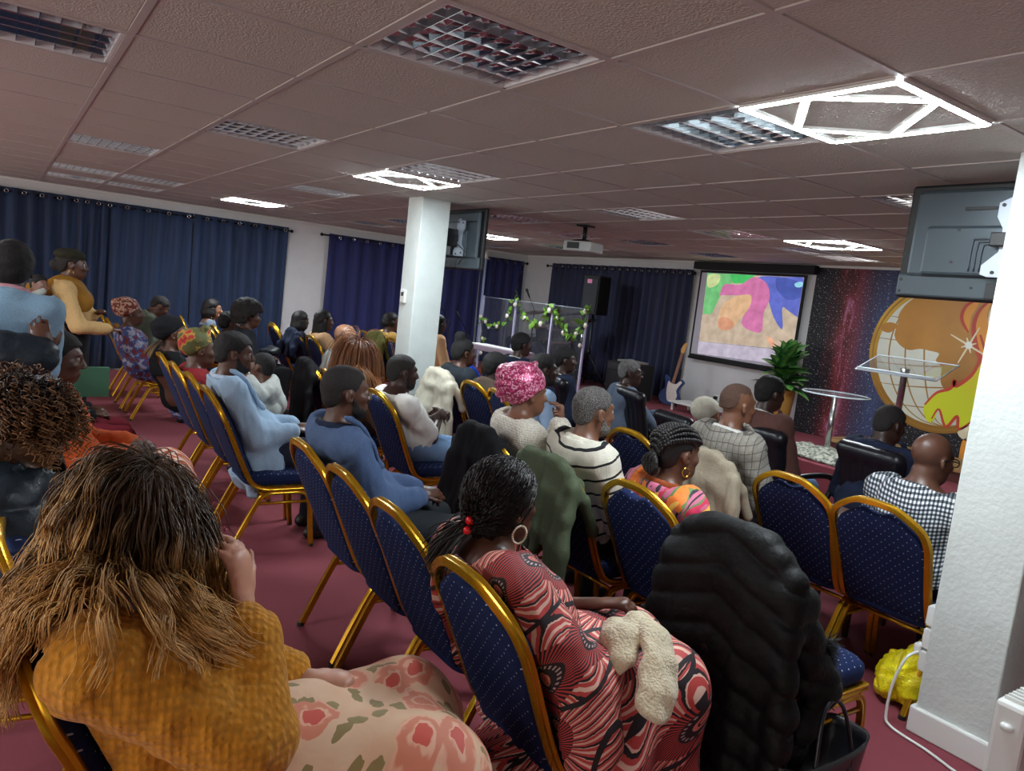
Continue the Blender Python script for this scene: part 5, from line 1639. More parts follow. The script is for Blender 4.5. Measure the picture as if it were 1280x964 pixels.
add('holder', 'man in a dark padded jacket holding the child in denim', man, 0, legs='stand', hip=.93, skin=MD, lean=(-2, 0), hair=('short', BK, {'g': .006}), top=T(PUFFER, e=.04, name='padded_jacket', quilt=(.010, 36), sleeve=.97, collar=(.04, .02, PUFFER)), bottom=blk_tr,
    arms=((-.22, .30, 1.0), tuple(wl)), elbow=((-.7, -.5, -.6), (.5, -.3, -1)), hands={'R': dict(curl=.3, dir=(-.15, -.15, .9), n=(-1, 0, -.1))}, wide=1.02, fres=.008, finehands=True)
# baby tied on the standing woman's back
B = people['standing']
bp = px_x(49, 356, -7.05)
S = Sdf()
for sgn in (0,):
    c = B.C
    S.cap(B.Wst+[0, -.02, .0], B.C-B.up2*.02, .205, .21, .05, fl=(B.Fw, .84))
    S.ell(B.C+np.array([.0, -.20, -.06]), (.15, .15, .17), None, .08)
    for sd in (-1, 1): S.ell(B.C+B.R*.08*sd+B.Fw*.11-B.up2*.03, (.10, .10, .10), None, .05)
V, F = S.mesh(.018); V = displaced(V, F, .006, 40, 3); mesh_obj('carrying_wrap', V, F, OCHRE, B.t)
add('baby', 'baby peeping out of the ochre wrap on the standing woman\'s back', bp, -20, size=.5, hsize=.68, skin=LT, hip=.30, base=.85, lean=(4, 6), head=(-30, 0, 0), hair=('short', BK, {'g': .006}),
    top=T(GREYBABY, e=.01, name='romper'), bottom=('trousers', GREYBABY), kneed=.2, kneez=.24, arms=((-.12, .1, .42), (.12, .1, .42)), shoes=False, res=.016, fres=.010)
# people near the stage
add('hat', 'person in a pale swirled hat beyond the plaid blazer', hp(884, 519, 4.75), -10, skin=LT, hair=('wrap', BK, {'mat': cloth('pale_swirl_hat', (206, 200, 182), bst=.8, var=.15), 'g': .05, 'n': 0, 'fold': .012}), top=T(cloth('pale_stone_coat', (186, 180, 168)), e=.024, name='coat'))
add('drummer', 'drummer with short curls behind the clear shield', px_y(676, 424, 7.45), 180, base=STAGE_Z, hip=.5, skin=MD, hair=('afro', BK, {'g': .02}), glasses=True, top=T(cloth('dark_print_shirt', (60, 56, 60), var=.3), e=.018, name='shirt'), bottom=blk_tr)
# ------------------------------------------------------------------ coats on chairs
def draped(name, label, x, yr, mat, z0=.35, wid=.25, thick=.03, seed=1, front=.2, skew=0.0, quilt=None, hem=1.15, rz=0, fold=.02, res=.013, extra=None, group='coats hung over chair backs'):
    rs = np.random.RandomState(seed)
    S = Sdf(); n = 9
    xs = np.linspace(-wid, wid, n)
    for i, u in enumerate(xs):
        sh = .93+.012-.09*max(0, (abs(u)/wid-.45)/.55)**1.5      # shoulders slope
        oy = rs.uniform(-1, 1)*fold; hx = u*hem+skew+rs.uniform(-1, 1)*.012
        p0 = (u*.92, -.362+.0, sh-.01); p1 = (u, -.385+oy*.4, sh-.14); p2 = (hx*.97, -.40+oy, (sh+z0)/2); p3 = (hx, -.41+oy*1.4, z0+rs.uniform(0, .05))
        S.chain([p0, p1, p2, p3], [thick*1.05, thick, thick, thick*.9], .03)
        if front:
            q1 = (u*.95, -.30, sh-.06); q2 = (u, -.24, sh-front)
            S.chain([p0, q1, q2], thick*.9, .025)
    if extra: extra(S)
    V, F = S.mesh(res)
    if quilt:
        qa, qf = quilt
        ln = V[:, 2]+.35*np.abs(V[:, 0])
        u_ = (ln*qf/math.pi) % 1.0; dsp = qa*((1-np.abs(2*u_-1)**3)-.75)
        V = V+vnormals(V, F)*dsp[:, None]
    V = V+vnormals(V, F)*((.003 if quilt else .013)*wob(V*np.array([1, 1, .2]), 52, seed, 4, 1.6))[:, None]
    V = displaced(V, F, .003 if quilt else .006, 32, seed, 1.8)
    o = mesh_obj(name, V, F, mat, None)
    c, s = math.cos(rz), math.sin(rz)
    o.location = (x-(.35*s), yr+.35*c, 0); o.rotation_euler = (0, 0, rz)
    return tag(o, label, 'coat', group)
o = draped('quilted_coat', 'black quilted puffer coat with a fur-edged hood over a chair', -1.52, 2.05, PUFFBLK, z0=.06, wid=.25, thick=.045, seed=3, front=.34, quilt=(.015, 30), hem=1.15, fold=.028, res=.009,
           extra=lambda S: (S.cap((-.20, -.40, .80), (-.30, -.36, .25), .055, .05, .04), S.cap((.22, -.37, .82), (.27, -.16, .5), .055, .05, .04), S.cap((.27, -.16, .5), (.25, -.30, .2), .05, .045, .04)))
lr = np.random.RandomState(4); P = []
for k in range(700):
    f = lr.rand(); base = np.array([.27-.02*f, -.20+.10*f+lr.normal()*.015, .66-.24*f]); d = nrm(lr.normal(size=3)+np.array([.9, .6, 0])); L = lr.uniform(.03, .05)
    P.append([base+d*L*t for t in (0, .35, .7, 1)])
V, F = strands(np.array(P), .0022, .0006, 3); mesh_obj('fur_trim', V, F, hair_mat((26, 25, 24), 'sleek'), o)
MB().lathe([(.001, 0), (.014, .002), (.015, .006), (.001, .008)], 16, M=Matrix.Translation((.02, -.462, .56)) @ Matrix.Rotation(math.radians(90), 4, 'X')).build('badge', M_BLACK, o)
draped('olive_jacket', 'olive green jacket hung over a chair behind the striped jumper man', -2.60, 2.05, OLIVEJ, z0=.30, wid=.24, seed=5, fold=.035)
draped('black_coat', 'plain black coat hung over the chair of the pink headwrap woman', -3.17, 2.05, BLACKW, z0=.10, wid=.22, seed=6, fold=.03, skew=-.05)
draped('khaki_coat', 'khaki cotton coat hung over the chair of the plaid blazer man', -2.55, 3.05, KHAKI, z0=.35, wid=.24, seed=7, fold=.025)
draped('black_coat', 'black coat hung on a chair by the afro-haired person', -5.72, 2.0, BLACKW, z0=.12, wid=.21, seed=8, fold=.03, skew=.06, res=.016)
draped('cream_jacket', 'cream jacket hung over a chair beside the white t-shirt man', -5.45, 3.05, CREAMJ, z0=.30, wid=.24, seed=9, fold=.03, res=.016)
draped('mossy_coat', 'mossy green fleece coat on a chair beside the auburn-haired woman', -9.0, 4.03, MOSS, z0=.30, wid=.24, thick=.045, seed=10, fold=.03, res=.018)
draped('navy_jacket', 'navy jacket with a cream edge hung on a chair by the curtain', -8.80, 2.87, NAVYW, z0=.62, wid=.22, seed=11, fold=.02, res=.016)
draped('blue_jacket', 'bright blue jacket hung over a chair beyond the white t-shirt man', -5.98, 3.62, BRIGHTB, z0=.45, wid=.2, seed=12, fold=.03, res=.016)

# ------------------------------------------------------------------ small things in the near rows
def blob(name, label, cat, S, mat, loc=(0, 0, 0), h=.01, amp=.0, freq=40, seed=1, warp=1.6, **kw):
    V, F = S.mesh(h)
    if amp: V = displaced(V, F, amp, freq, seed, warp, 5)
    return mesh_obj(name, V, F, mat, None, loc=loc, label=label, cat=cat, **kw)
# cream fleecy scarf on the lap
c = px_z(800, 822, .70)
S = Sdf()
S.chain([(-.10, .03, .01), (-.07, .07, .05), (-.01, .06, .055), (.05, .02, .03), (.10, -.03, -.02), (.13, -.07, -.06)], [.04, .045, .045, .05, .052, .05], .02, fl=(_v((.35, .2, .9))/np.linalg.norm((.35, .2, .9)), .45))
S.chain([(-.11, .0, .03), (-.07, -.03, .03), (-.02, -.05, .0), (-.05, -.09, -.05), (-.09, -.07, -.05)], [.04, .045, .04, .035, .03], .015, fl=(_v((0, -.5, .86)), .6))
S.ell((-.06, .0, .03), (.05, .05, .035), None, .02)
blob('fleece_scarf', 'cream fleecy scarf bunched on the lap of the sunburst dress', 'scarf', S, cloth('cream_fleece', (222, 208, 176), bs=140, bst=1.0, sheen=.4), tuple(c), .007, .007, 75)
# yellow plastic bag
S = Sdf()
S.ell((0, 0, .13), (.15, .12, .13), None, .03); S.ell((-.07, -.02, .10), (.09, .1, .09), None, .04); S.cap((.03, .02, .22), (.06, .03, .37), .07, .05, .05); S.ell((.05, .03, .36), (.075, .06, .06), None, .04)
V, F = S.mesh(.009)
V = displaced(V, F, .034, 30, 3, 2.8, 5); V = displaced(V, F, .017, 75, 4, 2.6, 5); V[:, 2] = np.maximum(V[:, 2], .002)
M_YB = NT('yellow_plastic_film'); M_YB.bs(Base_Color=M_YB.ramp(M_YB.noise(20, 3), [(.3, srgb(226, 204, 4)), (.7, srgb(252, 238, 16))]), Roughness=.28, Specular_IOR_Level=.6).bump(M_YB.noise(55, 4, dist=1.5), .8, .012)
mesh_obj('carrier_bag', V, F, M_YB.mat, None, loc=(-1.50, 3.44, 0), label='crumpled yellow plastic carrier bag on the carpet under a chair', cat='bag')
# black handbag
hb = empty('handbag', (-1.25, 2.22, 0), 0, label='black open-topped handbag on the carpet beside the quilted coat', cat='bag')
mb = MB(); L_, W_ = .23, .085
rings = []
for z, f, g_ in ((0, .82, .8), (.02, .9, .95), (.14, .96, 1.0), (.26, 1.04, 1.1), (.29, 1.06, 1.15)):
    ring = []
    for k in range(28):
        a = 2*math.pi*k/28; ca, sa = math.cos(a), math.sin(a)
        ring.append((W_*g_*math.copysign(abs(ca)**.45, ca), L_*f*math.copysign(abs(sa)**.45, sa), z+.02*abs(sa)*(z > .2)))
    rings.append(ring)
inner = [[(x*.93, y*.95, z) for x, y, z in rings[k]] for k in (4, 3, 2)]
V = [p for r in rings+inner for p in r]; n = 28; R__ = len(rings)+len(inner)
F = [(i*n+k, i*n+(k+1) % n, (i+1)*n+(k+1) % n, (i+1)*n+k) for i in range(R__-1) for k in range(n)]+[tuple(reversed(range(n))), tuple((R__-1)*n+k for k in range(n))]
M_LEATHER = plain('black_leather', (24, 24, 30), .32, bump=(90, .3))
mesh_obj('bag_body', V, F, M_LEATHER, hb)
for sx in (-1, 1):
    MB().tube(crom([(sx*.085, -.10, .22), (sx*.085, -.10, .29), (sx*.06, -.06, .43), (sx*.05, 0, .47), (sx*.06, .06, .43), (sx*.085, .10, .29), (sx*.085, .10, .22)], 5), .007, 8).build('handle', M_LEATHER, hb, smooth=True)
    for sy in (-1, 1): MB().bbox((sx*.088-.006, sy*.10-.015, .17), (sx*.088+.006, sy*.10+.015, .24), .003).build('handle_tab', M_LEATHER, hb)
# sockets and cable on the pillar
for k, z in enumerate((.50, .40, .30)):
    t = empty('socket_box', (-1.40, 3.29, z), label=['upper', 'middle', 'lower'][k]+' white surface socket box on the side of the white pillar', cat='socket', group='socket boxes on the pillar')
    MB().bbox((-.018, -.045, -.045), (.015, .045, .045), .005).build('box', M_TRIM, t)
    MB().bbox((-.023, -.04, -.038), (-.017, .04, .038), .002).build('face_plate', M_TRIM, t)
pl = empty('power_cable', (0, 0, 0), label='white power cable running from the pillar socket to the floor', cat='cable')
MB().tube(crom([(-1.43, 3.27, .33), (-1.45, 3.2, .30), (-1.47, 3.17, .18), (-1.47, 3.16, .04), (-1.44, 3.15, .009), (-1.36, 3.13, .008), (-1.28, 3.12, .008), (-1.18, 3.09, .008), (-1.02, 3.03, .008), (-.9, 2.85, .008)], 6), .006, 8).build('flex', M_TRIM, pl, smooth=True)
MB().bbox((-1.455, 3.255, .31), (-1.423, 3.30, .36), .008).build('plug', M_TRIM, pl)
# convector heater
ht = empty('convector_heater', (-.815, 2.86, 0), label='white convector heater with a control knob beside the white pillar', cat='heater')
M_HEAT = plain('white_enamel', (222, 224, 220), .4)
MB().bbox((-.045, -.36, .07), (.045, .36, .60), .014).build('casing', M_HEAT, ht)
for k in range(26):
    y = -.33+k*.0264
    MB().bbox((-.032, y-.004, .598), (.032, y+.004, .612), .002).build('grille_slat', M_HEAT, ht)
MB().ball((0, -.365, .53), (.02, .014, .014), 14, 9).build('knob', M_HEAT, ht, smooth=True)
for sy in (-.26, .26):
    MB().bbox((-.09, sy-.02, 0), (.09, sy+.02, .075), .008).build('foot', M_HEAT, ht)
# thermostat on the square pillar
th = empty('thermostat', (-6.15, 2.985, 1.52), label='small white thermostat on the square pillar', cat='thermostat')
MB().bbox((-.045, -.012, -.06), (.045, .012, .06), .006).build('case', M_TRIM, th)
MB().box((-.025, -.0145, .0), (.025, -.012, .035)).build('display', plain('grey_display', (70, 76, 70), .3), th)
# green book, folder, side table with books, bag on the lap
gb = empty('green_book', (-5.35, .46, .70), R_G := math.radians(8), label='green hardback book held upright on burgundy trousers', cat='book')
Mx = Matrix.Rotation(math.radians(-16), 4, 'X')
MB().bbox((-.012, -.12, 0), (-.008, .12, .19), .001).build('cover', plain('green_book_cloth', (72, 122, 92), .6), gb)
MB().bbox((.008, -.12, 0), (.012, .12, .19), .001).build('cover', plain('green_book_cloth', (72, 122, 92)), gb)
MB().box((-.008, -.117, .003), (.008, .117, .187)).build('pages', plain('paper_pages', (224, 216, 196), .8), gb)
fo = empty('blue_folder', (-2.02, 3.58, .478), .3, label='blue zipped folder on an empty chair seat', cat='folder')
MB().bbox((-.11, -.13, 0), (.11, .13, .028), .008).build('case', plain('blue_folder_cover', (60, 84, 190), .5), fo)
MB().tube([(-.11, -.13, .014), (.11, -.13, .014), (.11, .13, .014), (-.11, .13, .014)], .003, 6, closed=True).build('zip', M_BLACK, fo, smooth=True)
stt = empty('side_table', (-2.28, 4.02, 0), label='low dark side table with books and papers between chairs', cat='table')
MB().bbox((-.24, -.22, .54), (.24, .22, .565), .004).build('table_top', plain('dark_wood_top', (52, 40, 36), .4), stt)
for sx in (-1, 1):
    for sy in (-1, 1): MB().bbox((sx*.21-.014, sy*.19-.014, 0), (sx*.21+.014, sy*.19+.014, .54), .003).build('leg', plain('dark_wood_leg', (60, 34, 32), .45), stt)
MB().bbox((-2.50, 3.95, .566), (-2.28, 4.2, .60), .004).build('brown_book', plain('brown_leatherette', (120, 88, 72), .5), label='brown book lying on the low dark side table', cat='book')
MB().bbox((-2.26, 3.84, .566), (-2.08, 4.06, .574), .001).build('paper_sheets', plain('white_paper', (220, 224, 226), .8), label='white papers lying on the low dark side table', cat='paper')
S = Sdf(); S.cap((-.15, 0, 0), (.15, .02, .02), .06, .055, .03, fl=(_v((0, 0, 1)), .6)); S.cap((-.1, .05, .03), (.12, .06, .03), .05, .05, .03)
blob('lap_bag', 'black soft bag on the lap of the afro-haired person', 'bag', S, cloth('black_nylon_bag', (30, 34, 40), rough=.4), tuple(px_y(335, 441, 2.5)), .014, .006, 40)

# ------------------------------------------------------------------ office chairs
def office_chair(x, y, rz, label, hgt=.95, arms=True):
    t = empty('office_chair', (x, y, 0), math.radians(rz), label=label, cat='chair', group='black padded office chairs')
    S = Sdf()
    for u in np.linspace(-.17, .17, 5): S.cap((u, -.21, .56), (u*1.08, -.29, hgt-.06), .048, .045, .05)
    S.cap((-.19, -.295, hgt-.06), (.19, -.295, hgt-.06), .045, .045, .04)
    V, F = S.mesh(.016); mesh_obj('backrest', V, F, M_LEATHER, t)
    S = Sdf()
    for u in np.linspace(-.18, .18, 5): S.cap((u, -.16, .44), (u, .22, .445), .048, .048, .04)
    V, F = S.mesh(.016); mesh_obj('seat', V, F, M_LEATHER, t)
    if arms:
        for s in (-1, 1):
            MB().tube(crom([(s*.24, -.20, .62), (s*.26, -.08, .65), (s*.26, .12, .65), (s*.26, .2, .60), (s*.25, .14, .46), (s*.2, .08, .42)], 5), .02, 8).build('armrest', M_BLACK, t, smooth=True)
    MB().cyl((0, .02, .1), (0, .02, .42), .028, 14).build('gas_post', plain('chrome_post', (170, 172, 176), .2, 1), t, smooth=True)
    for k in range(5):
        a = 2*math.pi*k/5
        l = MB().tube([(0, .02, .11), (.27*math.cos(a), .02+.27*math.sin(a), .075)], [.026, .018], 8).build('base_leg', M_BLACK, t, smooth=True)
        MB().ball((.27*math.cos(a), .02+.27*math.sin(a), .034), .033, 10, 8).build('castor', M_BLACK, l, smooth=True)
    return t
office_chair(-4.62, 4.82, -16, 'black padded office chair of the older man in the grey suit')
office_chair(-3.12, 4.60, -8, 'black padded office chair of the man in the brown blazer')
office_chair(-2.36, 4.68, -10, 'wide black padded office chair of the man in the navy blazer', .98)
office_chair(-5.35, 4.52, -10, 'black padded office chair of the man in the navy suit')
office_chair(-1.62, 4.75, -10, 'black padded office chair beside the one of the navy blazer man', .93)

# ------------------------------------------------------------------ televisions
M_TVB = plain('tv_back_plastic', (66, 76, 82), .32, .35)
M_TVD = plain('tv_dark_plastic', (20, 22, 24), .45)
M_STEEL = plain('grey_steel_bracket', (170, 178, 190), .45, .5)
M_SCR = plain('screen_glass', (8, 8, 10), .08)
def tv(x0, x1, z0, z1, y, colx, coly, lab, label_sticker=False, dx=0.0):
    """television facing +y, bracket to a pillar face at coly"""
    t = empty('television', ((x0+x1)/2, y, (z0+z1)/2), label=lab, cat='television')
    w, h = (x1-x0)/2, (z1-z0)/2
    MB().bbox((-w, 0, -h), (w, .035, h), .012).build('bezel', M_TVD, t)
    MB().box((-w+.012, .035, -h+.014), (w-.012, .037, h-.012)).build('screen', M_SCR, t)
    MB().bbox((-w+.05, -.035, -h+.10), (w-.05, .002, h-.03), .018).build('back_cover', M_TVB, t)
    MB().bbox((-w+.01, -.025, -h+.008), (w-.01, .002, -h+.115), .010).build('lower_panel', M_TVB, t)
    MB().bbox((-.22+dx, -.058, -h+.11), (.25+dx, -.03, h-.20), .014).build('electronics_cover', M_TVB, t)
    for k in range(3):
        MB().tube(crom([(.0+dx+k*.022, -.061, -h+.13), (.0+dx+k*.022, -.061, h-.28-.012*k), (.025+dx+k*.022, -.061, h-.262-.012*k), (.2+dx, -.061, h-.262-.016*k)], 4), .004, 6).build('vent_rib', M_TVB, t, smooth=True)
    MB().bbox((-.20, -.04, h-.13), (w-.1, -.034, h-.115), .002).build('ridge', M_TVD, t)
    MB().bbox((-.06, -.0275, -h+.015), (.06, -.024, -h+.085), .002).build('port_recess', M_TVD, t)
    for px_, pz in ((-w+.03, -h+.03), (-w+.03, -h+.085), (-.20, h-.22), (-.21, -h+.17), (-.12, -h+.06), (.10, -h+.05)):
        MB().cyl((px_, -.06 if abs(px_) < .3 and pz > -h+.12 else -.028, pz), (px_, -.02, pz), .007, 10).build('screw', M_TVD, t)
    # bracket plate with ears, arm to the pillar
    ol = [(.0, .16), (.05, .185), (.09, .16), (.14, .16), (.14, .09), (.10, .05), (.10, -.05), (.14, -.09), (.14, -.16), (.0, -.16), (-.03, -.15), (-.03, -.11), (.03, -.05), (.03, .05), (.0, .1)]
    m = MB(); bx = .10+dx*1.1; m.prism([(u+bx, v) for u, v in ol], -.075, -.062, lambda u, v, q: (u, q, v)); bp = m.build('bracket_plate', M_STEEL, t)
    for u, v in ((.02, .15), (.11, .14), (.02, -.14), (.11, -.13)): MB().cyl((u+bx, -.08, v), (u+bx, -.06, v), .008, 10).build('bolt', M_TVD, bp)
    L0 = coly-y; cx = colx-(x0+x1)/2
    MB().bbox((min(bx, cx), -.11, -.03), (max(bx, cx)+.05, -.076, .03), .005).build('swing_arm', M_BLACK, t)
    MB().bbox((cx-.04, L0, -.08), (cx+.04, -.08, .08), .005).build('wall_plate', M_BLACK, t)
    MB().tube(crom([(.12, -.03, -h+.05), (.2, -.06, -h+.08), (.3, -.07, -h+.14), (cx+.05, -.09, -.05)], 5), .004, 6).build('cable', M_TVD, t, smooth=True)
    if label_sticker: MB().box((w-.16, -.0275, -.10), (w-.10, -.0255, -.0)).build('sticker', plain('orange_sticker', (240, 140, 30), .6), t)
    return t
tv(-2.00, -1.05, 1.84, 2.375, 3.62, -1.24, 3.48, 'large black television seen from behind beside the white pillar', dx=-.13)
tv(-6.68, -5.74, 1.82, 2.375, 3.52, -6.11, 3.28, 'black television with an orange sticker mounted on the square pillar', True)

# projector
pj = empty('projector', (-5.85, 4.75, 2.19), math.radians(20), label='white projector hanging from the ceiling on a black mount', cat='projector')
MB().bbox((-.16, -.13, -.055), (.16, .13, .045), .015).build('casing', plain('projector_shell', (196, 200, 196), .4), pj)
MB().cyl((.06, .13, -.005), (.06, .16, -.005), .035, 20).build('lens', M_BLACK, pj, smooth=True)
MB().bbox((-.11, -.134, -.03), (.03, -.129, .03), .002).build('vent', plain('projector_vent', (60, 62, 62), .6), pj)
MB().cyl((0, 0, .04), (0, 0, .21), .022, 12).build('drop_pole', M_BLACK, pj, smooth=True)
MB().bbox((-.07, -.07, .195), (.07, .07, .212), .004).build('ceiling_plate', M_BLACK, pj)
for a in (0, 90, 180, 270):
    ca, sa = math.cos(math.radians(a+45)), math.sin(math.radians(a+45))
    MB().tube([(0, 0, .07), (.12*ca, .12*sa, .047)], .008, 6).build('mount_arm', M_BLACK, pj, smooth=True)
# ------------------------------------------------------------------ projection screen
YS = YF-.07
sc = empty('projection_screen', (-6.35, YS, 1.6), label='pull-down projection screen with a black border showing a colourful picture', cat='screen')
def on(pts, Y, off): return [tuple(np.array(px_y(x, y, Y))-np.array(off)) for x, y in pts]
so = np.array(sc.location)
a, b, c, d = -7.20, -5.52, 1.07, 2.27
MB().box((a-so[0], .0, c-so[2]), (b-so[0], .012, d-so[2])).build('border', M_BLACKM, sc)
MB().box((a+.035-so[0], -.004, c+.04-so[2]), (b-.035-so[0], -.0005, d-.03-so[2])).build('white_fabric', plain('screen_fabric', (206, 202, 214), .8), sc)
MB().bbox((a-.1-so[0], -.05, 2.28-so[2]), (b+.12-so[0], .05, 2.385-so[2]), .012).build('housing', M_BLACKM, sc)
MB().cyl((a-so[0], -.004, c-.012-so[2]), (b-so[0], -.004, c-.012-so[2]), .018, 12).build('weight_bar', M_BLACKM, sc, smooth=True)
def screen_px(pts, layer, name, col, s=.75, parent=sc):
    # crop coordinates of the picture -> pixels -> plane of the screen
    w = [px_y(860+x/5.072, 310+y/5.072, YS)-so for x, y in pts]
    m = MB(); y0 = -.005-layer*.0006
    w = [(min(max(p[0], a+.036-so[0]), b-.036-so[0]), min(max(p[2], c+.05-so[2]), d-.031-so[2])) for p in w]
    m.prism(w, y0-.0005, y0, lambda u, v, q: (u, q, v))
    t = NT(name+'_light'); cc = srgb(col)
    f = t.noise(9, 3); t.bs(Base_Color=(.02, .02, .02, 1), Roughness=1, Emission_Color=t.ramp(f, [(.25, tuple(v*.75 for v in cc[:3])+(1,)), (.75, tuple(min(1, v*1.2) for v in cc[:3])+(1,))]), Emission_Strength=s*.42)
    return m.build(name, t.mat, parent)
def sm(pts, n=4): return [tuple(p) for p in crom(pts, n, closed=True)]
screen_px([(125, 165), (765, 180), (730, 660), (70, 590)], 0, 'projected_background', (178, 160, 140), .9)
screen_px([(125, 160), (330, 165), (210, 300), (150, 420), (95, 420)], 1, 'projected_shape', (112, 190, 120))
screen_px([(265, 168), (425, 172), (380, 225), (290, 225)], 1.5, 'projected_shape', (72, 190, 100))
screen_px(sm([(130, 175), (205, 170), (190, 230), (130, 250)]), 2, 'projected_shape', (200, 214, 150))
screen_px(sm([(440, 190), (620, 185), (760, 200), (750, 330), (715, 440), (640, 400), (600, 380), (600, 515), (545, 440), (500, 300)]), 2, 'projected_shape', (96, 108, 196))
screen_px(sm([(560, 200), (600, 190), (700, 215), (730, 300), (640, 330), (570, 270)]), 2.5, 'projected_shape', (72, 88, 168))
screen_px(sm([(235, 230), (330, 235), (420, 185), (500, 225), (520, 320), (480, 420), (470, 530), (400, 525), (340, 470), (400, 320), (240, 300), (205, 300)]), 3, 'projected_shape', (204, 116, 164))
screen_px(sm([(215, 370), (300, 310), (400, 300), (390, 380), (330, 450), (290, 500), (230, 520), (195, 470)]), 4, 'projected_shape', (216, 176, 136))
screen_px(sm([(200, 450), (250, 440), (300, 490), (240, 525), (195, 500)]), 5, 'projected_shape', (210, 150, 118))
screen_px(sm([(500, 560), (540, 580), (560, 620), (520, 615)]), 3, 'projected_shape', (226, 168, 138))
screen_px(sm([(680, 225), (720, 215), (740, 232), (715, 250), (685, 247)]), 4, 'projected_shape', (150, 214, 236))
screen_px([(70, 592), (440, 632), (730, 664), (730, 760), (60, 690)], 6, 'blank_strip', (182, 174, 190), .8)

# ------------------------------------------------------------------ mural
def m_galaxy():
    t = NT('galaxy_print'); p = t.sep(t.obj())
    nz = t.noise(1.0, 5, vec=t.comb(t.math('MULTIPLY', p[0], 7.), 0.0, t.math('MULTIPLY', p[2], 1.5)), rough=.65)
    dx = t.math('ABSOLUTE', t.math('ADD', t.math('SUBTRACT', p[0], -1.80), t.math('MULTIPLY', t.math('SUBTRACT', nz, .5), .35)))
    g = t.math('MAXIMUM', t.math('SUBTRACT', 1.0, t.math('DIVIDE', dx, .36)), 0.0)
    neb = t.math('MULTIPLY', g, t.math('MULTIPLY', nz, 1.7))
    red = t.ramp(neb, [(.05, srgb(20, 20, 30)), (.4, srgb(64, 24, 28)), (.75, srgb(120, 42, 48)), (1.0, srgb(196, 120, 160))])
    dx2 = t.math('ABSOLUTE', t.math('SUBTRACT', p[0], -1.42)); g2 = t.math('MAXIMUM', t.math('SUBTRACT', 1.0, t.math('DIVIDE', dx2, .4)), 0.0)
    red = t.mix(t.math('MULTIPLY', g2, t.math('MULTIPLY', nz, .9)), red, srgb(84, 100, 150))
    st = t.vor(26, vec=t.comb(p[0], p[2], 0.0), dims='2D'); star = t.math('LESS_THAN', st, .055)
    st2 = t.vor(8, vec=t.comb(p[0], t.math('MULTIPLY', p[2], 2.2), 0.0), dims='2D'); star = t.math('MAXIMUM', star, t.math('LESS_THAN', st2, .045))
    t.bs(Base_Color=t.mix(star, red, srgb(232, 232, 236)), Roughness=.5); return t.mat
YM = YF-.004
mu = empty('wall_mural', (-3.1, YF, 1.4), label='wall mural of a starry sky with a golden globe and a flame', cat='mural')
mo = np.array(mu.location)
MB().box((-5.44-mo[0], -.004, STAGE_Z-mo[2]+.001), (XR-mo[0]-.05, 0, 2.37-mo[2])).build('galaxy_sheet', m_galaxy(), mu)
def mural(pts, layer, name, mat):
    w = [px_y(1040+x/3.442, 320+y/3.442, YM)-mo for x, y in pts]
    m = MB(); y0 = -.005-layer*.0008
    m.prism([(p[0], p[2]) for p in w], y0-.0006, y0, lambda u, v, q: (u, q, v)); return m.build(name, mat, mu)
def stroke(pts, layer, name, mat, wd):
    w = [np.array(px_y(1040+x/3.442, 320+y/3.442, YM)-mo)[[0, 2]] for x, y in crom(pts, 6)]
    L_, R__ = [], []
    for i, p in enumerate(w):
        tt = nrm(w[min(i+1, len(w)-1)]-w[max(i-1, 0)]); n_ = np.array([-tt[1], tt[0]])*wd/2*(.35+.65*math.sin(math.pi*min(1, max(0, (i+1)/(len(w)+1)))))
        L_.append(p+n_); R__.append(p-n_)
    m = MB(); y0 = -.005-layer*.0008; k = len(w)
    V = [(p[0], y0, p[1]) for p in L_+R__]; F = [(i, i+1, k+i+1, k+i) for i in range(k-1)]
    V += [(x, y-.0006, z) for x, y, z in V[:2*k]]; F += [(2*k+i, 3*k+i, 3*k+i+1, 2*k+i+1) for i in range(k-1)]
    return m.add(V, F).build(name, mat, mu)
def pm(name, c, c2=None, rough=.45, metal=0):
    t = NT(name)
    if c2:
        p = t.sep(t.obj()); f = t.math('ADD', t.math('MULTIPLY', p[2], .8), t.math('MULTIPLY', t.noise(3, 3), .8))
        t.bs(Base_Color=t.ramp(f, [(.15, srgb(c2)), (.75, srgb(c))]))
    else: t.bs(Base_Color=srgb(c))
    t.bs(Roughness=rough, Metallic=metal); return t.mat
G_OUT, G_IN = pm('mural_gold', (214, 168, 62), (150, 104, 30)), pm('mural_gold_dark', (158, 116, 44))
G_WH, G_BR = pm('mural_pale_globe', (226, 228, 214), (206, 206, 190)), pm('mural_brown_gold', (196, 138, 62), (150, 102, 40))
F_YG, F_RD, F_OR, F_CR = pm('mural_flame_yellow', (240, 196, 40), (206, 212, 30)), pm('mural_flame_red', (196, 66, 40)), pm('mural_flame_orange', (240, 160, 50)), pm('mural_flame_cream', (240, 226, 190))
cx_, cz_, rx_, rz_ = 485, 440, 325, 325
ell = lambda r, x0=0, n=56: [(cx_+x0+rx_*r*math.cos(2*math.pi*k/n), cz_+rz_*r*math.sin(2*math.pi*k/n)) for k in range(n)][::-1]
mural(ell(1.0), 0, 'globe_rim', G_OUT); mural(ell(.965), 1, 'globe_rim_shade', G_IN); mural(ell(.945), 2, 'globe_rim', G_OUT); mural(ell(.90), 3, 'globe_disc', G_WH)
for u in (-.82, -.58, -.30, 0, .3):
    stroke([(cx_+rx_*.9*u*math.cos(v), cz_+rz_*.9*math.sin(v)) for v in np.linspace(-1.5, 1.5, 9)], 4, 'globe_meridian', G_IN, .016)
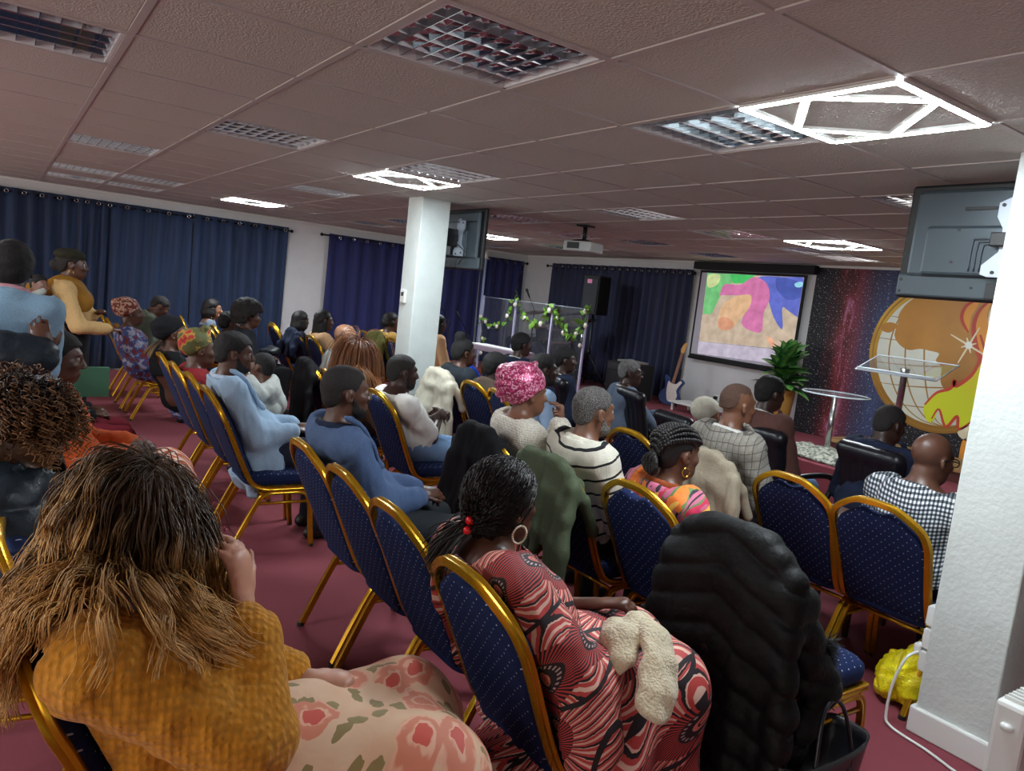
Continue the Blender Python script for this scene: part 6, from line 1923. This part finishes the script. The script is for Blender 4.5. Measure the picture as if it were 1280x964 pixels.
for v in (-.62, -.3, .05, .36, .66):
    hw = .9*math.sqrt(1-v*v)
    stroke([(cx_+rx_*hw*u, cz_+rz_*.9*v+22*(1-u*u)) for u in np.linspace(-1, 1, 9)], 4, 'globe_parallel', G_IN, .014)
mural(sm([(290, 250), (330, 200), (400, 165), (560, 165), (700, 160), (720, 300), (650, 470), (600, 540), (540, 560), (490, 572), (468, 540), (472, 480), (448, 450), (462, 420), (420, 408), (380, 400), (330, 405), (290, 380), (270, 340), (285, 290)], 3), 6, 'continent', G_BR)
mural(sm([(210, 300), (250, 285), (285, 300), (250, 330), (215, 320)], 3), 6, 'continent', G_BR)
mural(sm([(395, 670), (405, 630), (450, 590), (510, 570), (535, 530), (540, 560), (600, 520), (650, 450), (700, 330), (720, 500), (690, 640), (620, 700), (550, 740), (540, 690), (505, 715), (490, 735), (462, 660), (440, 705), (415, 715)], 3), 7, 'flame', F_YG)
stroke([(400, 640), (450, 590), (510, 570), (530, 535), (535, 560), (600, 515), (635, 450), (628, 400)], 8, 'flame_outline', F_RD, .04)
stroke([(430, 700), (462, 660), (490, 735), (540, 690), (548, 745), (620, 700), (680, 640)], 8, 'flame_outline', F_RD, .03)
mural(sm([(560, 260), (580, 215), (640, 183), (620, 230), (600, 265), (588, 330), (570, 310)], 3), 8, 'flame_tongue', F_OR)
stroke([(588, 330), (560, 270), (580, 215), (640, 183)], 9, 'flame_outline', F_RD, .035)
mural(sm([(610, 300), (640, 230), (690, 190), (668, 260), (690, 360), (660, 450), (640, 440), (620, 380)], 3), 8, 'flame_tongue', F_OR)
stroke([(690, 190), (640, 230), (612, 300), (622, 390), (650, 455), (665, 430), (640, 340)], 9, 'flame_outline', F_RD, .045)
mural(sm([(700, 200), (672, 270), (690, 350), (740, 330), (745, 210)], 3), 8, 'flame_tongue', F_CR)
mural(sm([(540, 760), (600, 720), (640, 700), (650, 760), (590, 800)], 3), 8, 'flame_tongue', F_CR)
mural(sm([(545, 890), (560, 800), (585, 790), (580, 850), (640, 790), (620, 880), (560, 920)], 3), 8, 'flame_tongue', F_OR)
for k in range(4):
    an = k*math.pi/4+.55; L_ = 90 if k % 2 == 0 else 34
    stroke([(590-L_*math.cos(an), 385-L_*math.sin(an)), (590, 385), (590+L_*math.cos(an), 385+L_*math.sin(an))], 10, 'glint', F_CR, .02)
mural([(590+16*math.cos(2*math.pi*k/16), 385+16*math.sin(2*math.pi*k/16)) for k in range(16)][::-1], 11, 'glint', pm('mural_white', (250, 248, 240)))

# ------------------------------------------------------------------ stage furniture
M_ACR = NT('clear_acrylic'); M_ACR.bs(Base_Color=(.9, .95, 1, 1), Roughness=.03, Transmission_Weight=.95, IOR=1.15, Alpha=.28); M_ACR = M_ACR.mat
M_ACRE = plain('acrylic_edge', (196, 208, 214), .15)
M_CHR = plain('brushed_chrome', (196, 198, 200), .25, 1.0)
tb = empty('acrylic_table', (-4.25, 6.92, STAGE_Z), label='tall round clear table on a silver post', cat='table')
MB().lathe([(.001, .625), (.31, .625), (.32, .632), (.32, .640), (.31, .645), (.001, .645)], 40).build('table_top', M_ACR, tb, smooth=False)
MB().tube([(.318*math.cos(a_), .318*math.sin(a_), .635) for a_ in np.linspace(0, 2*math.pi, 48, endpoint=False)], .008, 6, closed=True).build('rim', M_ACRE, tb, smooth=True)
MB().cyl((0, 0, .015), (0, 0, .625), .028, 18).build('post', M_CHR, tb, smooth=True)
MB().lathe([(.17, 0), (.17, .012), (.03, .02), (.001, .02)], 32).build('base', M_ACR, tb)
le = empty('acrylic_lectern', (-3.62, 6.95, STAGE_Z), label='clear lectern with a sloping reading plate in front of the mural', cat='lectern')
Ml = Matrix.Translation((0, 0, 1.0)) @ Matrix.Rotation(math.radians(22), 4, 'X')
MB().bbox((-.38, -.2, -.008), (.38, .2, .008), .003, Ml).build('reading_plate', M_ACR, le)
MB().tube([tuple(Ml @ Vector(v)) for v in ((-.38, -.2, 0), (.38, -.2, 0), (.38, .2, 0), (-.38, .2, 0))], .007, 6, closed=True).build('plate_edge', M_ACRE, le, smooth=True)
MB().bbox((-.36, -.205, .008), (.36, -.195, .03), .002, Ml).build('book_stop', M_ACRE, le)
MB().tube([(0, 0, .02), (0, .0, .92), (0, 0, .985)], [.03, .03, .045], 16).build('post', M_CHR, le, smooth=True)
MB().bbox((-.25, -.2, 0), (.25, .2, .02), .004).build('base', M_ACR, le)
t = NT('pale_wood'); f = t.noise(3, 4, vec=t.comb(t.math('MULTIPLY', t.sep(t.obj())[0], 1.0), t.math('MULTIPLY', t.sep(t.obj())[1], 14.), t.sep(t.obj())[2])); t.bs(Base_Color=t.ramp(f, [(.3, srgb(150, 112, 66)), (.7, srgb(186, 148, 96))]), Roughness=.5)
M_WOOD = t.mat
wp = empty('wooden_platform', (-3.5, 7.62, STAGE_Z), label='pale wooden platform against the mural', cat='platform')
for k in range(6): MB().bbox((-1.0, -.36+k*.12+.002, .10), (1.0, -.36+(k+1)*.12-.002, .135), .004).build('plank', M_WOOD, wp)
MB().box((-.98, -.34, 0), (.98, .34, .10)).build('frame', plain('dark_platform_frame', (86, 40, 34), .6), wp)
# fluffy rug
S = Sdf(); lr = np.random.RandomState(6)
S.ell((0, 0, .02), (.62, .34, .045), None, .02)
for k in range(60): S.ell((lr.uniform(-.5, .5), lr.uniform(-.25, .25), .05), (lr.uniform(.04, .08), lr.uniform(.04, .08), .04), None, .02)
t = NT('shaggy_grey_rug'); f = t.noise(30, 4); t.bs(Base_Color=t.ramp(f, [(.35, srgb(92, 100, 92)), (.6, srgb(206, 204, 186))]), Roughness=.95).bump(t.noise(80, 3), 1.0, .02)
V, F = S.mesh(.016); V[:, 2] = np.maximum(V[:, 2], .002); V = displaced(V, F, .01, 60, 2)
mesh_obj('shaggy_rug', V, F, t.mat, None, loc=(-4.0, 6.78, STAGE_Z), label='shaggy grey and cream rug at the foot of the clear table', cat='rug')
# plant
pp = empty('potted_plant', (-5.36, 7.62, STAGE_Z), label='leafy green dumb cane in a tall gold pot beside the screen', cat='plant')
MB().lathe([(.001, 0), (.10, 0), (.105, .02), (.15, .50), (.155, .51), (.145, .515), (.138, .46), (.001, .46)], 32).build('pot', plain('gold_pot', (196, 152, 76), .35, .35), pp, smooth=True)
MB().lathe([(.001, .455), (.137, .462), (.001, .47)], 20).build('soil', plain('dark_soil', (36, 26, 20), .95), pp)
t = NT('dumb_cane_leaf'); pq = t.sep(t.obj()); f = t.math('ABSOLUTE', pq[0]); t.bs(Base_Color=t.ramp(t.math('ADD', t.math('MULTIPLY', f, 9.), t.math('MULTIPLY', t.noise(30, 2), .45)), [(.25, srgb(126, 172, 92)), (.55, srgb(50, 116, 50)), (.85, srgb(28, 78, 36))]), Roughness=.35)
M_LEAF = t.mat
lm = []
for wv in (.078, .09, .066):
    V = []; F = []; nn = 9
    for i in range(nn):
        s = i/(nn-1); w_ = wv*math.sin(math.pi*(s**.8))**.75; bz = -.35*s*s*.32; y_ = .32*s
        V += [(-w_, y_, bz+w_*.35), (0, y_, bz), (w_, y_, bz+w_*.35)]
    for i in range(nn-1):
        for k in range(2): F.append((i*3+k, i*3+k+1, (i+1)*3+k+1, (i+1)*3+k))
    me = mesh_obj('leaf', V, F, M_LEAF, pp); lm.append(me)
lr = random.Random(5); first = {0: True, 1: True, 2: True}
for k in range(64):
    v = k % 3
    if first[v]: o = lm[v]; first[v] = False
    else: o = lm[v].copy(); COL.objects.link(o)
    lev = k/63; az = k*2.399; el = math.radians(14+62*lev+lr.uniform(-12, 12)); hgt = .52+.36*lev
    o.location = (.03*math.cos(az), .03*math.sin(az), hgt); o.rotation_euler = (el, lr.uniform(-.3, .3), az); s = lr.uniform(.75, 1.1)*(1.05-.25*lev); o.scale = (s*1.3, s, s)
for k in range(5):
    a_ = k*1.25; MB().tube(crom([(.03*math.cos(a_), .03*math.sin(a_), .45), (.05*math.cos(a_), .05*math.sin(a_), .65), (.06*math.cos(a_), .06*math.sin(a_), .9)], 3), .010, 6).build('stem', plain('green_stem', (96, 130, 70), .5), pp, smooth=True)
# wall socket under the screen with black plug
ws = empty('wall_socket', (-6.62, YF, .56), label='white double wall socket with a black plug under the screen', cat='socket')
MB().bbox((-.075, -.012, -.043), (.075, 0, .043), .004).build('plate', M_TRIM, ws)
MB().bbox((-.065, -.05, -.02), (-.02, -.01, .025), .006).build('plug', M_BLACK, ws)
# white side table
wt = empty('white_table', (-6.52, 7.45, STAGE_Z), label='small white table beside the guitar', cat='table')
MB().bbox((-.26, -.2, .10), (.26, .2, .125), .005).build('table_top', M_TRIM, wt)
for sx in (-1, 1):
    for sy in (-1, 1): MB().cyl((sx*.22, sy*.16, 0), (sx*.22, sy*.16, .10), .015, 10).build('leg', M_TRIM, wt)
# guitar on a stand
gt = empty('electric_guitar', (-7.10, 7.58, STAGE_Z+.025), math.radians(20), label='blue electric guitar with a cream pickguard leaning on its stand', cat='guitar')
Mg = Matrix.Scale(.9, 4) @ Matrix.Rotation(math.radians(-12), 4, 'X') @ Matrix.Rotation(math.radians(5), 4, 'Y')
def gp(m, pts, y0, y1): return m.prism(pts, y0, y1, lambda u, v, q: tuple(Mg @ Vector((u, q, v))))
body = sm([(0, -.02), (.12, .0), (.165, .08), (.15, .17), (.115, .22), (.13, .29), (.165, .36), (.12, .40), (.07, .345), (.03, .33), (-.03, .33), (-.075, .36), (-.13, .42), (-.165, .40), (-.13, .30), (-.11, .22), (-.15, .16), (-.17, .08), (-.12, .0)], 4)
gp(MB(), body, -.02, .022).build('guitar_body', plain('guitar_blue', (26, 58, 116), .25), gt)
gp(MB(), sm([(.0, .03), (.10, .06), (.12, .14), (.085, .21), (.10, .28), (.135, .355), (.10, .37), (.05, .31), (-.03, .31), (-.08, .33), (-.075, .22), (-.05, .12)], 4), -.026, -.021).build('pickguard', plain('cream_pickguard', (232, 218, 208), .35), gt)
gp(MB(), [(-.024, .31), (.024, .31), (.02, .80), (-.02, .80)], -.036, -.018).build('neck', plain('rosewood_neck', (142, 96, 72), .45), gt)
gp(MB(), sm([(-.02, .79), (.02, .79), (.03, .83), (.025, .90), (.045, .945), (.02, .965), (-.012, .94), (-.035, .86)], 3), -.032, -.016).build('headstock', plain('maple_headstock', (214, 158, 84), .4), gt)
for k in range(6): gp(MB(), [(-.05+k*.008, .84+k*.018), (-.03+k*.008, .84+k*.018), (-.03+k*.008, .85+k*.018), (-.05+k*.008, .85+k*.018)], -.028, -.018).build('tuner', M_CHR, gt)
for k in range(3): gp(MB(), [(-.04, .12+k*.06), (.04, .12+k*.06+.008), (.04, .135+k*.06+.008), (-.04, .135+k*.06)], -.031, -.026).build('pickup', M_TRIM, gt)
gs = empty('guitar_stand', (-7.08, 7.66, STAGE_Z), label='black tubular stand under the blue guitar', cat='stand')
for dx, dy in ((-.16, -.10), (.16, -.10), (0, .18)): MB().tube([(dx, dy, .01), (0, .06, .22), (0, .08, .5)], .010, 8).build('leg', M_BLACK, gs, smooth=True)
# amplifier / keyboard cabinet with papers
am = empty('amplifier', (-7.62, 7.3, STAGE_Z), math.radians(10), label='black amplifier cabinet behind the older man in the grey suit', cat='amplifier')
MB().bbox((-.28, -.18, 0), (.28, .18, .50), .012).build('cabinet', M_BLACKM, am)
MB().bbox((-.24, -.186, .04), (.24, -.18, .36), .004).build('grille', plain('speaker_grille_cloth', (34, 34, 38), .9, bump=(300, .6)), am)
MB().bbox((-.26, -.188, .39), (.26, -.18, .47), .004).build('control_panel', plain('amp_panel', (60, 60, 64), .4, .4), am)
MB().bbox((-7.8, 7.2, STAGE_Z+.502), (-7.42, 7.44, STAGE_Z+.53), .004).build('music_folder', plain('grey_folder', (150, 146, 140), .6), label='grey music folder lying on the black amplifier', cat='folder')
# loudspeaker on a tripod
sp = empty('speaker_stand', (-8.62, 7.35, STAGE_Z), label='black tripod speaker stand in front of the stage curtain', cat='stand')
MB().cyl((0, 0, .10), (0, 0, 1.10), .018, 12).build('pole', M_BLACK, sp, smooth=True)
MB().cyl((0, 0, .5), (0, 0, .58), .032, 12).build('collar', M_BLACK, sp, smooth=True)
for k in range(3):
    a_ = k*2*math.pi/3+.4; MB().tube([(.0, 0, .52), (.36*math.cos(a_), .36*math.sin(a_), .012)], .011, 8).build('leg', M_BLACK, sp, smooth=True); MB().tube([(0, 0, .22), (.2*math.cos(a_), .2*math.sin(a_), .24)], .007, 6).build('brace', M_BLACK, sp, smooth=True)
ls = empty('loudspeaker', (-8.62, 7.35, STAGE_Z+1.10), math.radians(16), label='black loudspeaker on the tripod stand', cat='speaker')
MB().bbox((-.15, -.16, 0), (.15, .16, .58), .02).build('cabinet', M_BLACKM, ls)
MB().bbox((-.13, -.168, .04), (.13, -.158, .54), .01).build('grille', plain('metal_grille', (30, 30, 36), .6, .3, bump=(400, .5)), ls)
MB().box((-.06, -.171, .46), (.02, -.168, .52)).build('badge', plain('pink_badge', (216, 120, 160), .5), ls)
# upright light pole against the curtain
lp = empty('light_pole', (-11.30, 7.02, 0), label='slim pale upright pole against the blue curtain', cat='pole')
MB().cyl((0, 0, 0), (0, 0, 2.28), .022, 14).build('tube', plain('pale_blue_tube', (176, 190, 222), .3), lp, smooth=True)
MB().cyl((0, 0, 2.22), (0, 0, 2.34), .034, 14).build('top_cap', M_TRIM, lp, smooth=True)
MB().cyl((0, 0, 0), (0, 0, .03), .12, 20).build('foot', M_TRIM, lp, smooth=True)

# ------------------------------------------------------------------ drum shield with garland, drums
YD = 6.55
post_x = [px_y(x, 400, YD)[0] for x in (602, 643, 690, 733)]
ds = empty('drum_shield', ((post_x[0]+post_x[3])/2, YD, STAGE_Z), label='clear acrylic drum shield of hinged panels with pale posts', cat='drum shield')
do = np.array(ds.location)
ZT = 1.56
M_POST = plain('pale_shield_post', (190, 186, 216), .3)
for k in range(3):
    MB().box((post_x[k]-do[0]+.012, -.003, .02), (post_x[k+1]-do[0]-.012, .003, ZT-STAGE_Z)).build('panel', M_ACR, ds)
    MB().tube([(post_x[k]-do[0], 0, ZT-STAGE_Z), (post_x[k+1]-do[0], 0, ZT-STAGE_Z)], .004, 6).build('panel_edge', M_ACRE, ds, smooth=True)
for k in range(4): MB().bbox((post_x[k]-do[0]-.016, -.014, 0), (post_x[k]-do[0]+.016, .014, ZT-STAGE_Z+.02), .004).build('post', M_POST, ds)
ga = empty('flower_garland', tuple(do), label='garland of white roses and green leaves draped on the drum shield', cat='garland')
gpx = [(600, 440), (603, 420), (601, 395), (609, 408), (621, 410), (633, 400), (640, 385), (646, 368), (651, 385), (656, 398), (667, 403), (676, 405), (684, 392), (690, 384), (697, 392), (699, 403), (706, 414), (713, 421), (721, 416), (728, 404), (733, 394), (736, 387), (731, 408), (725, 432)]
gw = [px_y(x, y, YD-.035)-do for x, y in gpx]
MB().tube(crom([tuple(p) for p in gw], 5), .006, 6).build('vine', plain('vine_green', (74, 96, 50), .7), ga, smooth=True)
M_GL = plain('garland_leaf', (112, 160, 52), .5, var=.25); M_ROSE = plain('white_rose', (236, 226, 214), .6, var=.05)
lf = mesh_obj('leaf', [(0, 0, 0), (-.028, 0, .035), (0, -.008, .08), (.028, 0, .035), (0, -.012, .035)], [(0, 4, 1), (1, 4, 2), (2, 4, 3), (3, 4, 0)], M_GL, ga)
gpts = crom([tuple(p) for p in gw], 5); lr = random.Random(3); used = False
for k in range(110):
    p = lr.choice(gpts)
    if not used: o = lf; used = True
    else: o = lf.copy(); COL.objects.link(o)
    o.location = (p[0]+lr.uniform(-.03, .03), p[1]+lr.uniform(-.02, .01), p[2]+lr.uniform(-.03, .03)); o.rotation_euler = (lr.uniform(-1, 1), lr.uniform(0, 6.28), lr.uniform(-1, 1)); s = lr.uniform(.9, 1.5); o.scale = (s, s, s)
S = Sdf(); S.ell((0, 0, 0), (.034, .030, .028), None, .01)
for k in range(6): S.ell((.024*math.cos(k*1.05), -.008, .024*math.sin(k*1.05)), (.018, .012, .018), None, .004)
V, F = S.mesh(.008)
ro = mesh_obj('rose', V, F, M_ROSE, ga); used = False
for x, y in [(601, 396), (607, 402), (611, 409), (621, 408), (634, 395), (644, 381), (656, 398), (676, 405), (687, 388), (697, 398), (704, 416), (720, 417), (732, 389), (732, 407), (603, 423), (601, 441), (725, 432)]:
    p = px_y(x, y, YD-.05)-do
    if not used: o = ro; used = True
    else: o = ro.copy(); COL.objects.link(o)
    o.location = tuple(p); s = lr.uniform(.8, 1.1); o.scale = (s, s, s)
# drum kit
dk = empty('drum_kit', (-9.45, 7.25, STAGE_Z), label='dark drum kit with brass cymbals behind the clear shield', cat='drum kit')
M_SHELL = plain('dark_drum_shell', (34, 30, 40), .25); M_SKIN = plain('drum_skin', (196, 192, 190), .5); M_BRASS = plain('brass_cymbal', (196, 150, 70), .25, 1)
def drum(c, r, hgt, axis='z'):
    M = Matrix.Translation(c) @ (Matrix.Rotation(math.radians(90), 4, 'X') if axis == 'y' else Matrix.Rotation(math.radians(12), 4, 'X'))
    d_ = MB().lathe([(r, 0), (r, hgt)], 28, M=M).build('drum_shell', M_SHELL, dk, smooth=False)
    MB().lathe([(.001, hgt), (r*.97, hgt+.003), (r*.97, hgt+.006), (.001, hgt+.006)], 28, M=M).build('drum_skin', M_SKIN, d_)
    MB().lathe([(r+.002, hgt-.02), (r+.012, hgt-.01), (r+.012, hgt+.008), (r-.004, hgt+.010)], 28, M=M).build('hoop', M_CHR, d_)
drum((0, .15, .28), .28, .42, 'y'); drum((-.35, -.1, .48), .18, .16); drum((-.16, .0, .62), .15, .2); drum((.18, .0, .62), .16, .2); drum((.5, -.1, .30), .2, .36)
for x, y, z in ((-.62, .05, 1.02), (.62, .1, 1.0), (-.30, .3, 1.1)):
    Mc = Matrix.Translation((x, y, z)) @ Matrix.Rotation(math.radians(14), 4, 'X')
    cy = MB().lathe([(.001, .022), (.035, .016), (.05, .004), (.21, -.012), (.212, -.014), (.05, .001), (.001, .012)], 32, M=Mc).build('cymbal', M_BRASS, dk, smooth=True)
    MB().cyl((x, y, .01), (x, y, z+.04), .010, 10).build('cymbal_stand', M_CHR, dk, smooth=True)
# microphones on boom stands
def mic(px1, px2, Y, lab):
    a_ = px_y(*px1, Y); b_ = px_y(*px2, Y)
    t = empty('microphone_stand', (b_[0], Y, STAGE_Z), label=lab, cat='microphone')
    o_ = np.array(t.location); p, q = a_-o_, b_-o_
    MB().tube([tuple(q), (q[0], 0, .02)], .009, 8).build('stand', M_BLACK, t, smooth=True)
    MB().tube([tuple(q), tuple(p)], .006, 8).build('boom', M_BLACK, t, smooth=True)
    d_ = nrm(p-q); MB().tube([tuple(p), tuple(p+d_*.12), tuple(p+d_*.13), tuple(p+d_*.17)], [.012, .016, .026, .018], 10).build('capsule', M_BLACK, t, smooth=True)
    MB().lathe([(.13, 0), (.13, .015), (.02, .03), (.001, .03)], 20, c=(q[0], 0, 0)).build('base', M_BLACK, t)
mic((648, 352), (640, 378), 6.9, 'microphone on a boom rising above the clear drum shield'); mic((662, 372), (668, 388), 6.9, 'microphone hanging over the drums by the white corner')
mic((575, 397), (590, 430), 6.2, 'microphone on a boom beside the woman with the bun'); mic((552, 385), (562, 405), 6.2, 'microphone on a stand beside the square pillar')
# music keyboard by the pillar
kb = empty('keyboard', (-8.55, 5.7, 0), math.radians(5), label='pale keyboard on a stand beyond the square pillar', cat='keyboard')
MB().bbox((-.55, -.16, .82), (.55, .16, .90), .012).build('case', plain('pale_keyboard', (176, 160, 178), .4), kb)
for k in range(21): MB().bbox((-.5+k*.0476, -.15, .898), (-.5+k*.0476+.044, .0, .908), .002).build('key', M_TRIM, kb)
for sx in (-1, 1): MB().tube([(sx*.4, -.25, .02), (-sx*.1+sx*.1, .0, .45), (sx*.4, .2, .82)], .014, 8).build('stand_leg', M_BLACK, kb, smooth=True)
for c in CH: chair(*c)
# every seated person has a chair under them
WHO = {'curly': 'woman with tight brown curls', 'orange': 'woman in the burnt orange jacket', 'burgundy': 'person in burgundy trousers', 'bald': 'bald man in grey-green', 'auburn': 'woman with auburn hair',
       'dark375': 'woman with the dark bob', 'afro': 'person with the round afro', 'olive': 'man in the olive jacket', 'child280': 'child with hair in puffs', 'peach': 'person in peach by the square pillar',
       'bun': 'woman with braids in a bun', 'scarf': 'person with the brown scarf', 'shirtblue': 'bearded man in pale blue', 'd652': 'man in the dark blazer', 'curtainw': 'woman with drop earrings'}
taken_ = [(c.location.x, c.location.y) for c in bpy.data.objects if c.get('category') == 'chair']
for k_, w_ in WHO.items():
    t_ = people[k_].t; x_, y_ = t_.location.x, t_.location.y
    if min(math.hypot(x_-a_, y_-b_) for a_, b_ in taken_) < .34: continue
    r_ = t_.rotation_euler.z
    chair(x_+.345*math.sin(r_), y_-.345*math.cos(r_), r_, 'gold-framed chair the %s sits on' % w_)
    taken_.append((x_, y_)); print('chair added for', k_, round(x_, 2), round(y_, 2))
t_ = people['hat'].t; office_chair(t_.location.x, t_.location.y, -10, 'black padded office chair of the person in the pale hat', .86, False)
